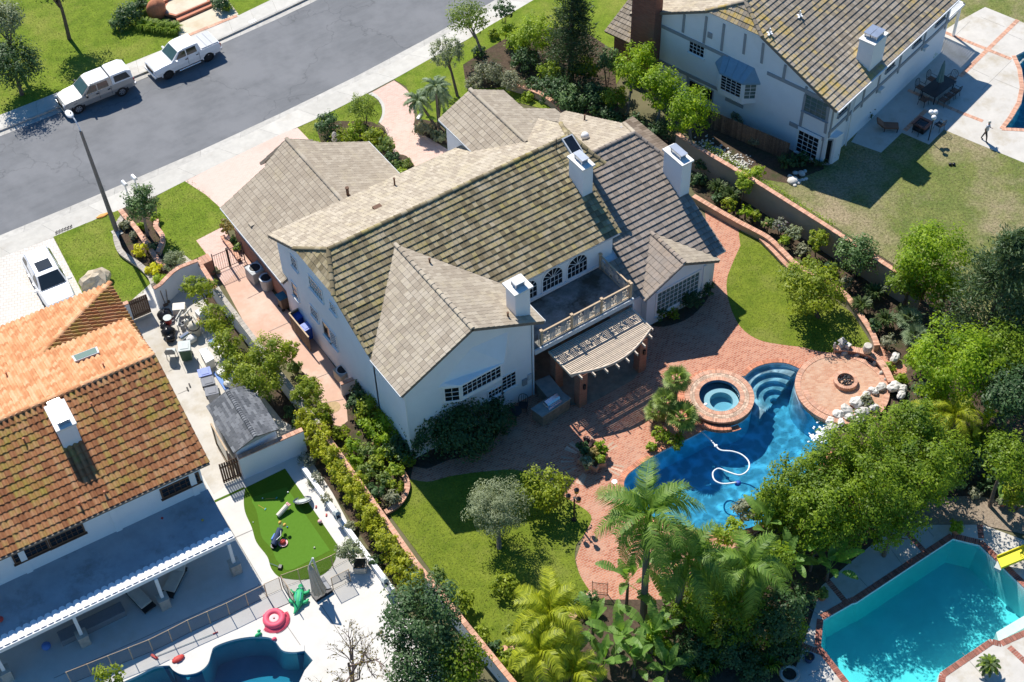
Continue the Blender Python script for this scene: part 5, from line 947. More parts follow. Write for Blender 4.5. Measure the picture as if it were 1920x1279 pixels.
gwall('grey topped boundary wall between citrus trees and salmon side yard', 'x', [(404, 540), (597, 795)], 1.45, 0.22, cop='coping_grey', cw=0.30)
gwall('short boundary wall with salmon coping behind the brick pier', 'x', [(371, 488), (404, 540)], 1.47, 0.22, cw=0.28)
gwall('stepped white wall with brick coping beside the brown gate', 'M4', [(560, 1285), (640, 1238), (700, 1172), (790, 1084), (860, 1036), (980, 985), (1090, 946)], 1.75, 0.18)
gwall('dark brick pier at the corner of the front lawn', 'M4', [(1120, 960), (1240, 905)], 1.25, 0.6, body='brick_wall', name='wall_pier')
gwall('white wall with brick coping behind the grey shingle shed', 'x', [(446, 858), (567, 805)], 1.9, 0.2)
gwall('low white planter wall along the foot of the hedge', 'x', [(568, 874), (634, 966), (681, 1030), (736, 1104)], 0.5, 0.25, cop=None)
gwall('tall tan wall with salmon coping along the right boundary', 'x', [(1270, 250), (1305, 274), (1418, 340), (1545, 420), (1680, 508), (1730, 540)], 2.05, 0.22, body='tan_render', cw=0.3)
gwall('low curved brick wall holding up the planting bed by the right lawn', 'j', [(60, 110), (180, 180), (300, 248), (390, 295), (480, 345), (560, 420), (632, 490), (760, 570), (890, 645), (955, 720), (1010, 800), (1060, 880), (1085, 945)], 0.55, 0.26, body='tan_render', smooth=4, step=0.12)
gwall('lower step of the curved brick wall beside the right lawn', 'j', [(440, 345), (520, 425), (606, 515), (700, 575)], 0.3, 0.3, body='tan_render', smooth=4, step=0.12)
gwall('pale curved block edging around the street bed of the left lawn', 'M3', [(1475, 160), (1412, 260), (1388, 380), (1402, 480), (1450, 590), (1560, 672), (1690, 762), (1800, 882), (1838, 968)], 0.25, 0.28, body='beige_block', cop='coping_grey', smooth=3, name='garden_edging', cat='edging')
gwall('straight low brick edging under the small street tree', 'M4', [(160, 340), (250, 450), (350, 560), (500, 780), (600, 925), (680, 1015)], 0.4, 0.24, body='beige_block', cop='cop_sal', smooth=3, name='garden_edging', cat='edging')
gwall('short wavy brick edging on the lawn side of the street tree', 'M4', [(555, 405), (598, 470), (582, 535), (645, 615), (672, 680), (650, 760), (608, 850)], 0.35, 0.24, body='beige_block', cop='cop_sal', smooth=3, name='garden_edging', cat='edging')
gwall('curved low wall behind the entrance gable', 'N1', [(1000, 40), (1110, 75), (1230, 105), (1400, 180), (1540, 275), (1610, 350), (1660, 420)], 0.55, 0.24, body='tan_render', smooth=3, step=0.12)
gwall('narrow brick planter edging beside the garage wall', 'M4', [(1385, 650), (1500, 800), (1590, 930)], 0.3, 0.2, body='brick_wall', name='garden_edging', cat='edging', step=0.12)
gwall('curved brick edging around the rose bed', 'l', [(905, 262), (932, 320), (920, 380), (880, 430), (825, 462)], 0.25, 0.22, body='brick_wall', smooth=3, step=0.11, name='garden_edging', cat='edging')
gwall('short stub wall with brick top by the last air conditioner', 'M8', [(625, 1150), (880, 1045)], 1.05, 0.16, name='stub_wall')
gwall('broken stone edging under the yellow palms', 'm', [(800, 850), (745, 900), (700, 960), (655, 1010)], 0.25, 0.34, body='beige_block', cop='cop_sal', smooth=2, name='garden_edging', cat='edging')
gwall('pale stone edging at the bottom of the rear lawn', 'm', [(500, 1065), (430, 1100), (360, 1125)], 0.25, 0.3, body='beige_block', cop='cop_sal', smooth=2, name='garden_edging', cat='edging')
def board_gate(label, rg, a, b_, z, n, m, gap=0.01, name='gate', h0=0.05):
    A_, B_ = at(rg, *a, z), at(rg, *b_, z); d = B_ - A_; ang = atan2(d.y, d.x); root = empty(name, ((A_.x + B_.x) / 2, (A_.y + B_.y) / 2, 0), 0, label, 'gate'); w = d.length / n
    for i in range(n): p = A_.lerp(B_, (i + 0.5) / n); BX((p.x, p.y, (z + h0) / 2), (w - gap, 0.03, z - h0), ang, tint=random.random()).B('board', MATS[m], root, W=1)
    for zz in (0.3, z - 0.3): p = (A_ + B_) / 2; BX((p.x + sin(ang) * 0.04, p.y - cos(ang) * 0.04, zz), (d.length, 0.04, 0.1), ang).B('rail', MATS[m], root, W=1)
    return root
board_gate('brown board gate next to the clay tiled garage roof', 'N4', (1532, 425), (1752, 333), 1.6, 9, 'brown_wood')
board_gate('dark slatted gate with gaps beside the grey shed', 'x', (409, 872), (444, 858), 1.75, 8, 'brown_wood', gap=0.03)
gwall('short white wall stub left of the brown gate', 'N4', [(1465, 452), (1535, 425)], 1.65, 0.2, name='stub_wall')
IG = empty('iron_gate', tuple(at('M4', 1480, 1040, 0)), 0, 'thin wrought iron gate standing across the brick side path', 'gate'); A_, B_ = at('M4', 1310, 1110, 0), at('M4', 1660, 960, 0)
for z_ in (0.15, 1.5): TB([(A_.x, A_.y, z_), (B_.x, B_.y, z_)], 0.022, 5).B('rail', 'dark_metal', IG, W=1)
for t in (0, 0.48, 0.52, 1): p = A_.lerp(B_, t); TB([(p.x, p.y, 0), (p.x, p.y, 1.7)], 0.035, 6).B('post', 'dark_metal', IG, W=1)
for i in range(1, 14): p = A_.lerp(B_, i / 14); TB([(p.x, p.y, 0.15), (p.x, p.y, 1.5)], 0.012, 4).B('bar', 'dark_metal', IG, W=1)
ST = empty('front_steps', tuple(at('M1', 900, 150, 0)), 0, 'broad steps with red brick risers across the street', 'steps')
s1 = ats('M1', [(850, 275), (1280, 85), (1245, 45), (1245, -60), (700, -60), (690, 190), (820, 210)], 0); MB().extr([p + V3((0, 0, 0.17)) for p in s1], (0, 0, -0.25)).B('step', 'brick_red', ST, W=1)
s2_ = ats('M1', [(830, 215), (1240, 40), (1240, -60), (800, -60), (690, 110), (700, 185)], 0.17); MB().extr([p + V3((0, 0, 0.17)) for p in s2_], (0, 0, -0.2)).B('step', 'brick_red', ST, W=1)
c_ = sum(s2_, V3()) / len(s2_); MB().extr([c_ + (p - c_) * 0.9 + V3((0, 0, 0.18)) for p in s2_], (0, 0, -0.1)).B('tread', 'buff_concrete', ST, W=1)
s3 = ats('M1', [(690, 40), (900, -55), (700, -60), (670, 10)], 0.34); MB().extr([p + V3((0, 0, 0.17)) for p in s3], (0, 0, -0.2)).B('step', 'brick_red', ST, W=1)
p = at('M1', 600, 130, 0.5); EL((p.x, p.y, 0.55), (0.75, 0.6, 0.9), 12, 8, jit=0.12).B('rock_pier', 'terracotta', ST, S=1, W=1)
b = MB(); line_bricks(b, ats('M1', [(905, 455), (1560, 190)], 0.02), 0.28, 0.0, 0.022, 0.3); b.B('brick_band', 'cop_sal', ST, W=1)
PGM = empty('pergola', (1.1, -7.0, 0), 0, 'pergola of pale wooden slats with a bowed front below the balcony', 'pergola')
PZ = 2.98
def fy(x): t = (x + 1.70) / 5.65; return -7.80 - 0.78 * sin(pi * min(1, max(0, t))) + 0.15 * t
nsl = 26; k = 0; y = -5.80
while y > -8.5:
    xs = [x for x in np.linspace(-1.72, 3.95, 120) if fy(x) <= y]
    if xs and xs[-1] - xs[0] > 0.4: BX(((xs[0] + xs[-1]) / 2, y, PZ), (xs[-1] - xs[0], 0.058, 0.045), 0, tint=random.random()).B('slat', 'pale_wood', PGM, W=1)
    y -= 0.112
fl = [(x, fy(x) - 0.03) for x in np.linspace(-1.75, 3.98, 24)]; b = MB(); strip_wall(b, [V3((x, y_, 0)) for x, y_ in fl], 0.07, PZ - 0.14, PZ + 0.05); b.B('front_fascia', 'pale_wood', PGM, W=1)
for x in (-1.76, 3.98): BX((x, -6.8, PZ - 0.03), (0.07, 2.1, 0.16)).B('side_rail', 'pale_wood', PGM, W=1)
for i in range(8):
    x = -1.35 + i * 0.71; y0, y1 = -5.75, fy(x) - 0.42; BX((x, (y0 + y1) / 2, PZ - 0.12), (0.07, y0 - y1, 0.17)).B('rafter', 'pale_wood', PGM, W=1)
BX((1.1, -7.75, PZ - 0.28), (5.5, 0.12, 0.16)).B('beam', 'pale_wood', PGM, W=1)
for x, y_ in ((-1.05, -7.85), (3.25, -7.75), (-1.35, -5.95), (3.75, -5.95)):
    pr = BX((x, y_, 1.35), (0.52, 0.52, 2.72)).B('brick_pier', 'brick_wall', PGM, W=1)
    if y_ < -7: BX((x + 0.02, y_ - 0.33, 1.75), (0.14, 0.12, 0.34)).B('wall_lantern', 'dark_metal', pr, W=1)
sheet('patio_floor', [(-2.6, -3.2), (4.2, -3.2), (4.2, -7.4), (2.5, -8.2), (-0.6, -8.2), (-2.0, -7.4)], 0.004, mat('flagstone', (0.20, 0.16, 0.12), col2=(0.34, 0.27, 0.2), scale=2.0, rough=0.8, bump=0.3, bscale=4))
BQ = empty('barbecue_island', tuple(at('o', 300, 850, 0)), 0, 'stone barbecue counter with stainless steel grill beside the pergola', 'barbecue')
mat('dark_stone', (0.17, 0.14, 0.11), col2=(0.30, 0.25, 0.19), scale=5, rough=0.85, bump=0.5, bscale=9)
m1 = ats('o', [(150, 882), (242, 948), (472, 798), (384, 728)], 0.95); m2 = ats('o', [(178, 662), (300, 612), (400, 735), (285, 790)], 0.95)
for mm in (m1, m2):
    c_ = sum(mm, V3()) / 4; MB().prism([tuple((c_ + (p - c_) * 0.94)[:2]) for p in mm], -0.02, 0.88).B('counter_base', 'dark_stone', BQ, W=1)
    MB().prism([tuple(p[:2]) for p in mm], 0.88, 0.95 + (0.004 if mm is m1 else 0)).B('counter_top', 'slate_top', BQ, W=1, bevel=0.01)
gq = ats('o', [(248, 838), (292, 892), (398, 822), (345, 765)], 1.0); c_ = sum(gq, V3()) / 4; gx_ = (gq[2] - gq[1]); ga = atan2(gx_.y, gx_.x); gwid, gdep = gx_.length, (gq[0] - gq[1]).length
gb = BX((c_.x, c_.y, 0.985), (gwid, gdep, 0.07), ga).B('grill_body', 'steel', BQ, W=1, bevel=0.01)
b = MB(); ux, uy = V3((cos(ga), sin(ga), 0)), V3((-sin(ga), cos(ga), 0)); prof = [(-0.5, 0.0), (-0.48, 0.14), (-0.3, 0.24), (0.2, 0.26), (0.42, 0.18), (0.5, 0.0)]
b.extr([c_ - ux * gwid * 0.46 + uy * (a * gdep * 0.85 + 0.05) + V3((0, 0, 0.02 + h_)) for a, h_ in prof], ux * gwid * 0.92); b.B('grill_hood', 'steel', BQ, W=1)
TB([c_ - ux * gwid * 0.35 - uy * gdep * 0.46 + V3((0, 0, 0.16)), c_ + ux * gwid * 0.35 - uy * gdep * 0.46 + V3((0, 0, 0.16))], 0.015, 6).B('handle', 'steel', BQ, W=1)
fp_ = c_ - uy * (gdep * 0.5 + 0.03); BX((fp_.x, fp_.y, 0.88), (gwid, 0.05, 0.22), ga).B('control_panel', 'steel', BQ, W=1)
for i in range(5): p = fp_ - uy * 0.035 + ux * gwid * (i - 2) * 0.17; BX((p.x, p.y, 0.88), (0.05, 0.03, 0.05), ga).B('knob', 'dark_metal', BQ, W=1)
mat('white_rock', (0.50, 0.47, 0.42), col2=(0.68, 0.66, 0.61), scale=3, bump=0.6, bscale=6, rough=0.9, tint=0.12)
BLAB = ['boulder at the lower end of the waterfall, touching the water', 'second boulder up from the water along the terrace edge', 'large boulder halfway along the terrace edge', 'largest boulder of the waterfall edge', 'boulder above the largest one on the terrace edge', 'boulder at the terrace edge under the succulent', 'boulder before the top end of the terrace edge', 'big boulder at the top end of the terrace edge', 'boulder outermost to the right of the fire terrace', 'big boulder in the second row behind the terrace edge', 'boulder in the second row above the foam', 'boulder in the second row behind the largest one', 'small boulder below the outermost one', 'boulder wedged between the two rows', 'lone boulder above the seat wall end', 'broad boulder lying in the foam', 'small boulder just behind the foam', 'small boulder beside the succulent bush']
rn = random.Random(5)
for i, (x, y, r_, z_) in enumerate(((1345, 492, .34, .1), (1398, 440, .36, .25), (1455, 412, .42, .35), (1528, 356, .5, .45), (1592, 310, .36, .35), (1645, 278, .34, .3), (1705, 250, .40, .35), (1795, 246, .48, .4), (1853, 268, .38, .3), (1568, 428, .42, .5), (1545, 482, .34, .4), (1645, 398, .34, .45), (1842, 306, .34, .35), (1478, 462, .36, .3), (1800, 42, .42, .3), (1350, 540, .45, .05), (1420, 500, .3, .3), (1600, 365, .28, .4))):
    p = at('p', x, y, z_); o = EL((0, 0, 0), (r_ * rn.uniform(0.75, 1.05), r_ * rn.uniform(0.6, 0.9), r_ * rn.uniform(0.5, 0.75)), 9, 6, rn.random(), jit=0.2).B('boulder', 'white_rock', None, loc=(p.x, p.y, z_)); o.rotation_euler = (rn.uniform(-.3, .3), rn.uniform(-.3, .3), rn.uniform(0, 6))
    tagp(o, BLAB[i], 'boulder', 'white boulders by the pool waterfall')
mat('car_white', (0.78, 0.78, 0.77), var=0.02, rough=0.22, spec=0.6); mat('car_silver', (0.36, 0.355, 0.34), var=0.03, rough=0.28, metal=0.35, spec=0.6)
mat('tyre', (0.018, 0.018, 0.019), var=0.2, rough=0.85); mat('rim_alloy', (0.55, 0.56, 0.58), var=0.05, rough=0.3, metal=0.8); mat('rim_black', (0.03, 0.03, 0.032), rough=0.4)
mat('black_trim', (0.02, 0.02, 0.022), var=0.1, rough=0.6); mat('auto_glass', (0.018, 0.025, 0.03), var=0.1, rough=0.04, spec=0.7); mat('screen_glass', (0.05, 0.10, 0.11), var=0.1, rough=0.05, spec=0.7)
mat('lamp_red', (0.45, 0.03, 0.02), rough=0.2); mat('lamp_clear', (0.62, 0.64, 0.66), rough=0.1); mat('tonneau', (0.42, 0.43, 0.44), var=0.05, rough=0.5); mat('amber', (0.65, 0.25, 0.03), rough=0.3)
def loft(mb, st, tint=0.5, m=0):
    k = len(st[0][1]) * 2; vs = []
    for x, pr in st: vs += [(x, y, z) for y, z in pr] + [(x, -y, z) for y, z in reversed(pr)]
    n = len(st); fs = [(i * k + j, i * k + (j + 1) % k, (i + 1) * k + (j + 1) % k, (i + 1) * k + j) for i in range(n - 1) for j in range(k)]
    fs += [tuple(range(k - 1, -1, -1)), tuple((n - 1) * k + j for j in range(k))]; return mb.add(vs, fs, tint, m)
def wheel(root, x, y, r, w, rim, arch=None):
    t = MB(); s = 1 if y > 0 else -1; n = 20
    prof = [(r * 0.62, -w / 2), (r * 0.93, -w / 2), (r, -w * 0.3), (r, w * 0.3), (r * 0.93, w / 2), (r * 0.62, w / 2)]; vs = []
    for rr, yy in prof:
        for j in range(n): a = 2 * pi * j / n; vs.append((x + rr * cos(a), y + yy, r + rr * sin(a)))
    t.add(vs, [(i * n + j, i * n + (j + 1) % n, (i + 1) * n + (j + 1) % n, (i + 1) * n + j) for i in range(5) for j in range(n)]); wo = t.B('wheel', 'tyre', root)
    b = MB(); ys = y + s * w * 0.42
    for k in range(6):
        a = 2 * pi * k / 6; da = 0.26; R1 = r * 0.60
        b.add([(x + r * 0.1 * cos(a - 0.9), ys, r + r * 0.1 * sin(a - 0.9)), (x + R1 * cos(a - da), ys, r + R1 * sin(a - da)), (x + R1 * cos(a + da), ys, r + R1 * sin(a + da)), (x + r * 0.1 * cos(a + 0.9), ys, r + r * 0.1 * sin(a + 0.9))], [(0, 1, 2, 3)])
    vs = [(x + q * cos(2 * pi * j / 16), ys, r + q * sin(2 * pi * j / 16)) for q in (r * 0.56, r * 0.64) for j in range(16)]; b.add(vs, [(j, (j + 1) % 16, 16 + (j + 1) % 16, 16 + j) for j in range(16)])
    b.B('rim', MATS[rim], wo)
    if arch:
        a_ = MB(); vs = []
        for i in range(13):
            a = pi * (-0.06 + 1.12 * i / 12)
            for q in (r * 1.08, r * 1.34): vs.append((x + q * cos(a), y + s * w * 0.36, r + 0.02 + q * sin(a)))
        a_.add(vs, [(2 * i, 2 * i + 1, 2 * i + 3, 2 * i + 2) for i in range(12)]); a_.B('wheel_arch', MATS[arch], root)
        d_ = MB(); d_.add([(x + r * 1.1 * cos(2 * pi * j / 18), y + s * w * 0.34, r + 0.02 + r * 1.1 * sin(2 * pi * j / 18)) for j in range(18)], [tuple(range(18))]); d_.B('wheel_well', 'black_trim', root)
def glass_quad(root, name, pts, m='auto_glass'):
    MB().add(pts, [(0, 1, 2, 3)]).B(name, MATS[m], root)
def pickup(label, loc, rz, paint, shell, rim, arch):
    t = empty('pickup_truck', loc, rz, label, 'pickup truck', 'pickup trucks parked at the far kerb'); P = MATS[paint]; b = MB()
    loft(b, [(2.62, [(.62, .42), (.72, .62), (.70, .86)]), (2.50, [(.80, .40), (.86, .66), (.78, 1.0)]), (2.0, [(.86, .38), (.91, .75), (.82, 1.10)]), (1.15, [(.87, .38), (.92, .80), (.86, 1.16)]), (0.9, [(.87, .38), (.92, .80), (.88, 1.18)]), (-0.9, [(.87, .38), (.92, .80), (.88, 1.18)]), (-2.45, [(.87, .42), (.92, .80), (.88, 1.18)]), (-2.60, [(.84, .46), (.90, .8), (.86, 1.16)])])
    b.B('body', P, t, bevel=0.03)
    c = MB(); loft(c, [(1.22, [(.84, 1.16), (.84, 1.17)]), (0.55, [(.86, 1.17), (.71, 1.72)]), (0.2, [(.87, 1.17), (.72, 1.80)]), (-0.75, [(.87, 1.17), (.72, 1.80)]), (-0.98, [(.87, 1.17), (.71, 1.76)]), (-1.10, [(.87, 1.17), (.85, 1.18)])]); c.B('cab', P, t, bevel=0.03)
    glass_quad(t, 'windscreen', [(1.17, -.74, 1.235), (1.17, .74, 1.235), (0.60, .65, 1.705), (0.60, -.65, 1.705)], 'screen_glass')
    for s in (1, -1):
        glass_quad(t, 'door_window', [(.90, s * .87, 1.24), (.08, s * .875, 1.24), (.08, s * .755, 1.68), (.48, s * .755, 1.68)]); glass_quad(t, 'door_window', [(.0, s * .875, 1.24), (-.78, s * .875, 1.24), (-.74, s * .755, 1.68), (.0, s * .755, 1.68)])
        for xd in (0.02, -0.88): BX((xd, s * .915, .85), (0.02, .02, .62)).B('door_seam', 'black_trim', t)
        for xd in (0.14, -0.72): BX((xd, s * .935, 1.02), (0.18, .03, .05)).B('door_handle', 'black_trim', t)
        BX((.92, s * 1.04, 1.22), (.14, .24, .18)).B('mirror', P if not shell else 'black_trim', t, bevel=0.03)
        BX((2.52, s * .62, .86), (.16, .30, .20)).B('headlight', 'lamp_clear', t, bevel=0.03); BX((-2.58, s * .80, .92), (.10, .16, .34)).B('tail_light', 'lamp_red', t)
        if not shell: TB([(.85, s * .98, .36), (-.85, s * .98, .36)], .045, 6).B('side_step', 'steel', t)
        for x in (1.68, -1.56): wheel(t, x, s * .80, .385, .26, rim, arch)
    BX((2.63, 0, .80), (.05, .95, .26)).B('grille', 'black_trim', t); BX((2.62, 0, .48), (.16, 1.62, .22)).B('bumper', P if not shell else 'steel', t, bevel=0.04); BX((-2.66, 0, .52), (.16, 1.6, .2)).B('bumper', 'steel', t, bevel=0.03)
    BX((-2.66, 0, .72), (.02, .32, .16)).B('number_plate', 'white_paint', t)
    if shell:
        h = MB(); loft(h, [(-1.06, [(.87, 1.18), (.73, 1.82)]), (-1.2, [(.88, 1.18), (.75, 1.88)]), (-2.2, [(.88, 1.18), (.75, 1.88)]), (-2.56, [(.87, 1.18), (.72, 1.70)])]); h.B('canopy', 'car_white', t, bevel=0.03)
        r_ = MB(); loft(r_, [(0.45, [(.66, 1.78), (.66, 1.80)]), (0.2, [(.71, 1.80), (.68, 1.825)]), (-.95, [(.71, 1.80), (.68, 1.825)])]); r_.B('roof_skin', 'car_white', t);
        for s in (1, -1): glass_quad(t, 'canopy_window', [(-1.25, s * .868, 1.30), (-2.40, s * .868, 1.30), (-2.20, s * .775, 1.76), (-1.25, s * .775, 1.76)])
        l_ = MB(); loft(l_, [(2.45, [(.70, 1.03), (.68, 1.04)]), (1.2, [(.80, 1.175), (.78, 1.19)])]); l_.B('bonnet', 'car_white', t)
    else:
        for k in range(3): BX((-1.38 - 0.46 * k, 0, 1.215), (.445, 1.62, .045), tint=.4 + .1 * k).B('tonneau_panel', 'tonneau', t, bevel=0.01)
        TB([(-2.72, .2, .5), (-2.95, .2, .5)], .03, 6).B('tow_hitch', 'black_trim', t)
    return t
sa = atan2(1.9, 22)
def park(fx, rx):
    a, b = at('x', *fx, ZS), at('x', *rx, ZS); d = (a - b); d.z = 0; ang = atan2(d.y, d.x); n = V3((-sin(ang), cos(ang), 0)); m = (a + b) / 2 - n * 0.86 * (1 if n.y < 0 else -1); m -= V3((cos(ang), sin(ang), 0)) * 0.06; return (m.x, m.y, ZS), ang
l_, a_ = park((152, 212), (229, 181)); pickup('silver pickup truck with a white canopy parked nearest the street lamp', l_, a_, 'car_silver', True, 'rim_alloy', 'black_trim')
l_, a_ = park((318, 148), (393, 115)); pickup('white pickup truck with grey bed cover parked by the front steps', l_, a_, 'car_white', False, 'rim_black', 'car_white')
def suv(label, loc, rz):
    t = empty('car', loc, rz, label, 'car'); P = MATS['car_white']; b = MB()
    loft(b, [(2.42, [(.60, .40), (.70, .60), (.66, .80)]), (2.25, [(.80, .36), (.90, .62), (.80, .94)]), (1.6, [(.88, .34), (.96, .70), (.86, 1.06)]), (0.9, [(.90, .34), (.97, .75), (.92, 1.12)]), (-1.9, [(.90, .34), (.97, .75), (.92, 1.14)]), (-2.35, [(.84, .40), (.93, .75), (.88, 1.12)]), (-2.44, [(.76, .46), (.86, .75), (.80, 1.05)])]); b.B('body', P, t, bevel=0.05)
    c = MB(); loft(c, [(1.15, [(.86, 1.10), (.84, 1.11)]), (0.35, [(.90, 1.12), (.70, 1.64)]), (-0.2, [(.91, 1.12), (.72, 1.73)]), (-1.7, [(.90, 1.12), (.70, 1.70)]), (-2.1, [(.88, 1.12), (.66, 1.58)]), (-2.40, [(.84, 1.10), (.80, 1.11)])]); c.B('cabin', P, t, bevel=0.04)
    glass_quad(t, 'windscreen', [(1.13, -.78, 1.165), (1.13, .78, 1.165), (.38, .63, 1.645), (.38, -.63, 1.645)]); glass_quad(t, 'sunroof', [(.05, -.45, 1.735), (.05, .45, 1.735), (-.75, .45, 1.752), (-.75, -.45, 1.752)]); glass_quad(t, 'rear_window', [(-2.37, -.7, 1.18), (-2.37, .7, 1.18), (-2.12, .6, 1.55), (-2.12, -.6, 1.55)])
    for s in (1, -1):
        for q in (((.85, 1.2), (-.1, 1.2), (-.1, 1.62), (.30, 1.60)), ((-.18, 1.2), (-1.15, 1.2), (-1.15, 1.62), (-.18, 1.63)), ((-1.22, 1.2), (-2.05, 1.2), (-1.95, 1.5), (-1.22, 1.61))): glass_quad(t, 'door_window', [(x, s * (.915 - (z - 1.12) * .36), z) for x, z in q])
        BX((.95, s * 1.07, 1.14), (.16, .26, .16)).B('mirror', P, t, bevel=0.03); TB([(.1, s * .70, 1.74), (-1.8, s * .68, 1.74)], .025, 5).B('roof_rail', 'steel', t)
        BX((2.28, s * .66, .82), (.2, .32, .16)).B('headlight', 'lamp_clear', t, bevel=0.04)
        for x in (1.45, -1.45): wheel(t, x, s * .83, .36, .25, 'rim_alloy', 'car_white')
        for x in (0.15, -.75): BX((x, s * .975, .98), (.18, .03, .04)).B('door_handle', 'steel', t)
    BX((2.42, 0, .68), (.05, .8, .2)).B('grille', 'black_trim', t)
    return t
h0, h1 = at('M3', 735, 1175, 0.95), at('M3', 392, 530, 1.65); d_ = h0 - h1; ang = atan2(d_.y, d_.x); cc = (h0 + h1) / 2; cc2 = h0 - V3((cos(ang), sin(ang), 0)) * 2.3
suv('white car with a sunroof on the cobbled drive by the clay roof', (cc2.x, cc2.y, 0.0), ang)
lb = at('x', 220, 437, 0); LP = empty('street_lamp', tuple(lb), 0, 'tall concrete street lamp with a white arm and lamp head', 'street lamp')
tz = zabove(lb, 'x', 151, 246); tp_ = at('x', 151, 246, 8.6); mat('pole_concrete', (0.17, 0.165, 0.155), var=0.1, scale=4, rough=0.85)
TB([lb, lb.lerp(tp_, 0.5), tp_], [0.16, 0.125, 0.09], 10).B('pole', 'pole_concrete', LP, W=1); BX((lb.x, lb.y, 0.03), (0.6, 0.6, 0.06)).B('pole_base', 'concrete', LP, W=1)
h1_ = at('x', 134, 217, 9.35); mid = tp_.lerp(h1_, 0.45) + V3((0, 0, 0.22)); TB(smoothpts([tp_, mid, h1_], 5), 0.045, 6).B('arm', 'white_paint', LP, W=1)
EL(tuple(h1_ + V3((-0.05, 0.2, 0))), (0.22, 0.42, 0.12), 12, 7).B('lamp_head', 'white_paint', LP, S=1, W=1)
EL(tuple(h1_ + V3((0.0, 0.1, 0.12))), (0.05, 0.05, 0.05)).B('photocell', 'black_trim', LP, W=1)
for k, (x, y, lab) in enumerate(((240, 368, 'white letter box on a thin post, the one nearer the street lamp'), (258, 357, 'white letter box on a thin post, the one nearer the pink driveway'))):
    p = at('x', x, y, 0); t = empty('letter_box', tuple(p), R(6), lab, 'letter box', 'letter boxes by the kerb')
    BX((0, 0, 0.5), (0.08, 0.08, 1.0)).B('post', 'white_paint', t); MB().extr([(-.11, -.24, 1.0), (.11, -.24, 1.0), (.11, -.24, 1.14), (.07, -.24, 1.22), (-.07, -.24, 1.22), (-.11, -.24, 1.14)], (0, .48, 0)).B('box', 'white_paint', t); BX((.125, 0, 1.12), (.02, .1, .12)).B('flag', 'dark_metal', t)
def colmat(name, c, rough=0.6, **k): return MATS.get(name) or mat(name, c, rough=rough, var=0.08, scale=4, **k)
for n_, c_ in dict(bin_blue=(0.03, 0.10, 0.42), bin_brown=(0.12, 0.085, 0.06), lid_teal=(0.025, 0.13, 0.19), bin_green=(0.05, 0.11, 0.06), lid_grey=(0.45, 0.49, 0.47), bin_grey=(0.22, 0.23, 0.25), lid_dark=(0.16, 0.17, 0.20), lid_blue=(0.22, 0.28, 0.58), bag_black=(0.015, 0.015, 0.018), ac_grey=(0.42, 0.43, 0.42), ac_tan=(0.40, 0.36, 0.30), pvc=(0.62, 0.60, 0.54), tank=(0.55, 0.50, 0.40), plank_blue=(0.10, 0.22, 0.55), sack=(0.66, 0.66, 0.64), box_brown=(0.38, 0.25, 0.14), red=(0.50, 0.05, 0.04), chair_grey=(0.25, 0.25, 0.25), cream=(0.62, 0.58, 0.50), parasol=(0.48, 0.41, 0.31), parasol_green=(0.12, 0.22, 0.22), croc=(0.03, 0.40, 0.16), pink=(0.75, 0.10, 0.16), pink_pale=(0.80, 0.45, 0.45), gold=(0.55, 0.36, 0.07), navy=(0.03, 0.05, 0.11), mesh_dark=(0.10, 0.10, 0.11), rust=(0.22, 0.10, 0.06), yellow=(0.72, 0.62, 0.02), orange=(0.65, 0.30, 0.06), hose=(0.80, 0.82, 0.83), teal=(0.05, 0.35, 0.35)).items(): colmat(n_, c_)
for n_ in ('bag_black',): MATS[n_].node_tree.nodes['Principled BSDF'].inputs['Roughness'].default_value = 0.25
def wheelie(label, p, rz, bm, lm, h=1.05, w=0.6, d=0.7, group=None):
    t = empty('wheelie_bin', tuple(p), rz, label, 'bin', group)
    BX((0, 0, 0.08 + (h - 0.1) / 2), (w * 0.82, d * 0.82, h - 0.14), taper=1.16).B('bin_body', MATS[bm], t, bevel=0.03)
    b = MB(); b.box((0, 0.02, h), (w + 0.03, d + 0.06, 0.06)); b.box((0, 0.0, h + 0.04), (w * 0.7, d * 0.65, 0.03)); b.B('lid', MATS[lm], t, bevel=0.02)
    TB([(-w * 0.4, d * 0.52, h - 0.05), (w * 0.4, d * 0.52, h - 0.05)], 0.02, 5).B('handle', MATS[bm], t)
    for s in (-1, 1): TB([(s * w * 0.42 - 0.03, d * 0.36, 0.11), (s * w * 0.42 + 0.03, d * 0.36, 0.11)], 0.11, 10).B('wheel', 'tyre', t)
    return t
def ground_under(rg, x, y, z): p = at(rg, x, y, z); return V3((p.x, p.y, 0))
wheelie('brown bin with a dark teal lid against the main house wall', ground_under('B', 325, 985, 1.05), R(90), 'bin_brown', 'lid_teal')
wheelie('blue bin in the shade behind the wooden screen', ground_under('M8', 130, 330, 1.0), R(95), 'bin_blue', 'bin_blue')
wheelie('bright blue bin with a pale lid at the open end of the wooden screen', ground_under('M8', 225, 460, 1.05), R(95), 'bin_blue', 'lid_blue')
sg = 'wheelie bins in a row beside the shed'
wheelie('green bin with a pale grey lid next to the grey chair', ground_under('M6', 290, 575, 1.05), R(-25), 'bin_green', 'lid_grey', w=0.7, d=0.75)
wheelie('grey bin with a blue lid, first in the row of three', ground_under('M6', 540, 890, 1.0), R(75), 'bin_grey', 'lid_blue', group=sg)
wheelie('grey bin with a dark lid, middle of the row of three', ground_under('M6', 580, 1000, 1.0), R(75), 'bin_grey', 'lid_dark', group=sg)
wheelie('grey bin with a scuffed lid, last in the row next to the shed', ground_under('M6', 625, 1115, 1.0), R(72), 'bin_grey', 'lid_dark', group=sg)
SCN = empty('bin_screen', tuple(ground_under('M8', 130, 470, 1.25)), 0, 'brown wooden screen standing in front of the blue bins', 'screen')
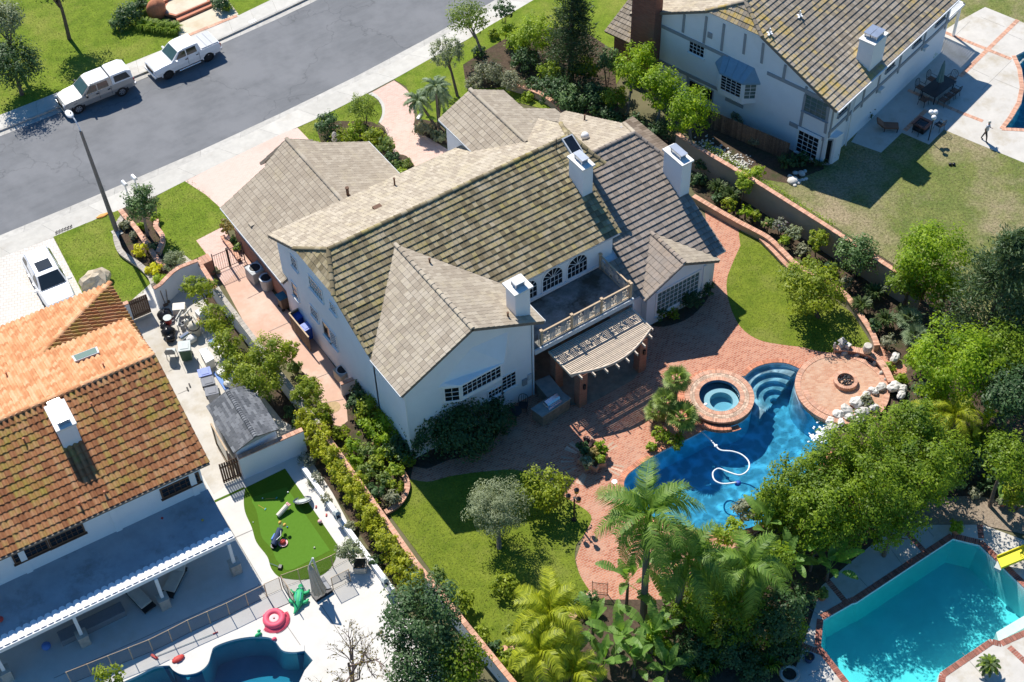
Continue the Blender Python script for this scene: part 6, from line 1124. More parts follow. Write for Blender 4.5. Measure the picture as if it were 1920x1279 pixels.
sc_ = [at('M8', 170, 222, 1.3), at('M8', 12, 312, 1.3), at('M8', 248, 598, 1.3)]
for a, b_ in zip(sc_, sc_[1:]):
    d = b_ - a; ang = atan2(d.y, d.x); n = max(4, int(d.length / 0.16))
    for i in range(n): p = a.lerp(b_, (i + .5) / n); BX((p.x, p.y, 0.68), (d.length / n - 0.01, 0.03, 1.24), ang, tint=random.random()).B('board', 'fence_wood', SCN, W=1)
    p = (a + b_) / 2; BX((p.x, p.y, 1.32), (d.length, 0.08, 0.05), ang).B('top_rail', 'tan_wood', SCN, W=1)
def ac(label, p, rz, s=0.8, h=0.85, rnd=False, m='ac_grey'):
    t = empty('air_conditioner', tuple(p), rz, label, 'air conditioner', 'air conditioning units along the main house')
    if rnd: LT([(s * .45, 0), (s * .48, h * .85), (s * .5, h)], n=18).B('casing', MATS[m], t)
    else: BX((0, 0, h / 2), (s, s, h)).B('casing', MATS[m], t, bevel=0.04)
    r_ = MB(); b = MB(); annulus(r_, (0, 0), s * .36, s * (.49 if rnd else .44), h + .02, 24); r_.B('fan_ring', 'gutter_metal', t)
    LT([(s * .37, 0), (s * .37, .012)], (0, 0, h), 24).B('fan_well', 'black_trim', t)
    for k in range(4): a = k * pi / 2 + .3; BX((cos(a) * s * .18, sin(a) * s * .18, h + .02), (s * .32, .11, .012), a).B('fan_blade', 'dark_metal', t)
    b = MB(); [annulus(b, (0, 0), s * q, s * q + .012, h + .035, 20) for q in (.1, .18, .26, .34)]; b.B('fan_guard', 'dark_metal', t)
    for k in range(7): BX((0, -s * (.5 if rnd else .505), h * (.15 + .11 * k)), (s * (.5 if rnd else .86), .012, .03)).B('louvre', 'ac_tan', t)
    return t
ac('square air conditioner below the garage gutter', ground_under('M4', 1775, 1040, .9), R(5), .95, .9); ac('round air conditioner next to the teal lidded bin', ground_under('B', 118, 775, .85), 0, .85, .85, True); ac('square air conditioner alone near the rear corner of the house', ground_under('M8', 650, 985, .8), R(3), .82, .8, m='ac_tan')
p = at('M8', 700, 1075, .5); LT([(.16, 0), (.2, .3), (.14, .5), (.1, .52)], (p.x, p.y, 0), 12).B('jar', 'cream', None, S=1, W=1); tagp(bpy.data.objects['jar'], 'cream jar standing between air conditioner and stub wall', 'jar')
p = at('M8', 810, 1035, .5); o = LT([(.2, 0), (.24, .25), (.16, .42), (.05, .5)], (p.x, p.y, 0), 12).B('jar', 'white_paint', None, S=1, W=1); tagp(o, 'white rounded jar close to the house wall by the stub wall', 'jar')
def single(name, mb, m, label, cat, group=None, S=0, bevel=0): o = mb.B(name, MATS[m] if isinstance(m, str) else m, None, S=S, W=1, bevel=bevel); return tagp(o, label, cat, group)
rn = random.Random(9)
for i, (x, y, r_, lab) in enumerate(((60, 330, .3, 'black rubbish bag touching the red bucket'), (100, 400, .42, 'largest shiny black rubbish bag in the heap'), (125, 480, .30, 'black rubbish bag just behind the grey chair'), (60, 200, .45, 'black rubbish bag in the shade of the white wall'))):
    p = at('M6', x, y, r_ * .7); single('rubbish_bag', EL((p.x, p.y, r_ * .72), (r_, r_ * .9, r_ * .78), 12, 8, jit=.16).ell((p.x, p.y, r_ * 1.45), (r_ * .16, r_ * .16, r_ * .22), 6, 4), 'bag_black', lab, 'rubbish bag', 'black rubbish bags by the gate', S=1)
p = at('M6', 110, 310, .2); t = empty('bucket', (p.x, p.y, 0), 0, 'red bucket with a grey rim on the rubbish heap', 'bucket'); LT([(.17, .3), (.24, .75), (.22, .75), (.17, .4)], n=14).B('bucket_body', 'red', t); LT([(.2, .74), (.26, .74), (.26, .79), (.2, .79)], n=14).B('rim', 'lid_grey', t)
p = at('M6', 225, 100, .8); t = empty('cabinet', (p.x, p.y, 0), R(-28), 'cream metal cabinet on legs below the white wall', 'cabinet'); BX((0, 0, .65), (.75, .6, .4)).B('body', 'cream', t, bevel=.02)
for sx in (-1, 1):
    for sy in (-1, 1): BX((sx * .33, sy * .26, .23), (.05, .05, .46)).B('leg', 'chair_grey', t)
p = at('M6', 430, 430, 0); t = empty('pool_filter', (p.x, p.y, 0), 0, 'beige pool filter tank with dark clamp band', 'pool filter'); LT([(.30, 0), (.33, .1), (.33, .62), (.33, .7), (.26, .95), (.08, 1.05)], n=18).B('tank', 'tank', t, S=1); LT([(.34, .60), (.35, .62), (.35, .67), (.34, .69)], n=18).B('clamp_band', 'black_trim', t); TB([(0, 0, 1.05), (0, 0, 1.2)], .05, 8).B('gauge', 'dark_metal', t)
p = at('M6', 270, 340, .3); t = empty('pool_pump', (p.x, p.y, 0), 0, 'pool pump with white pipes next to the filter tank', 'pump'); LT([(.14, 0), (.14, .4)], (0, 0, .1), 12).B('motor', 'chair_grey', t); LT([(.16, 0), (.16, .35), (.1, .42)], (.35, .2, .1), 12).B('strainer', 'pvc', t)
for k, pl in enumerate(([(.35, .2, .5), (.35, .2, .95), (.9, .5, .95), (.9, .5, .6)], [(0, 0, .5), (-.2, .3, .8), (.5, .9, .8), (.8, .9, .3)], [(-.3, -.1, .1), (-.3, -.1, .7), (.1, .5, .7), (.5, .75, .7)], [(.2, -.4, .1), (.2, -.4, .55), (.7, -.1, .55)])): TB(pl, .045, 8).B('pipe', 'pvc', t)
for k in range(4): BX((rn.uniform(-.4, .7), rn.uniform(-.3, .8), .6 + .1 * k), (.14, .1, .1)).B('valve', 'dark_metal', t)
p = at('M6', 385, 500, .1); single('sack', EL((p.x, p.y, .2), (.35, .3, .22), 10, 6, jit=.2), 'sack', 'white crumpled sack against the pool filter', 'sack', S=1)
p = at('M6', 300, 470, .2); single('pump_motor', TB([(p.x - .3, p.y, .25), (p.x + .3, p.y + .1, .25)], .2, 12).box((p.x, p.y, .08), (.5, .35, .12)), 'steel', 'silver pump motor lying behind the green bin', 'motor')
p = at('M6', 130, 640, .4); t = empty('patio_chair', (p.x, p.y, 0), R(150), 'grey chair with a round back beside the green bin', 'chair'); BX((0, 0, .44), (.55, .5, .06)).B('seat', 'lid_grey', t, bevel=.04)
MB().extr([(-.28, .24, .45), (.28, .24, .45), (.3, .30, .75), (.18, .34, .98), (-.18, .34, .98), (-.3, .30, .75)], (0, .04, 0)).B('backrest', 'chair_grey', t)
for sx in (-1, 1):
    for sy in (-1, 1): TB([(sx * .24, sy * .2, .42), (sx * .27, sy * .25, 0)], .02, 6).B('leg', 'chair_grey', t)
q = [at('M6', x, y, .75) for x, y in ((465, 615), (565, 590), (650, 720), (550, 775))]; c_ = sum(q, V3()) / 4; t = empty('storage_box', (c_.x, c_.y, 0), 0, 'large white plastic storage box with rounded lid', 'storage box'); MB().prism([tuple((c_ + (p - c_) * .92)[:2]) for p in q], 0, .68).B('box', 'pvc', t, W=1); MB().prism([tuple(p[:2]) for p in q], .68, .76).B('lid', 'white_paint', t, W=1, bevel=.03)
a, b_ = at('M6', 665, 880, .1), at('M6', 800, 1090, .1); d = b_ - a; single('plank', BX(((a.x + b_.x) / 2, (a.y + b_.y) / 2, .08), (d.length, .26, .12), atan2(d.y, d.x)), 'plank_blue', 'long blue plank lying beside the three bins', 'plank')
p = at('M6', 865, 1005, .2); single('sack', EL((p.x, p.y, .25), (.5, .42, .3), 12, 7, jit=.15), 'sack', 'white sacking heap behind the grey shed', 'sack', S=1)
p = at('M6', 850, 960, .3); single('sack', EL((p.x, p.y + .1, .3), (.35, .25, .25), 10, 6, jit=.2), 'teal', 'teal tarpaulin bundle on the white sacking', 'tarpaulin', S=1)
for i, (x, y, c, s_, lab) in enumerate(((500, 190, 'sack', .5, 'white carton pile nearest the cabinet'), (545, 220, 'sack', .42, 'white sheeting under the upper citrus tree'), (490, 250, 'box_brown', .3, 'brown carton among the white cartons'), (525, 290, 'pvc', .3, 'pale crate at the end of the carton pile'), (560, 310, 'navy', .3, 'dark blue crate under the citrus branches'), (620, 530, 'plank_blue', .28, 'blue tub beside the white storage box'), (690, 590, 'sack', .3, 'white board leaning under the citrus trees'), (1010, 950, 'rust', .35, 'rusty box beside the boundary wall'), (950, 1000, 'cream', .3, 'cream tray near the shed roof'), (740, 880, 'sack', .4, 'white tray between plank and wall'), (880, 640, 'pvc', .25, 'pale tray under the lower citrus tree'))):
    p = at('M6', x, y, s_ * .5); single('crate', BX((p.x, p.y, s_ * .4), (s_ * 1.5, s_, s_ * .8), rn.uniform(0, 3)), c, lab, 'crate', 'cartons and crates along the side yard', bevel=.02)
a, b_ = at('M6', 400, 200, .12), at('M6', 540, 400, .12); single('pipe', TB([a, b_], .07, 8), 'pvc', 'long white pipe lying beside the pool filter', 'pipe')
a, b_ = at('M6', 440, 700, .1), at('M6', 520, 840, .1); single('pipe', TB([a, b_], .06, 8), 'pvc', 'white pipe lying next to the storage box', 'pipe')
for (x, y, x2, y2, lab) in ((62, 200, 95, 285, 'wooden handled rake leaning on the white wall'), (95, 195, 105, 270, 'shovel leaning on the white wall')): a, b_ = at('q', x, y, 1.4), at('q', x2, y2, .05); single('garden_tool', TB([a, b_], .025, 6).box((b_.x, b_.y, .12), (.3, .05, .2)), 'fence_wood', lab, 'garden tool')
for x, y, lab in ((355, 1040, 'dark short pipe on the concrete, nearer the bins'), (330, 1085, 'dark short pipe on the concrete, nearer the clay roof')): a = at('M6', x - 8, y - 18, .04); b_ = at('M6', x + 8, y + 22, .04); single('pipe_offcut', TB([a, b_], .045, 6), 'black_trim', lab, 'pipe')
SD = empty('shed', tuple(at('M7', 640, 800, 0)), 0, 'small garden shed with grey shingle roof behind the white wall', 'shed'); SH = Roofs(SD)
e0, e1, r1_, f1 = at('M7', 168, 528, 2.25), at('M7', 500, 1088, 2.25), at('M7', 760, 890, 2.95), at('M7', 1042, 800, 2.3)
dv = (e1 - e0); r0_ = r1_ - dv * 1.0; f0 = f1 - dv
SH.slope([e0, e1, r1_, r0_], 0, 'shingle', w=.42, e=.17, th=.015, slab=.06); SH.slope([f0, f1, r1_, r0_], 0, 'shingle', w=.42, e=.17, th=.015, slab=.06); SH.finish(); ridge(SD, r1_, r0_, 'shingle', r=.12, step=.16, name='ridge_shingle', lift=.02)
inn = lambda p, q, t: p.lerp(q, t); wq = [e0.lerp(f0, .06), e1.lerp(f1, .06), e1.lerp(f1, .94), e0.lerp(f0, .94)]; u_ = dv.normalized(); wq[1] -= u_ * .12; wq[2] -= u_ * .12; wq[0] += u_ * .1; wq[3] += u_ * .1
MB().prism([tuple(p[:2]) for p in wq], -.02, 2.2).B('wall', 'stucco', SD, W=1); MB().extr([V3((wq[1].x, wq[1].y, 2.15)), V3((wq[2].x, wq[2].y, 2.15)), r1_ - u_ * .12 - V3((0, 0, .1))], u_ * -.1).B('gable', 'ac_grey', SD, W=1)
a, b_ = at('M7', 232, 742, 2.0), at('M7', 408, 1050, 2.0); fo = window(SD, V3((b_.x, b_.y, .25)), (a - b_).normalized(), 0, (a - b_).length, 1.7, 3, 4, fm='tan_wood', gm='pale_glass', sill=False, name='shed_window')
LEAF = dict(
    citrus=((0.042, 0.080, 0.007), (0.215, 0.250, 0.018), 0.35, (0.30, 0.27, 0.02)), glossy=((0.020, 0.050, 0.014), (0.095, 0.150, 0.045), 0.2, (0.40, 0.42, 0.36)),  # glossy: the pale last tone paints white leaf highlights, also serves variegation
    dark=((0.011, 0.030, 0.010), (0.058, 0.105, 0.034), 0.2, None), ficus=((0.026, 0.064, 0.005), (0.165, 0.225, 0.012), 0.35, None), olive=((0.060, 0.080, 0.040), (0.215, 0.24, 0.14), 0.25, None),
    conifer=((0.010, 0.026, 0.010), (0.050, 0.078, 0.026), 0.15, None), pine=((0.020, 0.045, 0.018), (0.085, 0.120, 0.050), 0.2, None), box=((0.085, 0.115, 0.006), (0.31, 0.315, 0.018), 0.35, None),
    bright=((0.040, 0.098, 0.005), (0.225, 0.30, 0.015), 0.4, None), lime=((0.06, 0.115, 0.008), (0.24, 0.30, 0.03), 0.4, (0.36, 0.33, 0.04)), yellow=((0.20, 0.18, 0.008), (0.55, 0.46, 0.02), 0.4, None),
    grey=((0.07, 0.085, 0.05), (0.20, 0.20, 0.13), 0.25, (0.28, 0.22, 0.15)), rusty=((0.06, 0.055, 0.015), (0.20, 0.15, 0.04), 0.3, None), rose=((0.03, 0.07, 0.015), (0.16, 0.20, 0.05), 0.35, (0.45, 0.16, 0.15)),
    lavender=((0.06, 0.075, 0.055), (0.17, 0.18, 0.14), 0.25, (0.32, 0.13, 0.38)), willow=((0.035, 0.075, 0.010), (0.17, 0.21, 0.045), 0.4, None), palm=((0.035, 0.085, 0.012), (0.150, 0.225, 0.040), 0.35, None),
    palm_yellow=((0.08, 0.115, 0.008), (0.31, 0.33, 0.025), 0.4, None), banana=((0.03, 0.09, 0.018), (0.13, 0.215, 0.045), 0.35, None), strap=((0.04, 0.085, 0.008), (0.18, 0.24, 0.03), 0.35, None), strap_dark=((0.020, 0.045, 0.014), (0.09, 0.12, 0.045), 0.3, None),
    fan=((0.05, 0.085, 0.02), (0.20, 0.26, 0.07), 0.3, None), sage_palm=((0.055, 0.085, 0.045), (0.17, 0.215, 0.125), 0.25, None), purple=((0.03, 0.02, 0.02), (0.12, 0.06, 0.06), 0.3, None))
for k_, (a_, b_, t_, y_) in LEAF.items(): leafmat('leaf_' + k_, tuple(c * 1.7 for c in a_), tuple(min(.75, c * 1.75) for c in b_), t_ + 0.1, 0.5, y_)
mat('bark', (0.13, 0.10, 0.075), var=0.3, scale=8, rough=0.95, bump=0.6, bscale=20); mat('bark_pale', (0.24, 0.21, 0.175), var=0.25, scale=8, rough=0.95, bump=0.6, bscale=20); mat('bark_palm', (0.17, 0.15, 0.125), var=0.25, scale=12, rough=0.95, bump=0.8, bscale=25, stretch=(1, 1, 4, 0))
def quadmesh(name, V, tint, m, corners=4):
    n = len(V); me = bpy.data.meshes.new(name); me.vertices.add(n * corners); me.vertices.foreach_set('co', V.reshape(-1).astype(np.float32)); me.loops.add(n * corners); me.loops.foreach_set('vertex_index', np.arange(n * corners, dtype=np.int32))
    me.polygons.add(n); me.polygons.foreach_set('loop_start', np.arange(0, n * corners, corners, dtype=np.int32)); me.polygons.foreach_set('loop_total', np.full(n, corners, dtype=np.int32)); me.update(calc_edges=True)
    a = me.attributes.new('tint', 'FLOAT', 'FACE'); a.data.foreach_set('value', np.clip(tint, 0, 1).astype(np.float32)); me.materials.append(MATS[m]); return me
def unit(a): return a / np.maximum(1e-6, np.linalg.norm(a, axis=-1, keepdims=True))
def leaves(P, Nrm, size, rng, aspect=0.5, axis=None):
    n = len(P); t = unit(rng.normal(size=(n, 3))) if axis is None else unit(axis + rng.normal(size=(n, 3)) * 0.35); t = unit(t - Nrm * np.sum(t * Nrm, 1, keepdims=True)); b = np.cross(Nrm, t)
    L_ = (size * rng.uniform(0.65, 1.35, (n, 1))); W = L_ * aspect; return np.stack([P - t * L_ * 0.5, P + b * W * 0.5 - t * L_ * 0.06, P + t * L_ * 0.5, P - b * W * 0.5 - t * L_ * 0.06], 1)
def crown(name, rad, n, size, m, seed, clumps=36, cr=0.34, shell=0.62, flat=-0.45, aspect=0.55, up=0.7, axis=None, core=0.18, trange=0.5):
    rng = np.random.default_rng(seed); R_ = np.array(rad); mr = R_.mean()
    d = unit(rng.normal(size=(clumps * 4, 3))); d = d[d[:, 2] > flat][:clumps]; k = len(d); rr = rng.uniform(shell, 1.0, (k, 1)) * rng.uniform(0.86, 1.1, (k, 1)); C_ = d * rr * R_ * (1.08 - cr * 0.4); ct = rng.uniform(0.5 - trange, 0.5 + trange, k); cs = rng.uniform(0.65, 1.25, k)
    idx = rng.integers(0, k, n); off = unit(rng.normal(size=(n, 3))) * (rng.random((n, 1)) ** 0.45) * cr * mr * cs[idx][:, None]; P = C_[idx] + off
    nc = int(n * core); P[:nc] = unit(rng.normal(size=(nc, 3))) * (rng.random((nc, 1)) ** 0.5) * R_ * 0.62
    out = unit(off + d[idx] * mr * 0.18); N_ = unit(out + np.array([0, 0, up]) + rng.normal(size=(n, 3)) * 0.4)
    tint = ct[idx] * 0.55 + rng.random(n) * 0.45; return quadmesh(name, leaves(P, N_, size, rng, aspect, axis), tint, m)
MESHES = {}
def cmesh(key, *a, **k):
    if key not in MESHES: MESHES[key] = crown(*a, **k)
    return MESHES[key]
ORD = ['first', 'second', 'third', 'fourth', 'fifth', 'sixth', 'seventh', 'eighth', 'ninth', 'tenth', 'eleventh', 'twelfth', 'thirteenth', 'fourteenth', 'fifteenth']
_seed = [100]
def limbs(root, base, top, r, spread, m='bark', n=5, seed=1):
    rn = random.Random(seed); b = MB(); base, top = V3(base), V3(top); mid = base.lerp(top, 0.55) + V3((rn.uniform(-.1, .1), rn.uniform(-.1, .1), 0)); b.tube(smoothpts([base, mid, top], 3), [r * (1 - 0.09 * i) for i in range(7)], 8)
    for i in range(n):
        a = rn.uniform(0, 6.28); f = base.lerp(top, rn.uniform(.55, .95)); e = top + V3((cos(a) * spread * rn.uniform(.5, .8), sin(a) * spread * rn.uniform(.5, .8), spread * rn.uniform(0, .5))); b.tube([f, f.lerp(e, .5) + V3((0, 0, .08 * spread)), e], [r * .5, r * .32, r * .12], 5)
    return b.B('trunk', MATS[m], root)
def plant(kind, x, y, zc, r, label, rz=None, name='tree', cat='tree', base=None, group=None, size=None, dens=1.0, trunk=None, clumps=None, cr=0.34, flat=-0.5, aspect=0.55, ry=None, bark='bark', share=None, shell=0.62, trange=0.5, core=.18, axis=None):
    _seed[0] += 1; s = _seed[0]; rz = rz or r * 0.85; size = size or 0.17; c = at('x', x, y, zc); b = at('x', *base, 0) if base else V3((c.x, c.y, 0))
    root = empty(name, (b.x, b.y, 0), 0, label, cat, group); area = r * (r + rz) * 0.5 * 12.5; n = int(min(16000, max(350, area / (size * size * aspect * 0.5) * 0.95 * dens)))
    cl = clumps or int(max(14, min(90, 22 * r * r + 14))); me = crown(name + '_crown', (r, ry or r, rz), n, size, 'leaf_' + kind, s, cl, cr, shell, flat, aspect, axis=axis, trange=trange, core=core)
    o = bpy.data.objects.new('crown' if name == 'tree' else 'foliage', me); COL.objects.link(o); o.parent = root; o.location = (c.x - b.x, c.y - b.y, zc); o.rotation_euler = (0, 0, (s * 1.7) % 6.28)
    if trunk is None: trunk = 0.05 + 0.05 * r
    if name == 'tree' or base: limbs(root, (0, 0, -0.05), (c.x - b.x, c.y - b.y, max(0.3, zc - rz * 0.35)), trunk, r, bark, seed=s)
    else:
        bb = MB(); rn = random.Random(s)
        for i in range(3): a = rn.uniform(0, 6.28); bb.tube([(0.04 * cos(a), 0.04 * sin(a), -0.03), (cos(a) * r * .4, sin(a) * r * .4, zc)], [0.035, 0.012], 5)
        bb.B('stem', MATS[bark], root)
    return root
def shrub(kind, x, y, r, label, zc=None, **k):
    k.setdefault('rz', r * 0.8); return plant(kind, x, y, zc if zc is not None else r * 0.72, r, label, name=k.pop('name', 'shrub'), cat=k.pop('cat', 'shrub'), **k)
def frond_mesh(key, L_, droop, rise, nl, ll, w, m, seed, hang=0.5):
    if key in MESHES: return MESHES[key]
    rng = np.random.default_rng(seed); V = []; T_ = []
    def pt(t): return np.array([L_ * (t - 0.18 * t * t * droop), 0, rise * L_ * sin(t * 1.9) * 0.55 - droop * L_ * 0.62 * t ** 2.2])
    for i in range(14):
        a, b_ = pt(i / 14), pt((i + 1) / 14); wd = 0.05 * (1 - i / 15); V.append([a + [0, -wd, 0], b_ + [0, -wd, 0], b_ + [0, wd, 0], a + [0, wd, 0]]); T_.append(0.7)
    for i in range(nl):
        t = 0.10 + 0.89 * i / nl; p = pt(t); q = pt(min(1, t + 0.02)) - p; q = q / np.linalg.norm(q); f = sin(pi * (0.12 + 0.84 * t)) ** 0.6
        for s_ in (-1, 1):
            l_ = ll * f * rng.uniform(0.85, 1.1); d = np.array([q[0] * 0.55, s_ * rng.uniform(0.75, 0.95), q[2] * 0.55 + rng.uniform(-0.1, 0.35)]); d /= np.linalg.norm(d); e1 = p + d * l_ * 0.55; e2 = p + d * l_ + np.array([0, 0, -hang * l_ * rng.uniform(0.6, 1.2)]); wv = q * w * rng.uniform(.8, 1.2)
            V.append([p - wv * .5, e1 - wv * .6, e1 + wv * .6, p + wv * .5]); V.append([e1 - wv * .6, e2 - wv * .06, e2 + wv * .06, e1 + wv * .6]); tt = rng.uniform(0.15, 0.95); T_ += [tt, tt]
    MESHES[key] = quadmesh('frond', np.array(V), np.array(T_), m); return MESHES[key]
def palm(label, base, top, kind='palm', nf=16, L_=2.6, droop=1.0, rise=0.6, tr=0.15, ll=0.55, seed=1, z=None, nl=44, hang=0.55, tilt=(-35, 55), w=0.05, bend=0.0, group=None, name='palm_tree'):
    b = at('x', *base, 0); zt = z if z else zabove(b, 'x', *top); t = at('x', *top, zt) if not z else at('x', *top, z); root = empty(name, tuple(b), 0, label, 'palm', group); rn = random.Random(seed); rel = t - b
    mid = rel * 0.5 + V3((bend, 0, 0)); TB(smoothpts([V3((0, 0, -.05)), mid, rel], 4), [tr * (1.15 - .03 * i) for i in range(9)], 10).B('trunk', 'bark_palm', root)
    for i in range(nf):
        me = frond_mesh(('frond', kind, L_, droop, i % 4), L_ * (0.9 + 0.07 * (i % 4)), droop * (0.8 + .15 * (i % 4)), rise, nl, ll, w, 'leaf_' + kind, i % 4 + 3, hang)
        a = i * 2.399 + rn.uniform(-.2, .2); el = R(tilt[1] + (tilt[0] - tilt[1]) * (i / max(1, nf - 1)) + rn.uniform(-6, 6)); M_ = Matrix.Translation(rel) @ Matrix.Rotation(a, 4, 'Z') @ Matrix.Rotation(-el, 4, 'Y') @ Matrix.Rotation(rn.uniform(-.3, .3), 4, 'X'); inst('frond', me, root, M_)
    return root
def fan_mesh(key, r, n, m, seed, pet=0.5):
    if key in MESHES: return MESHES[key]
    rng = np.random.default_rng(seed); V = [[(0, -.012, 0), (pet, -.012, .02), (pet, .012, .02), (0, .012, 0)]]; T_ = [.4]
    for i in range(n):
        a = -1.9 + 3.8 * i / (n - 1); l_ = r * rng.uniform(.85, 1.05); d = np.array([cos(a), sin(a), 0]); s_ = np.array([-d[1], d[0], 0]) * r * 0.075; o = np.array([pet, 0, .02]); k = o + d * l_ * .6 + np.array([0, 0, .03]); e = o + d * l_ + np.array([0, 0, -.10 * r]); V.append([o, k - s_, e, k + s_]); T_.append(rng.uniform(.1, 1))
    MESHES[key] = quadmesh('fan_leaf', np.array(V, float), np.array(T_), m); return MESHES[key]
def fan_palm(label, base, top, r=.45, n=26, kind='palm', seed=2, tr=.1):
    b = at('x', *base, 0); zt = max(.3, zabove(b, 'x', *top)); root = empty('fan_palm', tuple(b), 0, label, 'palm'); rn = random.Random(seed); TB([(0, 0, -.03), (.03, .02, zt * .5), (0, 0, zt)], [tr * 1.2, tr, tr * 1.25], 9).B('trunk', 'bark', root)
    for i in range(n):
        me = fan_mesh(('fan', kind, i % 3, r), r, 15, 'leaf_' + kind, i % 3, r * .9); a = i * 2.399; el = R(75 - 105 * i / n + rn.uniform(-8, 8)); inst('fan_leaf', me, root, Matrix.Translation((0, 0, zt)) @ Matrix.Rotation(a, 4, 'Z') @ Matrix.Rotation(-el, 4, 'Y'))
    return root
def paddle_mesh(key, L_, W, m, seed):
    if key in MESHES: return MESHES[key]
    rng = np.random.default_rng(seed); b = MB(); n = 8; V = []; T_ = []
    for i in range(n):
        for s_ in (-1, 1):
            t0, t1 = i / n, (i + 1) / n; w0, w1 = W * sin(pi * (0.06 + .9 * t0)) ** .7, W * sin(pi * (0.06 + .9 * t1)) ** .7
            p = lambda t: np.array([L_ * t, 0, .25 * L_ * t - .42 * L_ * t * t]); u = 0.22; q0, q1 = p(t0), p(t1); g = rng.uniform(0, .03) * L_
            V.append([q0, q1, q1 + [-g, s_ * w1, u * w1], q0 + [g * .5, s_ * w0, u * w0]]); T_.append(rng.uniform(.35, .75) + seed * .05)
    for i in range(3): V.append([(-.9 + .3 * i, -.02, -.35 + .117 * i), (-.6 + .3 * i, -.02, -.233 + .117 * i), (-.6 + .3 * i, .02, -.233 + .117 * i), (-.9 + .3 * i, .02, -.35 + .117 * i)]); T_.append(.5)
    MESHES[key] = quadmesh('leaf', np.array(V, float), np.array(T_), m); return MESHES[key]
def banana(label, x, y, h=1.6, n=9, L_=1.3, W=.26, seed=1, kind='banana', group='banana like plants with broad leaves', tilt=(80, 5)):
    b = at('x', x, y, h); rn = random.Random(seed); root = empty('broad_leaf_plant', (b.x, b.y, 0), 0, label, 'plant', group); TB([(0, 0, -.03), (.05, .05, h * .8)], [.10, .06], 8).B('stem', 'bark', root)
    for i in range(n):
        me = paddle_mesh(('pad', kind, i % 4, L_), L_ * (0.85 + .1 * (i % 4)), W, 'leaf_' + kind, i % 4); a = i * 2.399 + seed; el = R(tilt[0] + (tilt[1] - tilt[0]) * i / n + rn.uniform(-10, 10)); sc = rn.uniform(.8, 1.15)
        inst('leaf', me, root, Matrix.Translation((rn.uniform(-.1, .1), rn.uniform(-.1, .1), h * rn.uniform(.55, 1.0))) @ Matrix.Rotation(a, 4, 'Z') @ Matrix.Rotation(-el, 4, 'Y') @ Matrix.Translation((.75, 0, .25)) @ Matrix.Scale(sc, 4))
    return root
def strap(label, x, y, r=.5, h=.5, n=90, kind='strap', z0=0.0, group=None, w=.035, cat='plant', name='strap_leaf_plant'):
    _seed[0] += 1; rng = np.random.default_rng(_seed[0]); b = at('x', x, y, z0 + h * .5); root = empty(name, (b.x, b.y, z0), 0, label, cat, group); V = []; T_ = []
    for i in range(n):
        a = rng.uniform(0, 6.28); o = np.array([cos(a), sin(a), 0]) * r * .35 * math.sqrt(rng.random()); a += rng.normal() * .5; d = np.array([cos(a), sin(a), 0]); s_ = np.array([-d[1], d[0], 0]) * w; l_ = r * rng.uniform(.6, 1.1); hh = h * rng.uniform(.7, 1.2); p1 = o + d * l_ * .35 + [0, 0, hh * .75]; p2 = o + d * l_ * .75 + [0, 0, hh * .9]; p3 = o + d * l_ * 1.05 + [0, 0, hh * rng.uniform(.25, .7)]; tt = rng.random()
        V += [[o - s_, p1 - s_, p1 + s_, o + s_], [p1 - s_, p2 - s_ * .8, p2 + s_ * .8, p1 + s_], [p2 - s_ * .8, p3, p3, p2 + s_ * .8]]; T_ += [tt] * 3
    me = quadmesh('leaves', np.array(V), np.array(T_), 'leaf_' + kind); o = bpy.data.objects.new('leaves', me); COL.objects.link(o); o.parent = root; return root
def hedge(label, rg, pts, z, r, rz, kind, size=.14, dens=1.0, group=None):
    ln = resample(ats(rg, pts, z), .12); rng = np.random.default_rng(len(ln)); c = ln[len(ln) // 2]; root = empty('hedge', (c.x, c.y, 0), 0, label, 'hedge', group); n = int((ln[0] - ln[-1]).length * (r + rz) * 2.2 / (size * size * .28) * .55 * dens); L_ = np.array([tuple(p - V3((c.x, c.y, 0))) for p in ln])
    i = rng.integers(0, len(L_), n); o = unit(rng.normal(size=(n, 3))) * (rng.random((n, 1)) ** .35) * np.array([r, r, rz]) * rng.uniform(.75, 1.15, (n, 1)); N_ = unit(o + [0, 0, .3] + rng.normal(size=(n, 3)) * .5 * r); ct = rng.random(len(L_)); me = quadmesh('foliage', leaves(L_[i] + o, N_, size, rng), ct[i] * .5 + rng.random(n) * .5, 'leaf_' + kind); ob = bpy.data.objects.new('foliage', me); COL.objects.link(ob); ob.parent = root; return root
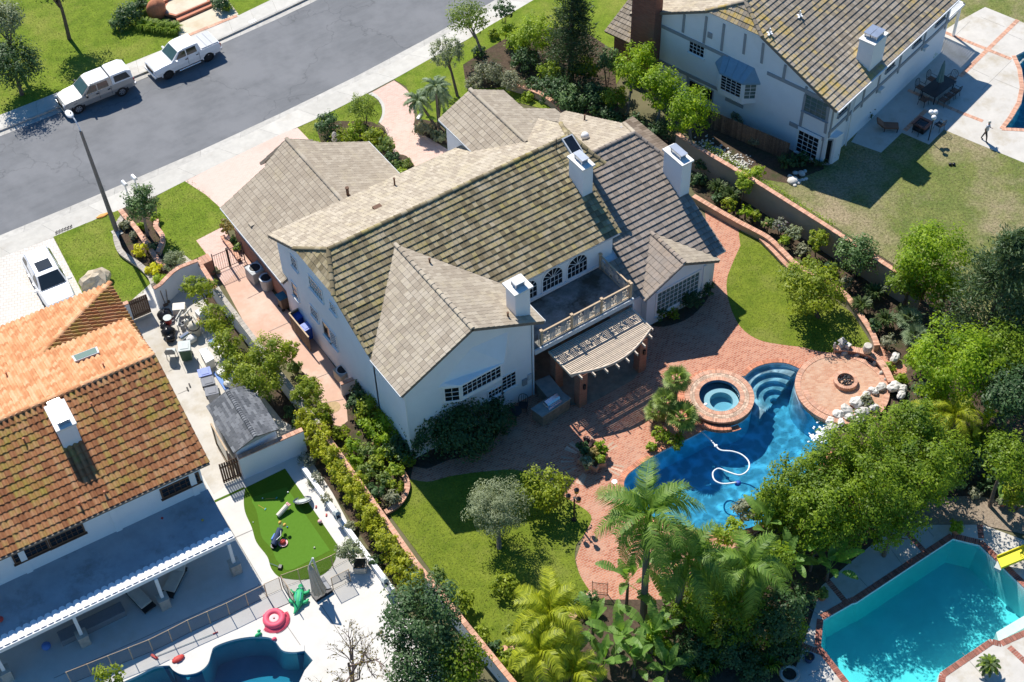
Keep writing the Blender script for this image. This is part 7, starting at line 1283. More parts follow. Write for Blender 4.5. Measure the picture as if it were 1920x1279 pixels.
def conifer(label, base, h, r, kind='conifer', seed=3, n=9000, size=.22, levels=22, tuft=.5, top=.08, shape=1.0, dens=7):
    b = at('x', *base, 0); rng = np.random.default_rng(seed); root = empty('conifer_tree', tuple(b), 0, label, 'tree'); TB([(0, 0, -.05), (.05, 0, h * .5), (0, 0, h * .97)], [r * .09 + .06, r * .05 + .04, .02], 9).B('trunk', 'bark', root); P = []; D = []; T_ = []; br = MB()
    for k in range(levels):
        f = k / (levels - 1); z = h * (.10 + .88 * f); rr = r * ((1 - f) ** shape * (1 - top) + top) * rng.uniform(.8, 1.12); nb = max(4, int(dens * (1 - f) + 4))
        for j in range(nb):
            a = rng.uniform(0, 6.28); L_ = rr * rng.uniform(.7, 1.1); d = np.array([cos(a), sin(a), rng.uniform(-.15, .3)]); ct = rng.random()
            if j % 2 == 0: br.tube([(0, 0, z), tuple(np.array([0, 0, z]) + d * L_ * .85)], [.035, .008], 4)
            m_ = int(n / (levels * nb)); t = rng.uniform(.25, 1, m_) ** .7; off = rng.normal(size=(m_, 3)) * np.array([1, 1, .55]) * tuft * .42 * (.5 + rr / r); P.append(np.array([0, 0, z]) + d * L_ * t[:, None] + off); D.append(np.tile(d + [0, 0, .5], (m_, 1))); T_.append(ct * .5 + rng.random(m_) * .5)
    br.B('branches', 'bark', root)['kind'] = 'stuff'; P = np.concatenate(P); D = np.concatenate(D); T_ = np.concatenate(T_); N_ = unit(rng.normal(size=P.shape) + [0, 0, .6]); me = quadmesh('crown', leaves(P, N_, size, rng, .26, axis=unit(D)), T_, 'leaf_' + kind); o = bpy.data.objects.new('crown', me); COL.objects.link(o); o.parent = root; return root
def obj3(name, rg, x, y, rz, label, cat, group=None, z=0.0): p = at(rg, x, y, z); return empty(name, (p.x, p.y, 0.0), rz, label, cat, group)
t = obj3('golf_bag', 's1', 385, 670, R(35), 'dark blue golf bag with gold club covers on the putting green', 'golf bag', z=.4)
TB([(-.5, 0, .25), (.1, 0, .42), (.38, 0, .5)], [.16, .17, .17], 12).B('bag', 'navy', t); LT([(.175, 0), (.175, .06)], (0, 0, 0), 12).B('base', 'bag_black', t).location = (-.5, 0, .1)
for k in range(2): EL((.62 + .05 * k, -.14 + .3 * k, .60), (.12, .09, .09), 8, 6).B('club_cover', 'gold', t, S=1)
for k in range(5): TB([(.3, -.08 + .04 * k, .48), (.68, -.12 + .06 * k, .62)], .012, 5).B('club', 'steel', t)
for s in (-1, 1): TB([(.2, 0, .42), (.05, s * .32, .02)], .015, 5).B('stand_leg', 'dark_metal', t)
BX((-.15, .16, .36), (.4, .1, .22)).B('pocket', 'plank_blue', t, bevel=.03); TB([(-.3, -.1, .45), (0, -.22, .5), (.25, -.1, .58)], .02, 5).B('strap', 'white_paint', t)
t = obj3('cap', 's1', 445, 730, R(30), 'red cap with a pink brim lying against the navy golf bag', 'cap', z=.3); LT([(.17, .10), (.16, .2), (.10, .28), (.01, .30)], n=14).B('crown', 'red', t, S=1); LT([(.16, .10), (.26, .09), (.26, .105), (.16, .115)], n=14).B('brim', 'pink_pale', t)
t = obj3('golf_bag', 's1', 450, 365, R(15), 'small pale pink golf bag on the putting green', 'golf bag', z=.25); TB([(-.4, 0, .14), (.32, 0, .3)], [.13, .14], 10).B('bag', 'cream', t); [EL((.42, -.1 + .1 * k, .34), (.1, .05, .05), 7, 5).B('club_cover', 'pink_pale', t) for k in range(3)]; [TB([(.2, 0, .28), (.28, s * .25, .01)], .012, 5).B('stand_leg', 'dark_metal', t) for s in (-1, 1)]
t = obj3('chipping_net', 's1', 690, 270, R(-20), 'round chipping net leaning at the green edge', 'golf net', z=.25); M_ = Matrix.Rotation(R(-35), 4, 'X'); ring = [M_ @ V3((.48 * cos(a), .48 * sin(a), .3)) for a in np.linspace(0, 6.283, 22)]; TB(ring, .03, 6).B('hoop', 'navy', t)
b = MB()
for k in range(-5, 6): h_ = math.sqrt(.23 - (k * .085) ** 2) if abs(k * .085) < .47 else 0; b.tube([M_ @ V3((k * .085, -h_, .3)), M_ @ V3((k * .085, 0, .20)), M_ @ V3((k * .085, h_, .3))], .006, 4).tube([M_ @ V3((-h_, k * .085, .3)), M_ @ V3((0, k * .085, .20)), M_ @ V3((h_, k * .085, .3))], .006, 4)
b.add([tuple(M_ @ V3((.47 * cos(a), .47 * sin(a), .24))) for a in np.linspace(0, 6.283, 20, endpoint=False)], [tuple(range(20))]); b.B('net', 'lid_grey', t)
for (x, y, x2, y2, lab) in ((240, 232, 375, 222, 'golf club with a tan shaft near the shadow edge'), (155, 305, 240, 355, 'short golf club left of the pink golf bag')):
    a, b_ = at('s1', x, y, .03), at('s1', x2, y2, .03); c_ = (a + b_) / 2; t = empty('golf_club', (c_.x, c_.y, .03), 0, lab, 'golf club'); TB([a, b_], .014, 5).B('shaft', 'gold', t, W=1); BX((b_.x, b_.y, .04), (.12, .05, .05), .5).B('club_head', 'teal', t, W=1)
for x, y, c, r_, l in ((512, 152, 'white_paint', .05, 'white cup marker near the upper green corner'), (207, 225, 'white_paint', .04, 'white golf ball near the shadow edge'), (504, 570, 'plank_blue', .045, 'blue ball beside the gold club covers'), (830, 817, 'cream', .05, 'cream ball near the lower green corner'), (95, 512, 'white_paint', .03, 'white golf ball on the green fringe')): p = at('s1', x, y, r_); single('golf_ball', EL((p.x, p.y, r_ + .018), (r_, r_, r_), 8, 6), c, l, 'ball', S=1)
p = at('s1', 895, 505, .1); single('ball', EL((p.x, p.y, .13), (.12, .12, .12), 12, 8), 'pink_pale', 'pale ball on the white paving beside the green', 'ball', S=1)
for x, y, l in ((848, 324, 'red toy on the white paving, nearer the net'), (972, 422, 'red toy on the white paving, nearer the ball')): p = at('s1', x, y, .05); single('toy', BX((p.x, p.y, .05), (.2, .09, .08), 1.0, .6), 'red', l, 'toy')
p = at('x', 556, 1142 - 78, .1); t = obj3('putter', 's2', 95, 175, 0, 'putter with a dark head at the green corner', 'golf club'); a, b_ = at('s2', 30, 140, .1), at('s2', 135, 180, .06); TB([a, b_], .014, 5).B('shaft', 'steel', t, W=1); BX((b_.x, b_.y, .10), (.3, .22, .12), .8, .7).B('putter_head', 'bag_black', t, W=1)
for x, y, l in ((632, 966, 'white lantern on the low planter wall, nearer the green'), (722, 1092, 'white lantern on the low planter wall, nearer the dark tree')):
    p = at('x', x, y, .75); t = empty('lantern', (p.x, p.y, .5), 0, l, 'lantern'); BX((0, 0, .04), (.34, .34, .08)).B('base', 'white_paint', t); [BX((sx * .14, sy * .14, .26), (.04, .04, .38)).B('post', 'white_paint', t) for sx in (-1, 1) for sy in (-1, 1)]; BX((0, 0, .26), (.24, .24, .36)).B('pane', 'dark_glass', t); BX((0, 0, .52), (.36, .36, .14), 0, .4).B('lantern_roof', 'lid_grey', t)
p = at('s2', 930, 200, 0); t = empty('planter', (p.x, p.y, 0), R(-35), 'square stone planter at the foot of the planter wall', 'planter'); BX((0, 0, .26), (.62, .62, .52), taper=1.08).B('pot', 'stone', t, bevel=.02); BX((0, 0, .525), (.56, .56, .02)).B('soil', 'soil', t)
shrub('olive', 657, 1033, .72, 'feathery grey green bush growing in the square stone planter', 1.15, base=(676, 1068), size=.12)
t = obj3('parasol', 's2', 600, 400, 0, 'closed beige parasol on a side pole above the black base', 'parasol'); pb, pt_ = at('s2', 560, 400, 0), at('s2', 455, 90, 2.9); cpt2 = at('s2', 422, 160, 2.55); cb2 = at('s2', 520, 410, .75)
TB([pb, pt_], .06, 8).B('pole', 'lid_grey', t, W=1); b = MB(); n = 20; vs = []
for k, f in enumerate((0, .12, .4, .75, 1.0)):
    c_ = cpt2.lerp(cb2, f); rr = (.05, .15, .20, .27, .33)[k]
    for j in range(n): a = 6.283 * j / n; q = rr * (1 + (.22 if j % 2 else -.18) * f); vs.append((c_.x + q * cos(a), c_.y + q * sin(a), c_.z - (.12 if (j % 4 == 0 and k == 4) else 0)))
b.add(vs, [(k * n + j, k * n + (j + 1) % n, (k + 1) * n + (j + 1) % n, (k + 1) * n + j) for k in range(4) for j in range(n)]); b.B('canopy', 'parasol', t, W=1); TB([pt_, cpt2], .04, 6).B('arm', 'lid_grey', t, W=1)
q = [at('s2', x, y, .22) for x, y in ((430, 435), (560, 265), (655, 400), (490, 505))]; c_ = sum(q, V3()) / 4; MB().prism([tuple(p[:2]) for p in q], .0, .22).B('base', 'bag_black', t, W=1, bevel=.03); q = [at('s2', x, y, .27) for x, y in ((520, 300), (562, 272), (635, 385), (575, 400))]; MB().prism([tuple(p[:2]) for p in q], .22, .27).B('base_cover', 'bin_grey', t, W=1)
h_, ta = at('s2', 335, 340, .25), at('s2', 300, 640, .1); d = (ta - h_); d.z = 0; Lc = d.length; t = empty('inflatable_crocodile', ((h_.x + ta.x) / 2, (h_.y + ta.y) / 2, 0), atan2(-d.y, -d.x), 'green inflatable crocodile lying beside the closed parasol', 'pool float'); k = Lc / 2.0
b = MB(); b.tube(smoothpts([(1.0 * k, 0, .16), (.75 * k, 0, .2), (.45 * k, 0, .22), (0, 0, .24), (-.4 * k, .02, .2), (-.75 * k, .08 * k, .14), (-1.0 * k, .2 * k, .08)], 3), [.07, .10, .13, .15, .17, .19, .22, .24, .26, .27, .27, .25, .22, .18, .14, .11, .08, .05, .02], 12, squash=.7); b.B('body', 'croc', t, S=1)
for s in (-1, 1):
    for x0 in (.35, -.3): TB([(x0 * k, s * .2, .16), (x0 * k + .1, s * .42, .14), (x0 * k + .26, s * .48, .12)], [.1, .085, .05], 8).B('leg', 'croc', t, S=1)
    EL((.62 * k, s * .09, .34), (.06, .05, .06)).B('eye', 'white_paint', t); TB([(.3 * k, s * .12, .41), (-.35 * k, s * .12, .40)], .025, 6).B('seat_ridge', 'teal', t)
t = obj3('inflatable_ring', 's2', 75, 690, 0, 'pink inflatable ring with a frilled edge by the dark pool', 'pool float', z=.15); ring = [(.42 * cos(a), .42 * sin(a), .17) for a in np.linspace(0, 6.283, 26)]; TB(ring, .17, 9, caps=False).B('ring', 'pink', t, S=1); LT([(.30, .2), (.2, .24), (.05, .2)], n=18).B('seat', 'pink_pale', t, S=1)
b = MB()
for i in range(34): a = -2.9 + 2.9 * i / 33; r0 = .5; b.tube([(r0 * cos(a), r0 * sin(a), .15), ((r0 + .28) * cos(a + .05), (r0 + .28) * sin(a + .05), .05)], [.05, .02], 5)
b.B('frill', 'pink', t)['kind'] = 'stuff'; [EL((.5 * cos(a), .5 * sin(a), .2), (.14, .1, .1)).B('fin', 'pink', t) for a in (-.2, 2.2)]
p = at('k', 1440, 1015, .15); single('toy', EL((p.x, p.y, .12), (.2, .1, .12)).ell((p.x + .12, p.y + .12, .2), (.1, .08, .08)), 'croc', 'small green and blue toy on the pool rim', 'toy', S=1); p = at('k', 1530, 1040, .1); single('toy', EL((p.x, p.y, .1), (.13, .1, .1)), 'pink', 'small pink toy at the pool rim', 'toy', S=1)
p = at('k', 992, 1150, .1); single('pool_float', EL((p.x, p.y, .08), (.35, .18, .1), jit=.1), 'red', 'dark red float on the shaded pool rim', 'pool float', S=1); p = at('s6', 278, 680, .2); single('beach_ball', EL((p.x, p.y, .21), (.24, .24, .2), 14, 9), 'plank_blue', 'blue ball under the edge of the patio cover', 'ball', S=1)
p = at('s6', 5, 525, 3.0); single('ball', EL((p.x, p.y, 3.1), (.16, .16, .14), 10, 7), 'red', 'red ball lying on the patio cover', 'ball', S=1)
for x, y, c, l in ((905, 368, 'red', 'tiny red ball on the patio cover'), (1130, 378, 'gold', 'tiny yellow ball on the patio cover')): p = at('k', x, y, 3.0); single('ball', EL((p.x, p.y, 3.02), (.07, .07, .07), 8, 6), c, l, 'ball', S=1)
a, b_ = at('k', 862, 1140, .05), at('k', 1215, 1000, .05); c_ = (a + b_) / 2; t = empty('pool_pole', (c_.x, c_.y, .05), 0, 'long pool pole with a red handle on the paving', 'pool pole'); TB([a, b_], .02, 5).B('pole', 'lid_grey', t, W=1); BX((a.x, a.y, .08), (.12, .4, .06), .4).B('brush', 'red', t, W=1); TB([b_ - (b_ - a) * .08, b_], .03, 6).B('grip', 'red', t, W=1)
b = MB(); [b.ell((at('s6', 640 + 200 * random.random(), 865 + 30 * random.random(), -.1).x, at('s6', 660 + 150 * random.random(), 875, -.1).y, -.08), (.3, .25, .08), 10, 6) for _ in range(4)]
single('pool_float', b, 'bin_blue', 'deep blue float in the pool at the bottom left', 'pool float', S=1)
def lounger(label, rg, x, y, ang, m='cream'):
    t = obj3('sun_lounger', rg, x, y, ang, label, 'sun lounger'); BX((0, 0, .28), (1.3, .66, .12)).B('cushion', MATS[m], t, bevel=.03); M_ = Matrix.Translation((.62, 0, .3)) @ Matrix.Rotation(R(-45), 4, 'Y'); BX((.33, 0, .0), (.7, .66, .12), mat4=M_).B('backrest', MATS[m], t, bevel=.03); BX((0, 0, .2), (1.9, .7, .05)).B('frame', 'dark_metal', t)
    for sx in (-.85, .85):
        for sy in (-.3, .3): BX((sx, sy, .09), (.05, .05, .18)).B('leg', 'dark_metal', t)
lounger('cream cushioned lounger between the two right posts', 'J', 560, 860, R(40)); lounger('cream cushioned lounger left of the middle post', 'J', 150, 1060, R(100));
p = at('s6', 560, 560, 0); single('bench', BX((p.x, p.y, .22), (3.4, .7, .44), LF.ang), 'bin_grey', 'long dark bench in the shade of the patio cover', 'bench', bevel=.03)
def meshmat():
    m = bpy.data.materials.new('fence_mesh'); m.use_nodes = True; nt = m.node_tree; N = nt.nodes; d = N.new('ShaderNodeBsdfDiffuse'); d.inputs[0].default_value = (.10, .095, .08, 1); tr = N.new('ShaderNodeBsdfTransparent'); mx = N.new('ShaderNodeMixShader'); mx.inputs[0].default_value = .35; nt.links.new(tr.outputs[0], mx.inputs[1]); nt.links.new(d.outputs[0], mx.inputs[2]); nt.links.new(mx.outputs[0], N['Material Output'].inputs[0]); MATS['fence_mesh'] = m
meshmat()
def pool_fence(label, rg, pts, n, h=1.15):
    ln = ats(rg, pts, 0); ln = resample(ln, sum((b_ - a).length for a, b_ in zip(ln, ln[1:])) / n); m_ = ln[len(ln) // 2]; t = empty('pool_fence', (m_.x, m_.y, 0), 0, label, 'fence', 'mesh pool fences of the left garden')
    for i, p in enumerate(ln): TB([p, p + V3((0, 0, h))], .025, 6).B('post', 'tan_wood', t, W=1)
    for a, b_ in zip(ln, ln[1:]): z = V3((0, 0, 1)); MB().add([a + z * .05, b_ + z * .05, b_ + z * (h - .03), a + z * (h - .03)], [(0, 1, 2, 3)]).B('mesh_panel', 'fence_mesh', t, W=1); TB([a + z * (h - .02), b_ + z * (h - .02)], .018, 5).B('rail', 'tan_wood', t, W=1); TB([a + z * .05, b_ + z * .05], .012, 4).B('rail', 'dark_metal', t, W=1)
pool_fence('mesh pool fence running along the shaded paving', 'k', [(400, 1290), (880, 1100), (1060, 1005), (1280, 908), (1490, 805)], 10); pool_fence('mesh pool fence between the green and the parasol', 's2', [(165, 380), (390, 300), (580, 225), (735, 150), (810, 105)], 4); pool_fence('mesh gate panel beside the crocodile', 's2', [(5, 465), (150, 400)], 1); pool_fence('mesh fence panel right of the black base', 's2', [(660, 405), (830, 320)], 1); pool_fence('mesh fence return beside the crocodile', 's2', [(165, 380), (285, 560)], 2)
p = at('N4', 1140, 160, .45); o = EL((0, 0, 0), (.95, .75, .62), 11, 7, jit=.17).B('boulder', mat('sand_rock', (.46, .37, .25), col2=(.62, .54, .41), scale=2.5, bump=.6, bscale=6, rough=.9), None, loc=(p.x, p.y, .42)); tagp(o, 'large beige boulder on the lawn behind the clay roof', 'boulder')
p = at('x', 628, 262, .8); t = empty('garden_ornament', (p.x, p.y, 0), 0, 'pale stone garden ornament standing between the front shrubs', 'statue'); LT([(.26, 0), (.26, .15), (.16, .2), (.18, .7), (.24, .8), (.15, .95), (.19, 1.15), (.12, 1.35), (.03, 1.45)], n=12).B('figure', 'stone', t, S=1); BX((0, 0, .05), (.6, .6, .1)).B('plinth', 'stone', t)
p = at('M3', 1222, 162, .03); single('cloth', EL((p.x, p.y, .03), (.42, .17, .05), 12, 6, jit=.25), 'orange', 'orange cloth lying at the pavement edge by the lamp', 'cloth', S=1)
a, b_ = at('M3', 672, 378, .02), at('M3', 862, 300, .02); b = MB()
for i in range(12):
    for j in range(2): q = a.lerp(b_, i / 11); b.box((q.x + .05 * j, q.y + .16 * j + .05 * (i % 2), .025), (.07, .07, .03))
single('edging_bricks', b, 'black_trim', 'row of small dark edging blocks at the pavement corner', 'edging')['kind'] = 'stuff'
p = at('M1', 1748, 258, .01); single('meter_cover', BX((p.x, p.y, .012), (.55, .3, .02), R(5)), 'white_paint', 'white meter cover in the far pavement', 'cover')
p = at('M5', 1575, 505, .05); single('path_light', BX((p.x, p.y, .06), (.6, .2, .1), .6), 'white_paint', 'white kerb stone beside the palm pair', 'stone')
p = at('M7', 1692, 535, .01); single('drain_cover', LT([(.42, 0), (.42, .012)], (p.x, p.y, 0.0), 20), mat('ochre', (.42, .30, .16), var=.2, scale=6), 'oval ochre drain cover in the salmon concrete', 'cover')
t = obj3('lamp_post', 'm', 708, 500, 0, 'black garden lamp post with three lanterns at the lawn edge', 'lamp post'); LT([(.16, 0), (.1, .12), (.05, .2), (.045, 1.9), (.08, 2.0)], n=10).B('post', 'dark_metal', t)
for k in range(3): a = 2.094 * k + .6; x, y = .33 * cos(a), .33 * sin(a); TB([(0, 0, 1.85), (x * .6, y * .6, 1.78), (x, y, 1.95)], .02, 6).B('arm', 'dark_metal', t); l = LT([(.06, 0), (.12, .1), (.13, .3), (.15, .32), (.05, .42), (.01, .5)], (x, y, 1.95), 8).B('lantern', 'dark_metal', t); LT([(.121, .1), (.131, .28)], (x, y, 1.95), 8, caps=False).B('pane', 'gold', l)
t = obj3('iron_fence', 'm', 830, 855, 0, 'small rusty iron fence panel at the end of the brick circle', 'fence'); A_, B_ = at('m', 795, 850, 0), at('m', 868, 858, 0); h_ = 1.0
for z_ in (.1, .95): TB([A_ + V3((0, 0, z_)), B_ + V3((0, 0, z_))], .018, 5).B('rail', 'rust', t, W=1)
for i in range(12): q = A_.lerp(B_, i / 11); TB([q, q + V3((0, 0, 1.0 if i % 11 else 1.1))], .012 if i % 11 else .025, 4).B('bar', 'rust', t, W=1)
pc_ = at('s5', 385, 430, .35); t = empty('flower_planter', (pc_.x, pc_.y, 0), 0, 'star shaped brick planter with mixed plants on the patio', 'planter'); out = [(.86 * cos(a) * (1 if i % 2 else .72), .86 * sin(a) * (1 if i % 2 else .72)) for i, a in enumerate(np.linspace(0, 6.283, 16, endpoint=False))]; MB().prism(out, -.02, .38).B('brick_rim', 'cop_sal', t); MB().prism([(x * .86, y * .86) for x, y in out], .38, .40).B('soil', 'soil', t)
for x, y, r_, k_, l in ((240, 300, .42, 'dark', 'dark bush in the brick planter, left'), (480, 300, .42, 'bright', 'bright bush in the brick planter, back'), (390, 390, .35, 'rusty', 'reddish succulent in the brick planter'), (480, 460, .32, 'lime', 'lime bush in the brick planter, front'), (300, 490, .4, 'olive', 'grey green bush in the brick planter, front left'), (330, 215, .34, 'purple', 'purple plant in the brick planter, back')): a, b_, s_ = REG['s5']; shrub(k_, a + x / s_, b_ + y / s_, r_, l, .7)
b = MB(); ring_bricks(b, (pc_.x, pc_.y), 1.0, 1.75, -.02, .006, 70); b.B('pale_brick_ring', 'brick_mixed', t, W=1)['kind'] = 'stuff'
p = at('m', 902, 317, .01); single('drain_cover', LT([(.16, 0), (.16, .012)], (p.x, p.y, .012), 16), 'white_paint', 'round white drain cover in the brick patio', 'cover')
t = obj3('bistro_table', 'g', 1390, 1060, 0, 'dark iron bistro table beside the big dark shrub', 'table'); LT([(.36, .70), (.36, .73)], n=18).B('table_top', 'dark_metal', t); TB([(0, 0, .02), (0, 0, .7)], .03, 6).B('stem', 'dark_metal', t); [TB([(0, 0, .25), (.3 * cos(a), .3 * sin(a), .0)], .018, 5).B('leg', 'dark_metal', t) for a in (0, 2.1, 4.2)]
def iron_chair(label, p, ang, seat='rust', group=None, name='garden_chair'):
    t = empty(name, (p[0], p[1], p[2] if len(p) > 2 else 0), ang, label, 'chair', group); BX((0, 0, .45), (.5, .5, .05)).B('seat', MATS[seat], t, bevel=.02); b = MB(); b.tube(smoothpts([(-.24, .25, .42), (-.25, .32, .8), (-.12, .36, .98), (.12, .36, .98), (.25, .32, .8), (.24, .25, .42)], 3), .02, 6); [b.tube([(x, .26, .45), (x * .8, .35, .95)], .012, 4) for x in (-.12, 0, .12)]; b.B('backrest', 'dark_metal', t)
    for sx in (-1, 1): TB([(sx * .26, .25, .66), (sx * .27, -.2, .66), (sx * .25, -.24, .45)], .016, 5).B('arm_rest', 'dark_metal', t); [TB([(sx * .22, sy * .22, .44), (sx * .26, sy * .27, 0)], .018, 5).B('leg', 'dark_metal', t) for sy in (-1, 1)]
    return t
iron_chair('dark iron chair at the bistro table', at('g', 1430, 1010, 0), R(-40), 'dark_metal')
hp = smoothpts([at('p', x, y, -.10) for x, y in ((440, 570), (490, 615), (535, 665), (570, 695), (650, 703), (720, 728), (768, 778), (762, 835), (705, 870), (620, 848), (555, 824), (515, 852), (525, 905), (585, 932), (680, 922))], 4); t = empty('pool_cleaner', tuple(hp[len(hp) // 2]), 0, 'pool cleaner with a long curling white hose in the blue pool', 'pool cleaner'); TB(hp, .042, 8).B('hose', 'hose', t, W=1, S=1)
p = at('p', 536, 664, -.08); EL(p, (.12, .09, .07)).B('swivel', 'hose', t, W=1); p = at('p', 690, 928, -.25); EL(p, (.2, .18, .14), 10, 7).B('cleaner_head', 'bin_blue', t, W=1)
p = at('s4', 600, 300, .9); t = empty('urn', (p.x, p.y, .53), 0, 'grey stone urn on the seat wall', 'urn'); LT([(.14, 0), (.24, .12), (.28, .4), (.2, .52), (.25, .6), (.18, .6)], n=16).B('body', 'stone', t, S=1)
p = at('s4', 170, 200, .85); t = empty('stone_lantern', (p.x, p.y, .53), 0, 'white stone pagoda lantern on the seat wall', 'lantern'); BX((0, 0, .06), (.3, .3, .12)).B('base', 'white_rock', t); BX((0, 0, .28), (.16, .16, .34)).B('pillar', 'white_rock', t); BX((0, 0, .52), (.42, .42, .18), 0, .4).B('lantern_roof', 'white_rock', t); EL((0, 0, .66), (.07, .07, .08)).B('finial', 'white_rock', t)
p = at('s4', 275, 255, .7); t = empty('lantern', (p.x, p.y, .53), R(10), 'small white box lantern next to the pagoda lantern', 'lantern'); BX((0, 0, .14), (.28, .28, .28)).B('casing', 'white_rock', t, bevel=.02); BX((0, -.145, .12), (.16, .01, .12)).B('opening', 'dark_metal', t)
p = at('s4', 35, 300, .5); t = empty('statuette', (p.x, p.y, .53), 0, 'small white statuette at the left end of the seat wall', 'statue'); LT([(.09, 0), (.06, .12), (.09, .25), (.04, .34), (.07, .42), (.01, .5)], n=10).B('figure', 'white_rock', t, S=1)
t = obj3('pool_slide', 'n', 1830, 590, 0, 'bright yellow slide at the turquoise pool', 'slide', z=.6); q0, q1 = at('n', 1765, 620, .35), at('n', 1960, 540, 1.3); d = q1 - q0; s_ = V3((-d.y, d.x, 0)).normalized() * .34; b = MB(); b.extr([q0 - s_, q1 - s_, q1 + s_, q0 + s_], (0, 0, .06)); b.B('chute', 'yellow', t, W=1); [MB().extr([q0 + k, q1 + k, q1 + k + V3((0, 0, .2)), q0 + k + V3((0, 0, .2))], s_.normalized() * .05).B('side', 'yellow', t, W=1) for k in (-s_, s_)]; p = at('n', 1762, 638, .1); BX((p.x, p.y, .12), (.5, .35, .24), .4).B('slide_foot', 'lid_grey', t, W=1); [TB([q1 + k, (q1.x + k.x, q1.y + k.y, 0)], .04, 6).B('leg', 'lid_grey', t, W=1) for k in (-s_, s_)]
def pot(label, rg, x, y, r, h, m='terracotta', pl=None, kind='citrus', pr=.4):
    p = at(rg, x, y, h * .5); t = empty('flower_pot', (p.x, p.y, 0.012), 0, label, 'plant pot'); LT([(r * .7, 0), (r * .95, h * .85), (r * 1.05, h * .86), (r * 1.05, h), (r * .9, h), (r * .85, h * .88)], n=16).B('pot', MATS[m], t); LT([(r * .86, 0), (.01, .01)], (0, 0, h * .88), 14, caps=False).B('soil', 'soil', t)
    if pl: a, b_, s_ = REG[rg]; shrub(kind, a + x / s_, b_ + (y - 14) / s_, pr, pl, h + pr * .5)
    return p
pot('terracotta pot at the top corner of the turquoise pool', 'n', 1528, 432, .27, .4, pl='yellow and green plant in the pot at the pool corner', kind='lime', pr=.42); pot('terracotta pot at the left edge of the pool terrace', 'n', 778, 800, .28, .42, pl='green plant in the pot at the terrace edge', kind='rose', pr=.36); pot('terracotta pot beside the gravel path, left', 'n', 1785, 285, .2, .3, pl='succulent in the left pot by the gravel path', kind='olive', pr=.3); pot('terracotta pot beside the gravel path, right', 'n', 1842, 285, .18, .28, pl='succulent in the right pot by the gravel path', kind='citrus', pr=.22); pot('blue glazed pot on the lower terrace', 'n', 705, 1150, .24, .42, 'navy')
p = at('n', 1695, 1215, .2); t = empty('flower_pot', (p.x, p.y, .012), 0, 'stone pot holding the small sago palm', 'plant pot'); LT([(.2, 0), (.27, .36), (.3, .38), (.3, .42), (.25, .42)], n=16).B('pot', 'stone', t); root = empty('sago_palm', (p.x, p.y, .42), 0, 'small dark sago palm in the stone pot by the pool', 'palm'); TB([(0, 0, -.05), (0, 0, .2)], .1, 8).B('trunk', 'bark', root); [inst('frond', frond_mesh(('frond', 'sago', i % 3), .72, .9, .7, 26, .14, .035, 'leaf_strap_dark' if i % 3 else 'leaf_strap', i % 3 + 60, .1), root, Matrix.Translation((0, 0, .2)) @ Matrix.Rotation(i * 2.399, 4, 'Z') @ Matrix.Rotation(-R(65 - 75 * i / 26), 4, 'Y')) for i in range(26)]
p = at('n', 595, 1235, .15); t = empty('ring_planter', (p.x, p.y, .01), 0, 'round low planter ring in the bottom shade', 'planter'); TB([(.42 * cos(a), .42 * sin(a), .14) for a in np.linspace(0, 6.283, 24)], .09, 7, caps=False).B('ring', 'stone', t, S=1); LT([(.38, 0), (.38, .08)], n=18).B('soil', 'soil', t)
TBL = [at('s3', x, y, .74) for x, y in ((300, 180), (480, 45), (585, 90), (425, 245))]; c_ = sum(TBL, V3()) / 4; dx_ = (TBL[1] - TBL[0]); ta = atan2(dx_.y, dx_.x); t = empty('dining_table', (c_.x, c_.y, 0), ta, 'long dark dining table with a closed green parasol on the terrace', 'table'); L_, W_ = dx_.length, (TBL[3] - TBL[0]).length; BX((0, 0, .72), (L_, W_, .05)).B('table_top', 'dark_metal', t); [BX((sx * L_ * .44, sy * W_ * .42, .35), (.06, .06, .7)).B('leg', 'dark_metal', t) for sx in (-1, 1) for sy in (-1, 1)]
t2 = empty('parasol', (c_.x, c_.y, .75), 0, 'closed grey green parasol through the dining table', 'parasol'); TB([(0, 0, -.7), (0, 0, 2.1)], .025, 6).B('pole', 'dark_metal', t2); n = 16; vs = []
for k, (rr, zz) in enumerate(((.03, 2.05), (.1, 1.7), (.16, 1.0), (.22, .4))): vs += [(rr * cos(6.283 * j / n) * (1 + (.2 if j % 2 else -.2)), rr * sin(6.283 * j / n) * (1 + (.2 if j % 2 else -.2)), zz) for j in range(n)]
MB().add(vs, [(k * n + j, k * n + (j + 1) % n, (k + 1) * n + (j + 1) % n, (k + 1) * n + j) for k in range(3) for j in range(n)]).B('canopy', 'parasol_green', t2)
cg = 'iron chairs round the dining table'
for sx, sy, ra, l in ((-.55, .5, 0, 'iron chair on the house side of the dining table, nearer the fire table'), (.5, .5, 0, 'iron chair on the house side of the dining table, nearer the pergola'), (-.55, -.5, 180, 'iron chair on the lawn side of the dining table, nearer the fire table'), (.0, -.5, 180, 'iron chair on the lawn side of the dining table, middle'), (.55, -.5, 180, 'iron chair on the lawn side of the dining table, nearer the pool'), (-1, 0, 90, 'iron chair at the near end of the dining table'), (1, 0, -90, 'iron chair at the far end of the dining table')):
    q = V3((sx * (L_ / 2 * (1 if abs(sx) < 1 else 1) + (.35 if abs(sx) == 1 else 0)), (W_ / 2 + .35) * (sy * 2), 0)); ca, sa_ = cos(ta), sin(ta); iron_chair(l, (c_.x + q.x * ca - q.y * sa_, c_.y + q.x * sa_ + q.y * ca, 0), ta + R(ra), 'rust', cg)
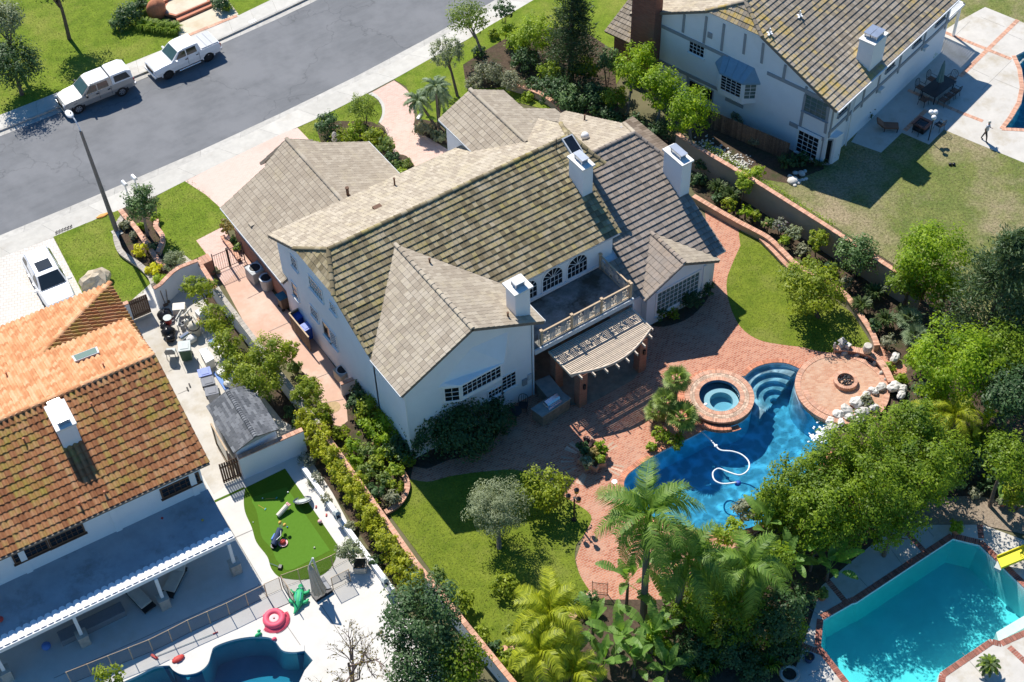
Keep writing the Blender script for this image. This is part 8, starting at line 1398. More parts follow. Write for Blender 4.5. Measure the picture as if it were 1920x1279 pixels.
fq = [at('s3', x, y, .6) for x, y in ((215, 450), (290, 385), (405, 440), (335, 520))]; c_ = sum(fq, V3()) / 4; d = fq[2] - fq[1]; fa = atan2(d.y, d.x); fw_ = d.length; t = empty('fire_table', (c_.x, c_.y, 0), fa, 'square brown fire table with a black centre on the terrace', 'fire table'); BX((0, 0, .28), (fw_ * .8, fw_ * .8, .5)).B('base', 'dark_metal', t); b = MB()
for k in range(4): a = k * pi / 2; b.box((cos(a) * fw_ * .42, sin(a) * fw_ * .42, .58), (fw_ * .16, fw_, .07) if k % 2 == 0 else (fw_ * .68, fw_ * .16, .07), 0)
b.B('brick_rim', 'brick_dark', t); BX((0, 0, .545), (fw_ * .7, fw_ * .7, .02)).B('fire_bowl', 'bag_black', t)
iron_chair('black iron chair on the lawn side of the fire table', at('s3', 270, 540, 0), fa + R(170), 'dark_metal'); iron_chair('black iron chair between the fire table and the globe lamp', at('s3', 445, 510, 0), fa + R(-100), 'dark_metal')
t = obj3('lounge_chair', 's3', 40, 510, R(50), 'brown lounge chair on its own near the bushes', 'chair'); BX((0, 0, .35), (.62, 1.0, .14)).B('seat', 'rust', t, bevel=.03); M_ = Matrix.Translation((0, .5, .38)) @ Matrix.Rotation(R(40), 4, 'X'); BX((0, .3, 0), (.62, .62, .12), mat4=M_).B('backrest', 'rust', t, bevel=.03); [BX((sx * .28, sy * .42, .15), (.05, .05, .3)).B('leg', 'dark_metal', t) for sx in (-1, 1) for sy in (-1, 1)]
lbp = at('s3', 360, 600, 0); t = empty('globe_lamp', tuple(lbp), 0, 'garden lamp post with three white globes by the fire table', 'lamp post'); zg = zabove(lbp, 's3', 398, 400); TB([(0, 0, 0), (0, 0, zg)], .035, 8).B('post', 'dark_metal', t)
for x, y in ((385, 363), (422, 363), (408, 407)): p = at('s3', x, y, zg) - lbp; TB([(0, 0, zg - .25), (p.x, p.y, zg - .1)], .018, 5).B('arm', 'dark_metal', t); EL((p.x, p.y, zg), (.17, .17, .17), 14, 10).B('globe', 'white_paint', t, S=1)
for x, y, l in ((545, 800, 'dark ball on the dry lawn edge, left'), (575, 800, 'dark ball on the dry lawn edge, right')): p = at('s3', x, y, .09); single('ball', EL((p.x, p.y, .1), (.12, .12, .1), 10, 7), 'bag_black', l, 'ball', S=1)
RLAB = ['small pale rock behind the large flat rock', 'small pale rock in front of the large flat rock', 'small pale rock left of the second largest rock', 'small pale rock nearest the lawn', 'lowest small rock of the dry bed', 'small pale rock in the middle of the dry bed', 'small pale rock nearest the corner bay', 'tiny pale rock beside the middle one']
for i, (x, y, r_) in enumerate(((40, 890, .32), (150, 800, .22), (75, 790, .16), (110, 905, .14), (10, 830, .15), (200, 860, .12), (65, 935, .13), (130, 880, .12), (190, 765, .12), (165, 870, .11))): p = at('N8', x, y, .1); o = EL((0, 0, 0), (r_ * 1.3, r_, r_ * .6), 10, 6, random.random(), jit=.15).B('rock', 'white_rock', None, S=1, loc=(p.x, p.y, r_ * .3)); o.rotation_euler = (0, 0, i * 1.3); tagp(o, ('largest flat rock in the dry bed by the corner bay', 'second largest rock in the dry bed by the corner bay')[i] if i < 2 else RLAB[i - 2], 'rock', 'rocks in the dry bed')
b = MB(); rn = random.Random(3)
for i in range(260): p = at('d', rn.uniform(120, 420), 0, 0); p = at('d', 90 + i * 1.1 + rn.gauss(0, 18), 800 + i * .55 + rn.gauss(0, 22), .03); r_ = rn.uniform(.04, .11); b.ell((p.x, p.y, .04), (r_, r_ * .8, r_ * .6), 6, 4, rn.random())
b.B('pebbles', 'white_rock', None)['kind'] = 'stuff'
def person(label, p, ang):
    J = dict(pel=(0, 0, .93), bel=(0, .0, 1.08), ch=(0, .0, 1.30), nk=(0, .02, 1.46), hd=(0, .03, 1.60), top=(0, .03, 1.72))
    vs = list(J.values()); R_ = [.13, .125, .135, .055, .085, .06]; E_ = [(0, 1), (1, 2), (2, 3), (3, 4), (4, 5)]
    def chain(par, pts, rs):
        for q, r in zip(pts, rs): vs.append(q); R_.append(r); E_.append((par, len(vs) - 1)); par = len(vs) - 1
        return par
    for s in (-1, 1):
        st = .22 * s; chain(0, [(s * .09, .0, .86), (s * .095, st * .6, .50), (s * .095, st - .04, .10), (s * .095, st + .12, .04)], [.088, .058, .042, .035])
        w = chain(2, [(s * .17, 0, 1.38), (s * .215, -st * .35, 1.12), (s * .20, .16 if s < 0 else -st * .3 + .05, .92 if s > 0 else 1.06)], [.058, .042, .030]); x, y, z = vs[w]
        if s > 0: palm_ = chain(w, [(x, y + .01, z - .07)], [.027]); [chain(palm_, [(x + dx, y + .02 + abs(dx) * .3, z - .11), (x + dx * 1.1, y + .035, z - .145 + abs(dx))], [.0095, .008]) for dx in (-.024, -.008, .008, .024)]; chain(w, [(x - .03, y + .03, z - .06), (x - .03, y + .05, z - .09)], [.011, .009])
        else: palm_ = chain(w, [(x, y + .07, z + .01)], [.027]); [chain(palm_, [(x + dx, y + .115, z + .01), (x + dx, y + .14, z - .01)], [.0095, .008]) for dx in (-.024, -.008, .008, .024)]; chain(w, [(x + .03, y + .05, z + .03), (x + .03, y + .08, z + .03)], [.011, .009])
    me = bpy.data.meshes.new('body'); me.from_pydata(vs, E_, []); o = bpy.data.objects.new('tmp', me); COL.objects.link(o); sk = o.modifiers.new('skin', 'SKIN')
    for i, v in enumerate(me.skin_vertices[0].data): v.radius = (R_[i] * (1.2 if i in (0, 1, 2) else 1), R_[i] * (.85 if i in (0, 1, 2) else 1)); v.use_root = i == 0
    sb = o.modifiers.new('sub', 'SUBSURF'); sb.levels = 2; sb.render_levels = 2; bpy.context.view_layer.update(); ev = o.evaluated_get(bpy.context.evaluated_depsgraph_get()); m2 = bpy.data.meshes.new_from_object(ev); bpy.data.objects.remove(o)
    for n_, c_ in (('skin', (.42, .24, .17)), ('shirt', (.50, .50, .52)), ('trousers', (.035, .035, .04)), ('shoes', (.05, .04, .04))): colmat(n_, c_)
    m2.materials.clear(); [m2.materials.append(MATS[k]) for k in ('skin', 'shirt', 'trousers', 'shoes')]
    for f in m2.polygons: z = f.center.z; x = abs(f.center.x); f.material_index = 3 if z < .085 else 2 if z < .97 and x < .19 else 1 if (z < 1.45 and not (z < 1.2 and x > .185)) else 0; f.use_smooth = True
    t = empty('person', tuple(p), ang, label, 'person'); b_ = bpy.data.objects.new('body', m2); COL.objects.link(b_); b_.parent = t
    b = MB(); b.ell((0, .025, 1.645), (.088, .10, .10), 12, 9); b.B('hair', 'cream', t, S=1); f = MB(); f.ell((0, .125, 1.60), (.014, .02, .022), 6, 5); f.B('nose', 'skin', t); [EL((s * .032, .108, 1.625), (.011, .008, .008), 6, 5).B('eye', 'dark_metal', t) for s in (-1, 1)]; [EL((s * .086, .03, 1.605), (.012, .025, .032), 6, 5).B('ear', 'skin', t) for s in (-1, 1)]; BX((0, .112, 1.565), (.05, .01, .010)).B('mouth', 'red', t)
    sh = MB(); sh.lathe([(.155, 0), (.15, .12), (.145, .3), (.165, .42), (.10, .5)], (0, 0, .95), 14); o = sh.B('shirt', 'shirt', t, S=1); o.scale = (1.12, .82, 1); return t
person('person in a grey shirt and dark trousers walking by the pool', at('s3', 828, 605, 0), R(200))
plant('glossy', 265, 383, 2.75, 1.25, 'small round tree with glossy leaves standing behind the two letter boxes', base=(277, 443), trunk=.12, size=.15, bark='bark_pale', cr=.3)
shrub('yellow', 262, 470, .52, 'bright yellow bush in the street bed, nearer the lamp post'); shrub('yellow', 287, 507, .55, 'bright yellow bush in the street bed, nearer the white wall'); shrub('lime', 302, 523, .5, 'lime green bush against the stepped white wall')
shrub('grey', 234, 422, .42, 'small grey green bush at the foot of the street lamp'); shrub('grey', 251, 442, .34, 'wispy dry tuft on the mulch of the street bed', size=.1); shrub('olive', 324, 489, .72, 'feathery grey green bush at the bottom of the front lawn', size=.12); shrub('lime', 291, 408, .4, 'small lime bush right of the round street tree trunk'); shrub('lime', 266, 425, .35, 'small lime bush left of the round street tree trunk'); shrub('dark', 288, 465, .4, 'low dark bush under the round street tree')
shrub('rusty', 427, 426, .46, 'clipped rusty brown topiary cone by the garage gutter', rz=.62, zc=.7, clumps=60, cr=.2, shell=.9); shrub('rose', 440, 451, .32, 'leafy planter bush just below the topiary cone'); shrub('strap', 447, 466, .34, 'green planter bush with flowers beside the garage wall'); shrub('grey', 404, 507, .28, 'small creeper beside the dark brick pier')
plant('dark', 22, 122, 2.6, 1.95, 'dark rounded tree on the far lawn at the left edge', rz=2.0, trunk=.16); plant('olive', 4, 34, 4.6, 1.7, 'tall shaded tree in the top left corner', trunk=.16); plant('dark', 96, -40, 5.2, 2.0, 'dark tree just above the far lawn at the top edge', trunk=.16)
shrub('dark', 238, 28, 1.05, 'large dark shrub beside the red rock pier'); shrub('dark', 262, 12, .8, 'dark shrub behind the red rock pier'); shrub('dark', 222, 45, .7, 'low dark shrub in front of the street lawn steps')
for i, (x, y) in enumerate(((272, 47), (290, 50), (308, 52), (325, 54))): strap(f'{ORD[i]} bright strap leaved clump from the left below the front steps', x, y, .62, .55, 150, group='strap leaved clumps below the front steps')
shrub('dark', 412, 6, .75, 'dark leafy bush right of the brick steps'); strap('bright strap clump right of the brick steps', 425, 14, .5, .5, 80)
shrub('dark', 612, 232, .9, 'dark bush nearest the pink driveway on the front island', zc=1.0); shrub('citrus', 640, 262, .85, 'green bush beside the stone ornament'); plant('willow', 682, 203, 1.5, 1.05, 'airy yellow green bush in the middle of the front island', name='shrub', cat='shrub', size=.12, dens=.55, rz=1.2); shrub('lime', 665, 245, .8, 'lime bush under the airy yellow bush'); shrub('citrus', 702, 258, .85, 'mid green bush on the right of the front island'); shrub('rose', 722, 272, .75, 'flowering bush at the edge of the curved pink path', zc=.7); shrub('dark', 733, 297, .6, 'dark bush at the garage gutter end'); shrub('rose', 741, 310, .42, 'small rose bush by the front roof edge, left'); shrub('rose', 762, 308, .45, 'small rose bush by the front roof edge, right')
shrub('purple', 690, 285, .45, 'dark purple leaved bush behind the garage roof edge'); shrub('lime', 752, 325, .4, 'lime bush tucked against the front roof')
palm('small feathery palm leaning over the path, left of the pair', (818, 238), (784, 190), 'sage_palm', 20, 1.25, 1.1, .5, .09, .26, 4, nl=30, w=.04); palm('small feathery palm behind its leaning twin', (823, 240), (817, 165), 'sage_palm', 20, 1.25, 1.0, .5, .09, .26, 7, nl=30, w=.04); palm('smallest feathery palm right of the pair', (822, 230), (826, 182), 'sage_palm', 14, 1.0, 1.0, .5, .08, .22, 9, nl=26, w=.04)
shrub('grey', 795, 243, .75, 'grey green bush under the leaning palm'); shrub('olive', 822, 256, .55, 'small bush beneath the palm pair near the roof'); banana('broad leaf plant beside the palm pair', 836, 238, .7, 8, .7, .16, 3)
plant('olive', 838, 98, 3.1, 1.12, 'round grey green topiary tree on a bare trunk by the street', base=(858, 181), rz=.95, clumps=80, cr=.22, shell=.85, trunk=.12, size=.12); plant('willow', 878, 32, 3.4, 1.5, 'loose willow like tree next to the street', base=(905, 107), rz=1.35, size=.16, dens=.6, trunk=.13, bark='bark_pale')
shrub('dark', 944, 18, .72, 'small dark dome shaped tree near the top edge', zc=2.2, clumps=60, cr=.22, shell=.9); shrub('lime', 951, 56, .72, 'lime bush under the dome shaped tree', zc=1.2); shrub('citrus', 925, 62, .5, 'small green bush beside the willow trunk'); shrub('dark', 897, 96, .55, 'dark bush at the willow foot')
shrub('grey', 915, 138, 1.15, 'large dry grey bush behind the topiary tree', size=.13, dens=.7); shrub('grey', 962, 152, .95, 'dry grey bush above the entrance gable', size=.13, dens=.7); shrub('grey', 888, 158, .7, 'low grey bush close to the topiary tree trunk', size=.13, dens=.7); shrub('dark', 985, 112, 1.1, 'dark bush between dry grey bush and conifer'); shrub('lime', 972, 78, 1.0, 'lime bush left of the tall conifer', zc=1.3); plant('lime', 1008, 62, 2.2, 1.45, 'bright lime tree left of the tall conifer', rz=1.5); shrub('dark', 1000, 160, .7, 'dark bush on the curved low wall'); shrub('lime', 990, 182, .5, 'bright groundcover on the lawn wedge by the entrance gable', zc=.2)
conifer('tall dark conifer between the two houses', (1070, 152), 9.5, 2.15, seed=5, n=15000, levels=26, size=.24, shape=.75, tuft=.55, dens=9)
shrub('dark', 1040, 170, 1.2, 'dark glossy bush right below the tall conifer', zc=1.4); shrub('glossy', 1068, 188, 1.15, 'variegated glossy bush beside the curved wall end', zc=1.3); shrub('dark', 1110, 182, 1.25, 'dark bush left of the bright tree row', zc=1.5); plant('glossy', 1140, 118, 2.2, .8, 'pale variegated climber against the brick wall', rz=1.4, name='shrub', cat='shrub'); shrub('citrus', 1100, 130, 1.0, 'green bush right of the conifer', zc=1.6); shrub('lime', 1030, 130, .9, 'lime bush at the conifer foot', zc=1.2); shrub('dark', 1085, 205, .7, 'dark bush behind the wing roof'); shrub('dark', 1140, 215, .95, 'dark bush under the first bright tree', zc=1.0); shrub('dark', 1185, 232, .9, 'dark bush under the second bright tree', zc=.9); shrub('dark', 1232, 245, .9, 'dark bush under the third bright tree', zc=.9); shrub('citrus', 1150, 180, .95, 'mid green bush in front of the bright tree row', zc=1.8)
g_ = 'bright green trees between the houses'
for i, (x, y, r, zc) in enumerate(((1192, 125, 1.5, 3.4), (1240, 168, 1.45, 3.4), (1293, 208, 1.6, 3.4))): plant('bright', x, y, zc, r, ('bright green tree nearest the brick chimney', 'bright green tree in the middle of the row of three', 'bright green tree nearest the white chimney')[i], rz=1.75, group=g_, clumps=70, cr=.26, base=((1175, 225), (1228, 250), (1296, 292))[i], bark='bark_pale')
for x, y, r, k, l in ((1643, 152, .85, 'dark', 'dark bush by the far terrace wall, beside the chimney shadow'), (1668, 135, .8, 'citrus', 'olive green bush by the rear wall of the half-timbered house'), (1698, 117, .65, 'dark', 'dark bush next to the bright strap plant'), (1618, 205, .8, 'dark', 'dark bush near the white downspout'), (1475, 302, .7, 'dark', 'dark bush below the square pane window'), (1503, 300, .6, 'dark', 'small dark bush at the corner bay'), (1420, 260, .6, 'grey', 'dry bush in front of the reed screen'), (1380, 225, .6, 'grey', 'dry bush at the left of the reed screen')): shrub(k, x, y, r, l)
strap('bright yellow green strap plant at the end of the rear wall', 1736, 98, .65, .6, 150); strap('strap plant at the corner of the half-timbered house', 1556, 287, .55, .6, 120, 'strap_dark'); strap('strap plant in front of the corner bay', 1537, 303, .5, .5, 110, 'strap_dark')
hedge('low ivy hedge along the far side of the tan wall', 'x', [(1322, 272), (1425, 338), (1560, 424)], 1.75, .32, .38, 'lime', .13, .8); shrub('lime', 1421, 322, .5, 'round yellow green bush showing above the tan wall', zc=2.0)
RS = empty('reed_screen', tuple(at('x', 1415, 250, 0)), 0, 'brown reed screen along the foot of the half-timbered gable', 'fence'); a, b_ = at('d', 165, 620, 1.5), at('d', 600, 800, 1.5); n = 44
for i in range(n): p = a.lerp(b_, (i + .5) / n); BX((p.x, p.y, .74), ((b_ - a).length / n - .015, .03, 1.46), atan2((b_ - a).y, (b_ - a).x), tint=random.random()).B('slat', 'fence_wood', RS, W=1)
for x, y, r, k, l, zc in ((1325, 305, .75, 'dark', 'dark bush below the white chimney', .9), (1310, 335, .6, 'dark', 'dark bush beside the dark roof edge', .5), (1368, 384, .5, 'citrus', 'leafy bush in the raised bed, nearest the house', .8), (1398, 396, .48, 'bright', 'bright leafy bush in the raised bed', .8), (1418, 405, .42, 'citrus', 'small bush in the raised bed beside the lavender', .8), (1440, 420, .42, 'rose', 'flowering bush in the raised bed', .7), (1488, 436, .55, 'olive', 'silvery bush standing against the tan wall', 1.0), (1505, 470, .5, 'grey', 'grey bush in the raised bed by the two low walls', .7), (1470, 452, .4, 'lime', 'lime bush behind the stepped low wall', .7), (1520, 492, .45, 'citrus', 'bush behind the citrus tree crown', .7), (1560, 500, .5, 'dark', 'dark bush at the foot of the tan wall', .7), (1345, 372, .4, 'dark', 'low dark bush on the curved wall', .6), (1585, 530, .5, 'grey', 'dry bush between citrus and glossy tree', .6), (1665, 640, .5, 'grey', 'grey bush above the seat wall', .6), (1640, 610, .5, 'dark', 'dark bush near the end of the curved wall', .6)): shrub(k, x, y, r, l, zc)
shrub('lavender', 1464, 424, .55, 'lavender bush with purple flowers by the tan wall', .8); plant('lime', 1397, 342, 1.8, .75, 'small lime tree in front of the tan wall', rz=.9, base=(1390, 392), trunk=.05); plant('citrus', 1535, 450, 1.5, .7, 'small leafy tree halfway along the tan wall', rz=.8, trunk=.05); plant('glossy', 1610, 476, 2.0, 1.35, 'dark glossy tree at the far end of the tan wall', rz=1.15)
plant('citrus', 1525, 543, 2.1, 2.05, 'big round citrus tree on the right lawn', rz=1.75, base=(1535, 596), trunk=.14, clumps=85, cr=.26)
for i, (x, y, k) in enumerate(((1640, 548, 'strap_dark'), (1615, 572, 'strap_dark'), (1662, 600, 'strap_dark'), (1695, 590, 'strap_dark'), (1346, 352, 'strap_dark'), (1372, 366, 'strap_dark'))): strap(('dark strap plant nearest the glossy tree', 'dark strap plant behind the citrus tree', 'dark strap plant by the wall end', 'dark strap plant under the bright tree', 'strap plant in the shade below the white chimney', 'strap plant under the small lime tree')[i], x, y, .6, .7, 100, k, z0=.3)
fan_palm('low fan palm among the strap plants', (1700, 618), (1700, 600), .5, 22, 'sage_palm', 3); fan_palm('low fan palm above the seat wall', (1712, 650), (1712, 632), .5, 22, 'sage_palm', 4)
plant('bright', 1748, 480, 3.8, 2.25, 'bright green tree left of the big pine', rz=2.0, clumps=85, cr=.26); plant('ficus', 1705, 530, 2.0, 1.3, 'green tree beside the end of the tan wall', rz=1.5); plant('bright', 1775, 540, 2.2, 1.3, 'small bright tree in front of the big pine', rz=1.4)
conifer('big spreading pine at the right edge', (1840, 660), 9.5, 3.3, 'pine', seed=11, n=20000, levels=24, size=.26, shape=.62, tuft=.75, dens=11, top=.1); conifer('smaller pine cut by the right edge', (1925, 640), 7.5, 2.6, 'pine', seed=12, n=11000, levels=20, size=.26, shape=.65, tuft=.7, dens=9)
plant('bright', 1788, 676, 4.2, 2.6, 'wide bright green tree above the yellow palms', rz=2.0, clumps=90, cr=.24); plant('ficus', 1872, 668, 4.0, 2.0, 'green tree below the big pine', rz=1.7); plant('dark', 1900, 740, 4.0, 1.8, 'dark tree at the right edge above the banana plant'); shrub('citrus', 1722, 668, .8, 'leafy bush between seat wall and bright tree', 1.0); shrub('lime', 1690, 712, .45, 'lime bush on the white boulders'); shrub('lime', 1668, 690, .4, 'small lime bush right of the seat wall'); shrub('dark', 1745, 745, 1.2, 'dark bush left of the yellow palms', 1.1); shrub('grey', 1625, 752, .42, 'dry succulent bush among the boulders', .6)
g_ = 'leafy trees massed between the two pools'
for x, y, zc, r, l in ((1490, 922, 3.7, 1.63, 'leafy tree hanging over the pool, farthest left of the mass'), (1558, 882, 4.0, 1.93, 'leafy tree over the pool edge below the waterfall'), (1633, 847, 4.0, 1.93, 'leafy tree right below the waterfall boulders'), (1708, 812, 4.0, 1.78, 'leafy tree left of the yellow palms'), (1548, 957, 3.9, 1.93, 'leafy tree in the front of the mass, left'), (1628, 927, 4.1, 2.13, 'leafy tree at the centre of the mass'), (1718, 892, 4.0, 1.93, 'leafy tree in the front of the mass, right'), (1773, 857, 3.6, 1.38, 'leafy tree at the right end of the mass'), (1678, 972, 3.4, 1.53, 'leafy tree nearest the turquoise pool')): plant('ficus', x, y, zc, r, l, rz=r * 1.25, flat=-.8, group=g_, clumps=95, cr=.25, size=.16)
plant('lime', 1705, 925, 1.6, 1.0, 'pale green bushy tree above the turquoise pool', name='shrub', cat='shrub'); shrub('dark', 1440, 960, 1.0, 'dark bush at the near pool edge', 1.0); plant('ficus', 1890, 860, 4.2, 1.5, 'green tree right of the banana stem'); plant('citrus', 1915, 930, 1.4, 1.0, 'green bush at the right edge above the yellow slide', name='shrub', cat='shrub'); shrub('dark', 1860, 905, .8, 'dark bush behind the gravel path'); shrub('dark', 1790, 890, .9, 'dark bush at the start of the gravel path', .9); shrub('grey', 1830, 925, .4, 'grey succulent by the gravel path')
palm('yellow palm under the wide bright tree', (1790, 850), (1788, 782), 'palm_yellow', 17, 1.9, .95, .7, .1, .42, 21, nl=46, w=.03); palm('smaller yellow palm left of its neighbour', (1755, 830), (1748, 775), 'palm_yellow', 13, 1.6, .95, .7, .09, .38, 22, nl=42, w=.03)
banana('banana plant with a bare stem by the right edge', 1848, 790, 2.6, 9, 1.2, .22, 4, 'lime', tilt=(85, 10)); banana('broad leaf plant at the corner of the gravel path', 1752, 918, .9, 9, 1.2, .24, 6); banana('broad leaf plant right behind the gravel path', 1880, 900, .8, 7, 1.0, .22, 2)
palm('tall queen palm in front of the blue pool', (1206, 1160), (1216, 968), 'palm', 18, 3.1, 1.05, .55, .17, .72, 31, nl=46, hang=.7, w=.05); palm('second queen palm right of the tallest one', (1262, 1170), (1290, 1050), 'palm', 16, 2.8, 1.15, .5, .16, .66, 33, nl=44, hang=.75, w=.05); palm('third queen palm among the trees at the bottom', (1395, 1180), (1402, 1062), 'palm', 11, 2.5, 1.2, .5, .15, .62, 35, nl=48, hang=.75, w=.05)
palm('yellow green palm by the curved lawn edge', (1034, 1236), (1030, 1150), 'palm_yellow', 15, 2.4, .95, .6, .12, .6, 41, nl=46, hang=.6, w=.05); palm('yellow green palm cut by the bottom edge', (1015, 1300), (1012, 1225), 'palm_yellow', 13, 2.2, 1.0, .6, .12, .56, 43, nl=44, hang=.6, w=.05); palm('yellow palm low at the bottom, right of its neighbour', (1075, 1320), (1075, 1262), 'palm_yellow', 12, 1.9, 1.0, .6, .11, .5, 45, nl=40, hang=.6, w=.05)
for i, (x, y, h, s, l) in enumerate(((1112, 1170, 1.5, 1, 'broad leaf plant left of the tall palm trunk'), (1178, 1085, 2.6, 2, 'tallest broad leaf plant beside the tall palm trunk'), (1160, 1195, 1.6, 3, 'broad leaf plant in front of the tall palm trunk'), (1225, 1190, 1.7, 4, 'broad leaf plant right of the tall palm trunk'), (1190, 1245, 1.3, 5, 'broad leaf plant low at the bottom centre'), (1130, 1245, 1.2, 6, 'broad leaf plant beside the low yellow palm'), (1245, 1130, 1.4, 7, 'broad leaf plant between the two queen palms'), (1478, 1045, 1.9, 8, 'broad leaf plant behind the turquoise pool, left'), (1528, 1030, 2.0, 9, 'broad leaf plant behind the turquoise pool, middle'), (1440, 985, 2.0, 10, 'broad leaf plant over the near pool edge'), (1555, 1065, 1.2, 11, 'broad leaf plant nearest the turquoise pool'), (1250, 1255, 1.2, 12, 'broad leaf plant at the bottom edge'))): banana(l, x, y, h, 10, 1.15, .25, s)
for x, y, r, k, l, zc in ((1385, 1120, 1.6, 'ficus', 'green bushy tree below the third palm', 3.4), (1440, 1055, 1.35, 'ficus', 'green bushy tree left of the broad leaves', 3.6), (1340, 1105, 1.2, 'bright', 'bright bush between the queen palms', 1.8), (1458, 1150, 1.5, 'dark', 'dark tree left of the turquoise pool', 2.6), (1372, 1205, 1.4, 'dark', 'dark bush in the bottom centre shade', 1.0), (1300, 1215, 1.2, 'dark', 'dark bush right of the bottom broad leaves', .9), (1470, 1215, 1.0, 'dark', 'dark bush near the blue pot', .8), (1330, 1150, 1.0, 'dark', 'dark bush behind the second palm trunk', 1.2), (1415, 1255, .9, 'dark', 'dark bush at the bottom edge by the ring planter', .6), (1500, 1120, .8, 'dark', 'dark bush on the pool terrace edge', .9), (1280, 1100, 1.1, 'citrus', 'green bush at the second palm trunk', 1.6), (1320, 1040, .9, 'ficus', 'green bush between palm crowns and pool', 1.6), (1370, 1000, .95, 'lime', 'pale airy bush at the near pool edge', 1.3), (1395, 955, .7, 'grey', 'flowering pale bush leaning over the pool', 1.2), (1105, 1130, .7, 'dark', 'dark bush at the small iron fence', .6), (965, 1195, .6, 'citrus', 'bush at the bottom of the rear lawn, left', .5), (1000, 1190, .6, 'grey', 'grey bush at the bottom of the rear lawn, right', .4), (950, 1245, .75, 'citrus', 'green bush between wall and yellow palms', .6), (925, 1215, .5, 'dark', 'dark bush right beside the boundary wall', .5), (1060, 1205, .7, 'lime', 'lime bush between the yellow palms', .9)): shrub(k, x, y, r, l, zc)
for i, (x, y) in enumerate(((1335, 1240), (1400, 1222), (1440, 1245), (1310, 1262))): strap(('strap clump in the bottom shade, second from the left', 'strap clump in the bottom shade, third from the left', 'strap clump nearest the ring planter', 'strap clump in the bottom shade, farthest left')[i], x, y, .6, .6, 110, 'strap', z0=.1)
plant('olive', 930, 950, 2.5, 1.6, 'grey green olive tree on the rear lawn', rz=1.45, base=(936, 1028), trunk=.15, size=.15, aspect=.28, dens=.85, clumps=60, cr=.3, bark='bark_pale'); plant('citrus', 1022, 914, 1.7, 1.35, 'citrus tree next to the olive tree', rz=1.15, base=(1018, 945), clumps=60, cr=.28); shrub('citrus', 946, 1095, .75, 'round bush on the lawn above the yellow palms', .65)
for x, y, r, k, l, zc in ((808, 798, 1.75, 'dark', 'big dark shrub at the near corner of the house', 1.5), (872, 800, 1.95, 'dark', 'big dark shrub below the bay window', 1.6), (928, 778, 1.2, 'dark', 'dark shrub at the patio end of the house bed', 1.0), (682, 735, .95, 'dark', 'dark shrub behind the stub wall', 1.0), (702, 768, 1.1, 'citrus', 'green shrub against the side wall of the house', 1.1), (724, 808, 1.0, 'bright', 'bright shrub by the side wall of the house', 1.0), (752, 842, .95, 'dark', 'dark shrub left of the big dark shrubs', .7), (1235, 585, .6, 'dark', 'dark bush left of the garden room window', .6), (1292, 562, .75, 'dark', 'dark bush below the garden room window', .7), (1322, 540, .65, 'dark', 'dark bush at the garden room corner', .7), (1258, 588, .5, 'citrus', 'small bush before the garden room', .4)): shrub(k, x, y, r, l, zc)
for x, y, r, k, l, zc in ((665, 870, .6, 'bright', 'bright bush in the upper rose bed near the wall', .5), (676, 905, .55, 'citrus', 'leafy bush low in the rose bed near the wall', .5), (705, 875, .6, 'citrus', 'leafy bush at the heart of the rose bed', .6), (760, 862, .6, 'citrus', 'small green bush in front of the big dark shrub', .5), (668, 760, .7, 'dark', 'dark shrub just below the stub wall', .8), (690, 800, .7, 'bright', 'bright shrub between wall and house corner', .8), (1495, 985, 1.5, 'ficus', 'bushy ficus under the tree mass, by the broad leaves', 1.8), (1580, 985, 1.5, 'ficus', 'bushy ficus under the tree mass, by the terrace', 1.6), (1700, 905, 1.3, 'ficus', 'bushy ficus under the right end of the mass', 1.6), (1450, 950, 1.3, 'ficus', 'bushy ficus at the pool edge below the mass', 1.6), (1300, 1150, 1.2, 'ficus', 'leafy bush behind the bottom broad leaves', 1.8), (1420, 1170, 1.3, 'ficus', 'leafy bush left of the dark tree', 1.8), (1350, 1190, 1.1, 'citrus', 'leafy bush in the bottom centre', 1.4), (1240, 1190, 1.0, 'bright', 'bright bush behind the broad leaves', 1.3), (1480, 1180, 1.0, 'citrus', 'leafy bush at the terrace corner', 1.1), (1850, 830, 1.2, 'ficus', 'leafy bush behind the banana stem', 1.6), (1810, 860, 1.1, 'dark', 'dark bush below the yellow palms', 1.2)): shrub(k, x, y, r, l, zc)
strap('spiky cycad below the garden room window', 1264, 556, .8, .8, 160, 'strap_dark', w=.03)
g_ = 'loose rose bushes inside the boundary wall'
for x, y, r, k, l in ((640, 812, .5, 'citrus', 'rose bush beside the drain cover'), (662, 838, .62, 'bright', 'bright rose bush at the top of the rose bed'), (692, 848, .65, 'rose', 'rose bush with pink blooms in the upper rose bed'), (722, 850, .65, 'lime', 'lime rose bush next to the house bed'), (740, 882, .55, 'lime', 'lime rose bush at the brick path'), (690, 884, .6, 'rose', 'sparse rose bush in the middle of the bed'), (716, 905, .6, 'rose', 'rose bush with yellow blooms above the curved edging'), (700, 925, .65, 'dark', 'dark bush at the lower end of the rose bed'), (738, 912, .5, 'citrus', 'rose bush touching the curved edging'), (610, 790, .45, 'citrus', 'rose bush at the wall corner'), (735, 935, .45, 'grey', 'twiggy bush at the curved edging')): shrub(k, x, y, r, l, .55, group=g_, dens=.75)
g_ = 'yellow green bushes of the boundary hedge'
for i in range(14): t = i / 13; plant('box', 575 + 195 * t + (i % 2) * 6, 790 + 300 * t, 1.15, .72, f'{ORD[i]} bush from the shed in the yellow green boundary hedge', rz=.85, name='shrub', cat='shrub', group=g_, size=.13, cr=.3)
g_ = 'citrus trees along the left side yard'
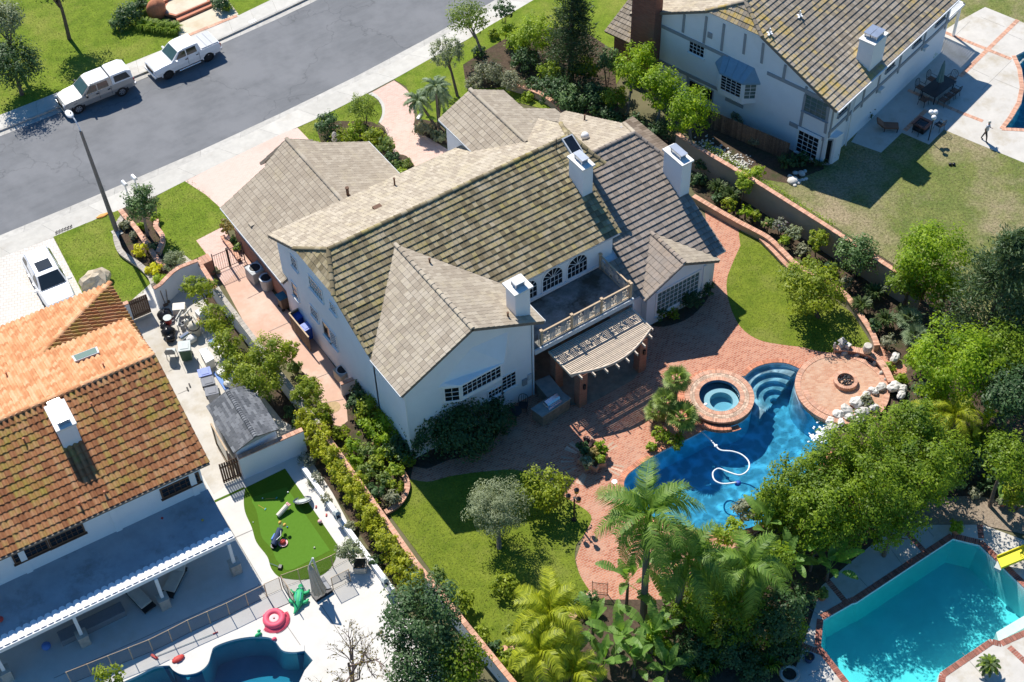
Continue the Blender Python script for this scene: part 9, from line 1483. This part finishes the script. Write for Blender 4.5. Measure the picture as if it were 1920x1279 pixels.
for x, y, zc, r, l, b in ((374, 540, 2.0, 1.0, 'citrus tree nearest the stepped white wall', (388, 570)), (404, 598, 2.0, .95, 'second citrus tree from the white wall', (412, 632)), (424, 648, 2.0, 1.0, 'citrus tree above the white cartons', (436, 678)), (446, 692, 1.9, 1.05, 'citrus tree above the white sacking', (460, 715)), (505, 668, 2.3, 1.35, 'large citrus tree over the boundary wall', (520, 735)), (486, 712, 2.2, 1.3, 'large citrus tree overhanging the shed roof', (515, 760)), (574, 735, 1.6, 1.0, 'citrus bush between shed and side yard', (570, 765)), (598, 776, 1.2, .75, 'small citrus bush at the end of the white wall', (600, 795)), (548, 655, 1.8, .6, 'thin citrus branch tree by the wooden screen', (545, 690))): plant('citrus', x, y, zc, r, l, rz=r * .9, base=b, group=g_, trunk=.06, cr=.28, size=.14)
shrub('rose', 552, 690, .45, 'pink flowering bush on the side yard edge', .5); shrub('dark', 562, 790, .5, 'dark bush in the pocket behind the shed', .4); shrub('dark', 545, 770, .5, 'dark bush between shed and boundary wall', .4)
shrub('lavender', 577, 862, .55, 'lavender with purple flowers at the end of the white wall', .4, dens=.6, size=.1); shrub('lavender', 592, 900, .5, 'lavender with purple flowers along the low planter wall', .3, dens=.6, size=.1); shrub('grey', 612, 935, .4, 'dry grey bush behind the low planter wall', .35, dens=.6, size=.1); shrub('grey', 655, 985, .35, 'dry bush near the white lantern', .35, dens=.6); shrub('dark', 705, 1050, .4, 'dark groundcover behind the planter wall', .3)
plant('dark', 792, 1165, 3.6, 2.1, 'large dark tree at the bottom, left of the boundary wall', rz=2.1, base=(800, 1245), trunk=.16, clumps=80, cr=.27); plant('ficus', 858, 1245, 2.4, 1.5, 'green tree at the bottom edge beside the boundary wall', rz=1.4); plant('dark', 790, 1255, 2.6, 1.7, 'dark tree cut by the bottom edge', rz=1.6); shrub('citrus', 868, 1122, .6, 'bush on the hedge end by the wall', .9); shrub('rose', 818, 1080, .5, 'bush with red tips on the boundary wall', 1.2); shrub('citrus', 905, 1190, .55, 'bush outside the boundary wall, near the bottom', .8)
plant('citrus', 203, 1272, 2.0, .8, 'yellow tipped bush rising at the bottom left edge', name='shrub', cat='shrub', dens=.6)
DT = empty('bare_tree', tuple(at('x', 668, 1300, 0)), 0, 'leafless twiggy tree by the dark curving pool', 'tree'); mat('dead_wood', (0.20, 0.145, 0.125), var=0.25, scale=10, rough=0.95); b = MB(); rn = random.Random(4)
def twig(p, d, L_, r, dep):
    e = p + d * L_; m_ = p.lerp(e, .5) + V3((rn.uniform(-.08, .08), rn.uniform(-.08, .08), 0)) * L_; b.tube([p, m_, e], [r, r * .8, r * .6], 5 if dep < 2 else 4, caps=False)
    if dep < 5:
        for k in range(rn.choice((2, 3, 3)) if dep else 6):
            f = rn.uniform(.35, 1.0); nd = (d + V3((rn.uniform(-1, 1), rn.uniform(-1, 1), rn.uniform(-.35, .55))) * .85).normalized(); twig(p.lerp(e, f), nd, L_ * rn.uniform(.5, .72), r * .55, dep + 1)
twig(V3((0, 0, -.05)), V3((-.02, .02, 1)), 2.9, .11, 0); b.B('branches', 'dead_wood', DT)['kind'] = 'stuff'; rngd = np.random.default_rng(8); vv = np.array(b.v)[rngd.integers(0, len(b.v), 700)]; vv = vv[vv[:, 2] > 1.0] + rngd.normal(size=(int((vv[:, 2] > 1.0).sum()), 3)) * .06
me = quadmesh('leaves', leaves(vv, unit(rngd.normal(size=vv.shape)), .11, rngd), rngd.random(len(vv)), 'leaf_rusty'); o = bpy.data.objects.new('leaves', me); COL.objects.link(o); o.parent = DT
fan_palm('tall fan palm left of the spa', (1264, 768), (1266, 712), .5, 24, 'fan', 5, .11); fan_palm('fan palm in the middle of the spa group', (1243, 792), (1243, 752), .46, 22, 'fan', 6); fan_palm('broad fan palm closest to the pool edge', (1276, 810), (1276, 782), .58, 24, 'fan', 7); fan_palm('fan palm on the patio side of the spa group', (1228, 790), (1226, 772), .42, 20, 'fan', 8)
shrub('lime', 1238, 815, .55, 'lime bush under the fan palms', .5); shrub('citrus', 1268, 828, .5, 'green bush under the fan palms, toward the pool', .4); shrub('lime', 1222, 838, .3, 'small lime bush at the pool coping', .25)
GL_ = dict(lawn=((0.095, 0.140, 0.014), (0.20, 0.235, 0.028)), dry=((0.14, 0.16, 0.045), (0.34, 0.29, 0.16)))
for k_, (a_, b_) in GL_.items(): leafmat('leaf_grass_' + k_, a_, b_, 0.25, 0.7)
def grass(poly, z, dens, kind, h=0.03, name='grass'):
    P_ = np.array([(p[0], p[1]) for p in poly]); lo, hi = P_.min(0), P_.max(0); lo = np.maximum(lo, (-40, -35)); hi = np.minimum(hi, (50, 48)); n = int((hi - lo).prod() * dens); rng = np.random.default_rng(n); q = lo + rng.random((n, 2)) * (hi - lo); ins = np.zeros(n, bool); k = len(P_)
    for i in range(k):
        a, b_ = P_[i], P_[(i + 1) % k]; c = (a[1] > q[:, 1]) != (b_[1] > q[:, 1]); xi = a[0] + (q[:, 1] - a[1]) * (b_[0] - a[0]) / (b_[1] - a[1] + 1e-12); ins ^= c & (q[:, 0] < xi)
    q = q[ins]; n = len(q); a = rng.random(n) * 6.283; w = rng.uniform(.008, .022, n); hh = h * rng.uniform(.5, 1.4, n); d = np.stack([np.cos(a), np.sin(a), np.zeros(n)], 1) * w[:, None]; ln = np.concatenate([rng.normal(size=(n, 2)) * .05, hh[:, None]], 1); o = np.concatenate([q, np.full((n, 1), z)], 1)
    me = quadmesh(name, np.stack([o - d, o + d, o + ln + d * .4, o + ln - d * .4], 1), rng.random(n), 'leaf_grass_' + kind); ob = bpy.data.objects.new(name, me); COL.objects.link(ob); ob['kind'] = 'stuff'; return ob
for pl, dn, kd in ((LD, 110, 'lawn'), (LE, 110, 'lawn'), (LA, 90, 'lawn'), (LB, 90, 'lawn'), (LC, 90, 'lawn'), (FARL, 60, 'lawn'), (DRYL, 70, 'dry')): grass(pl, 0.012, dn, kd)
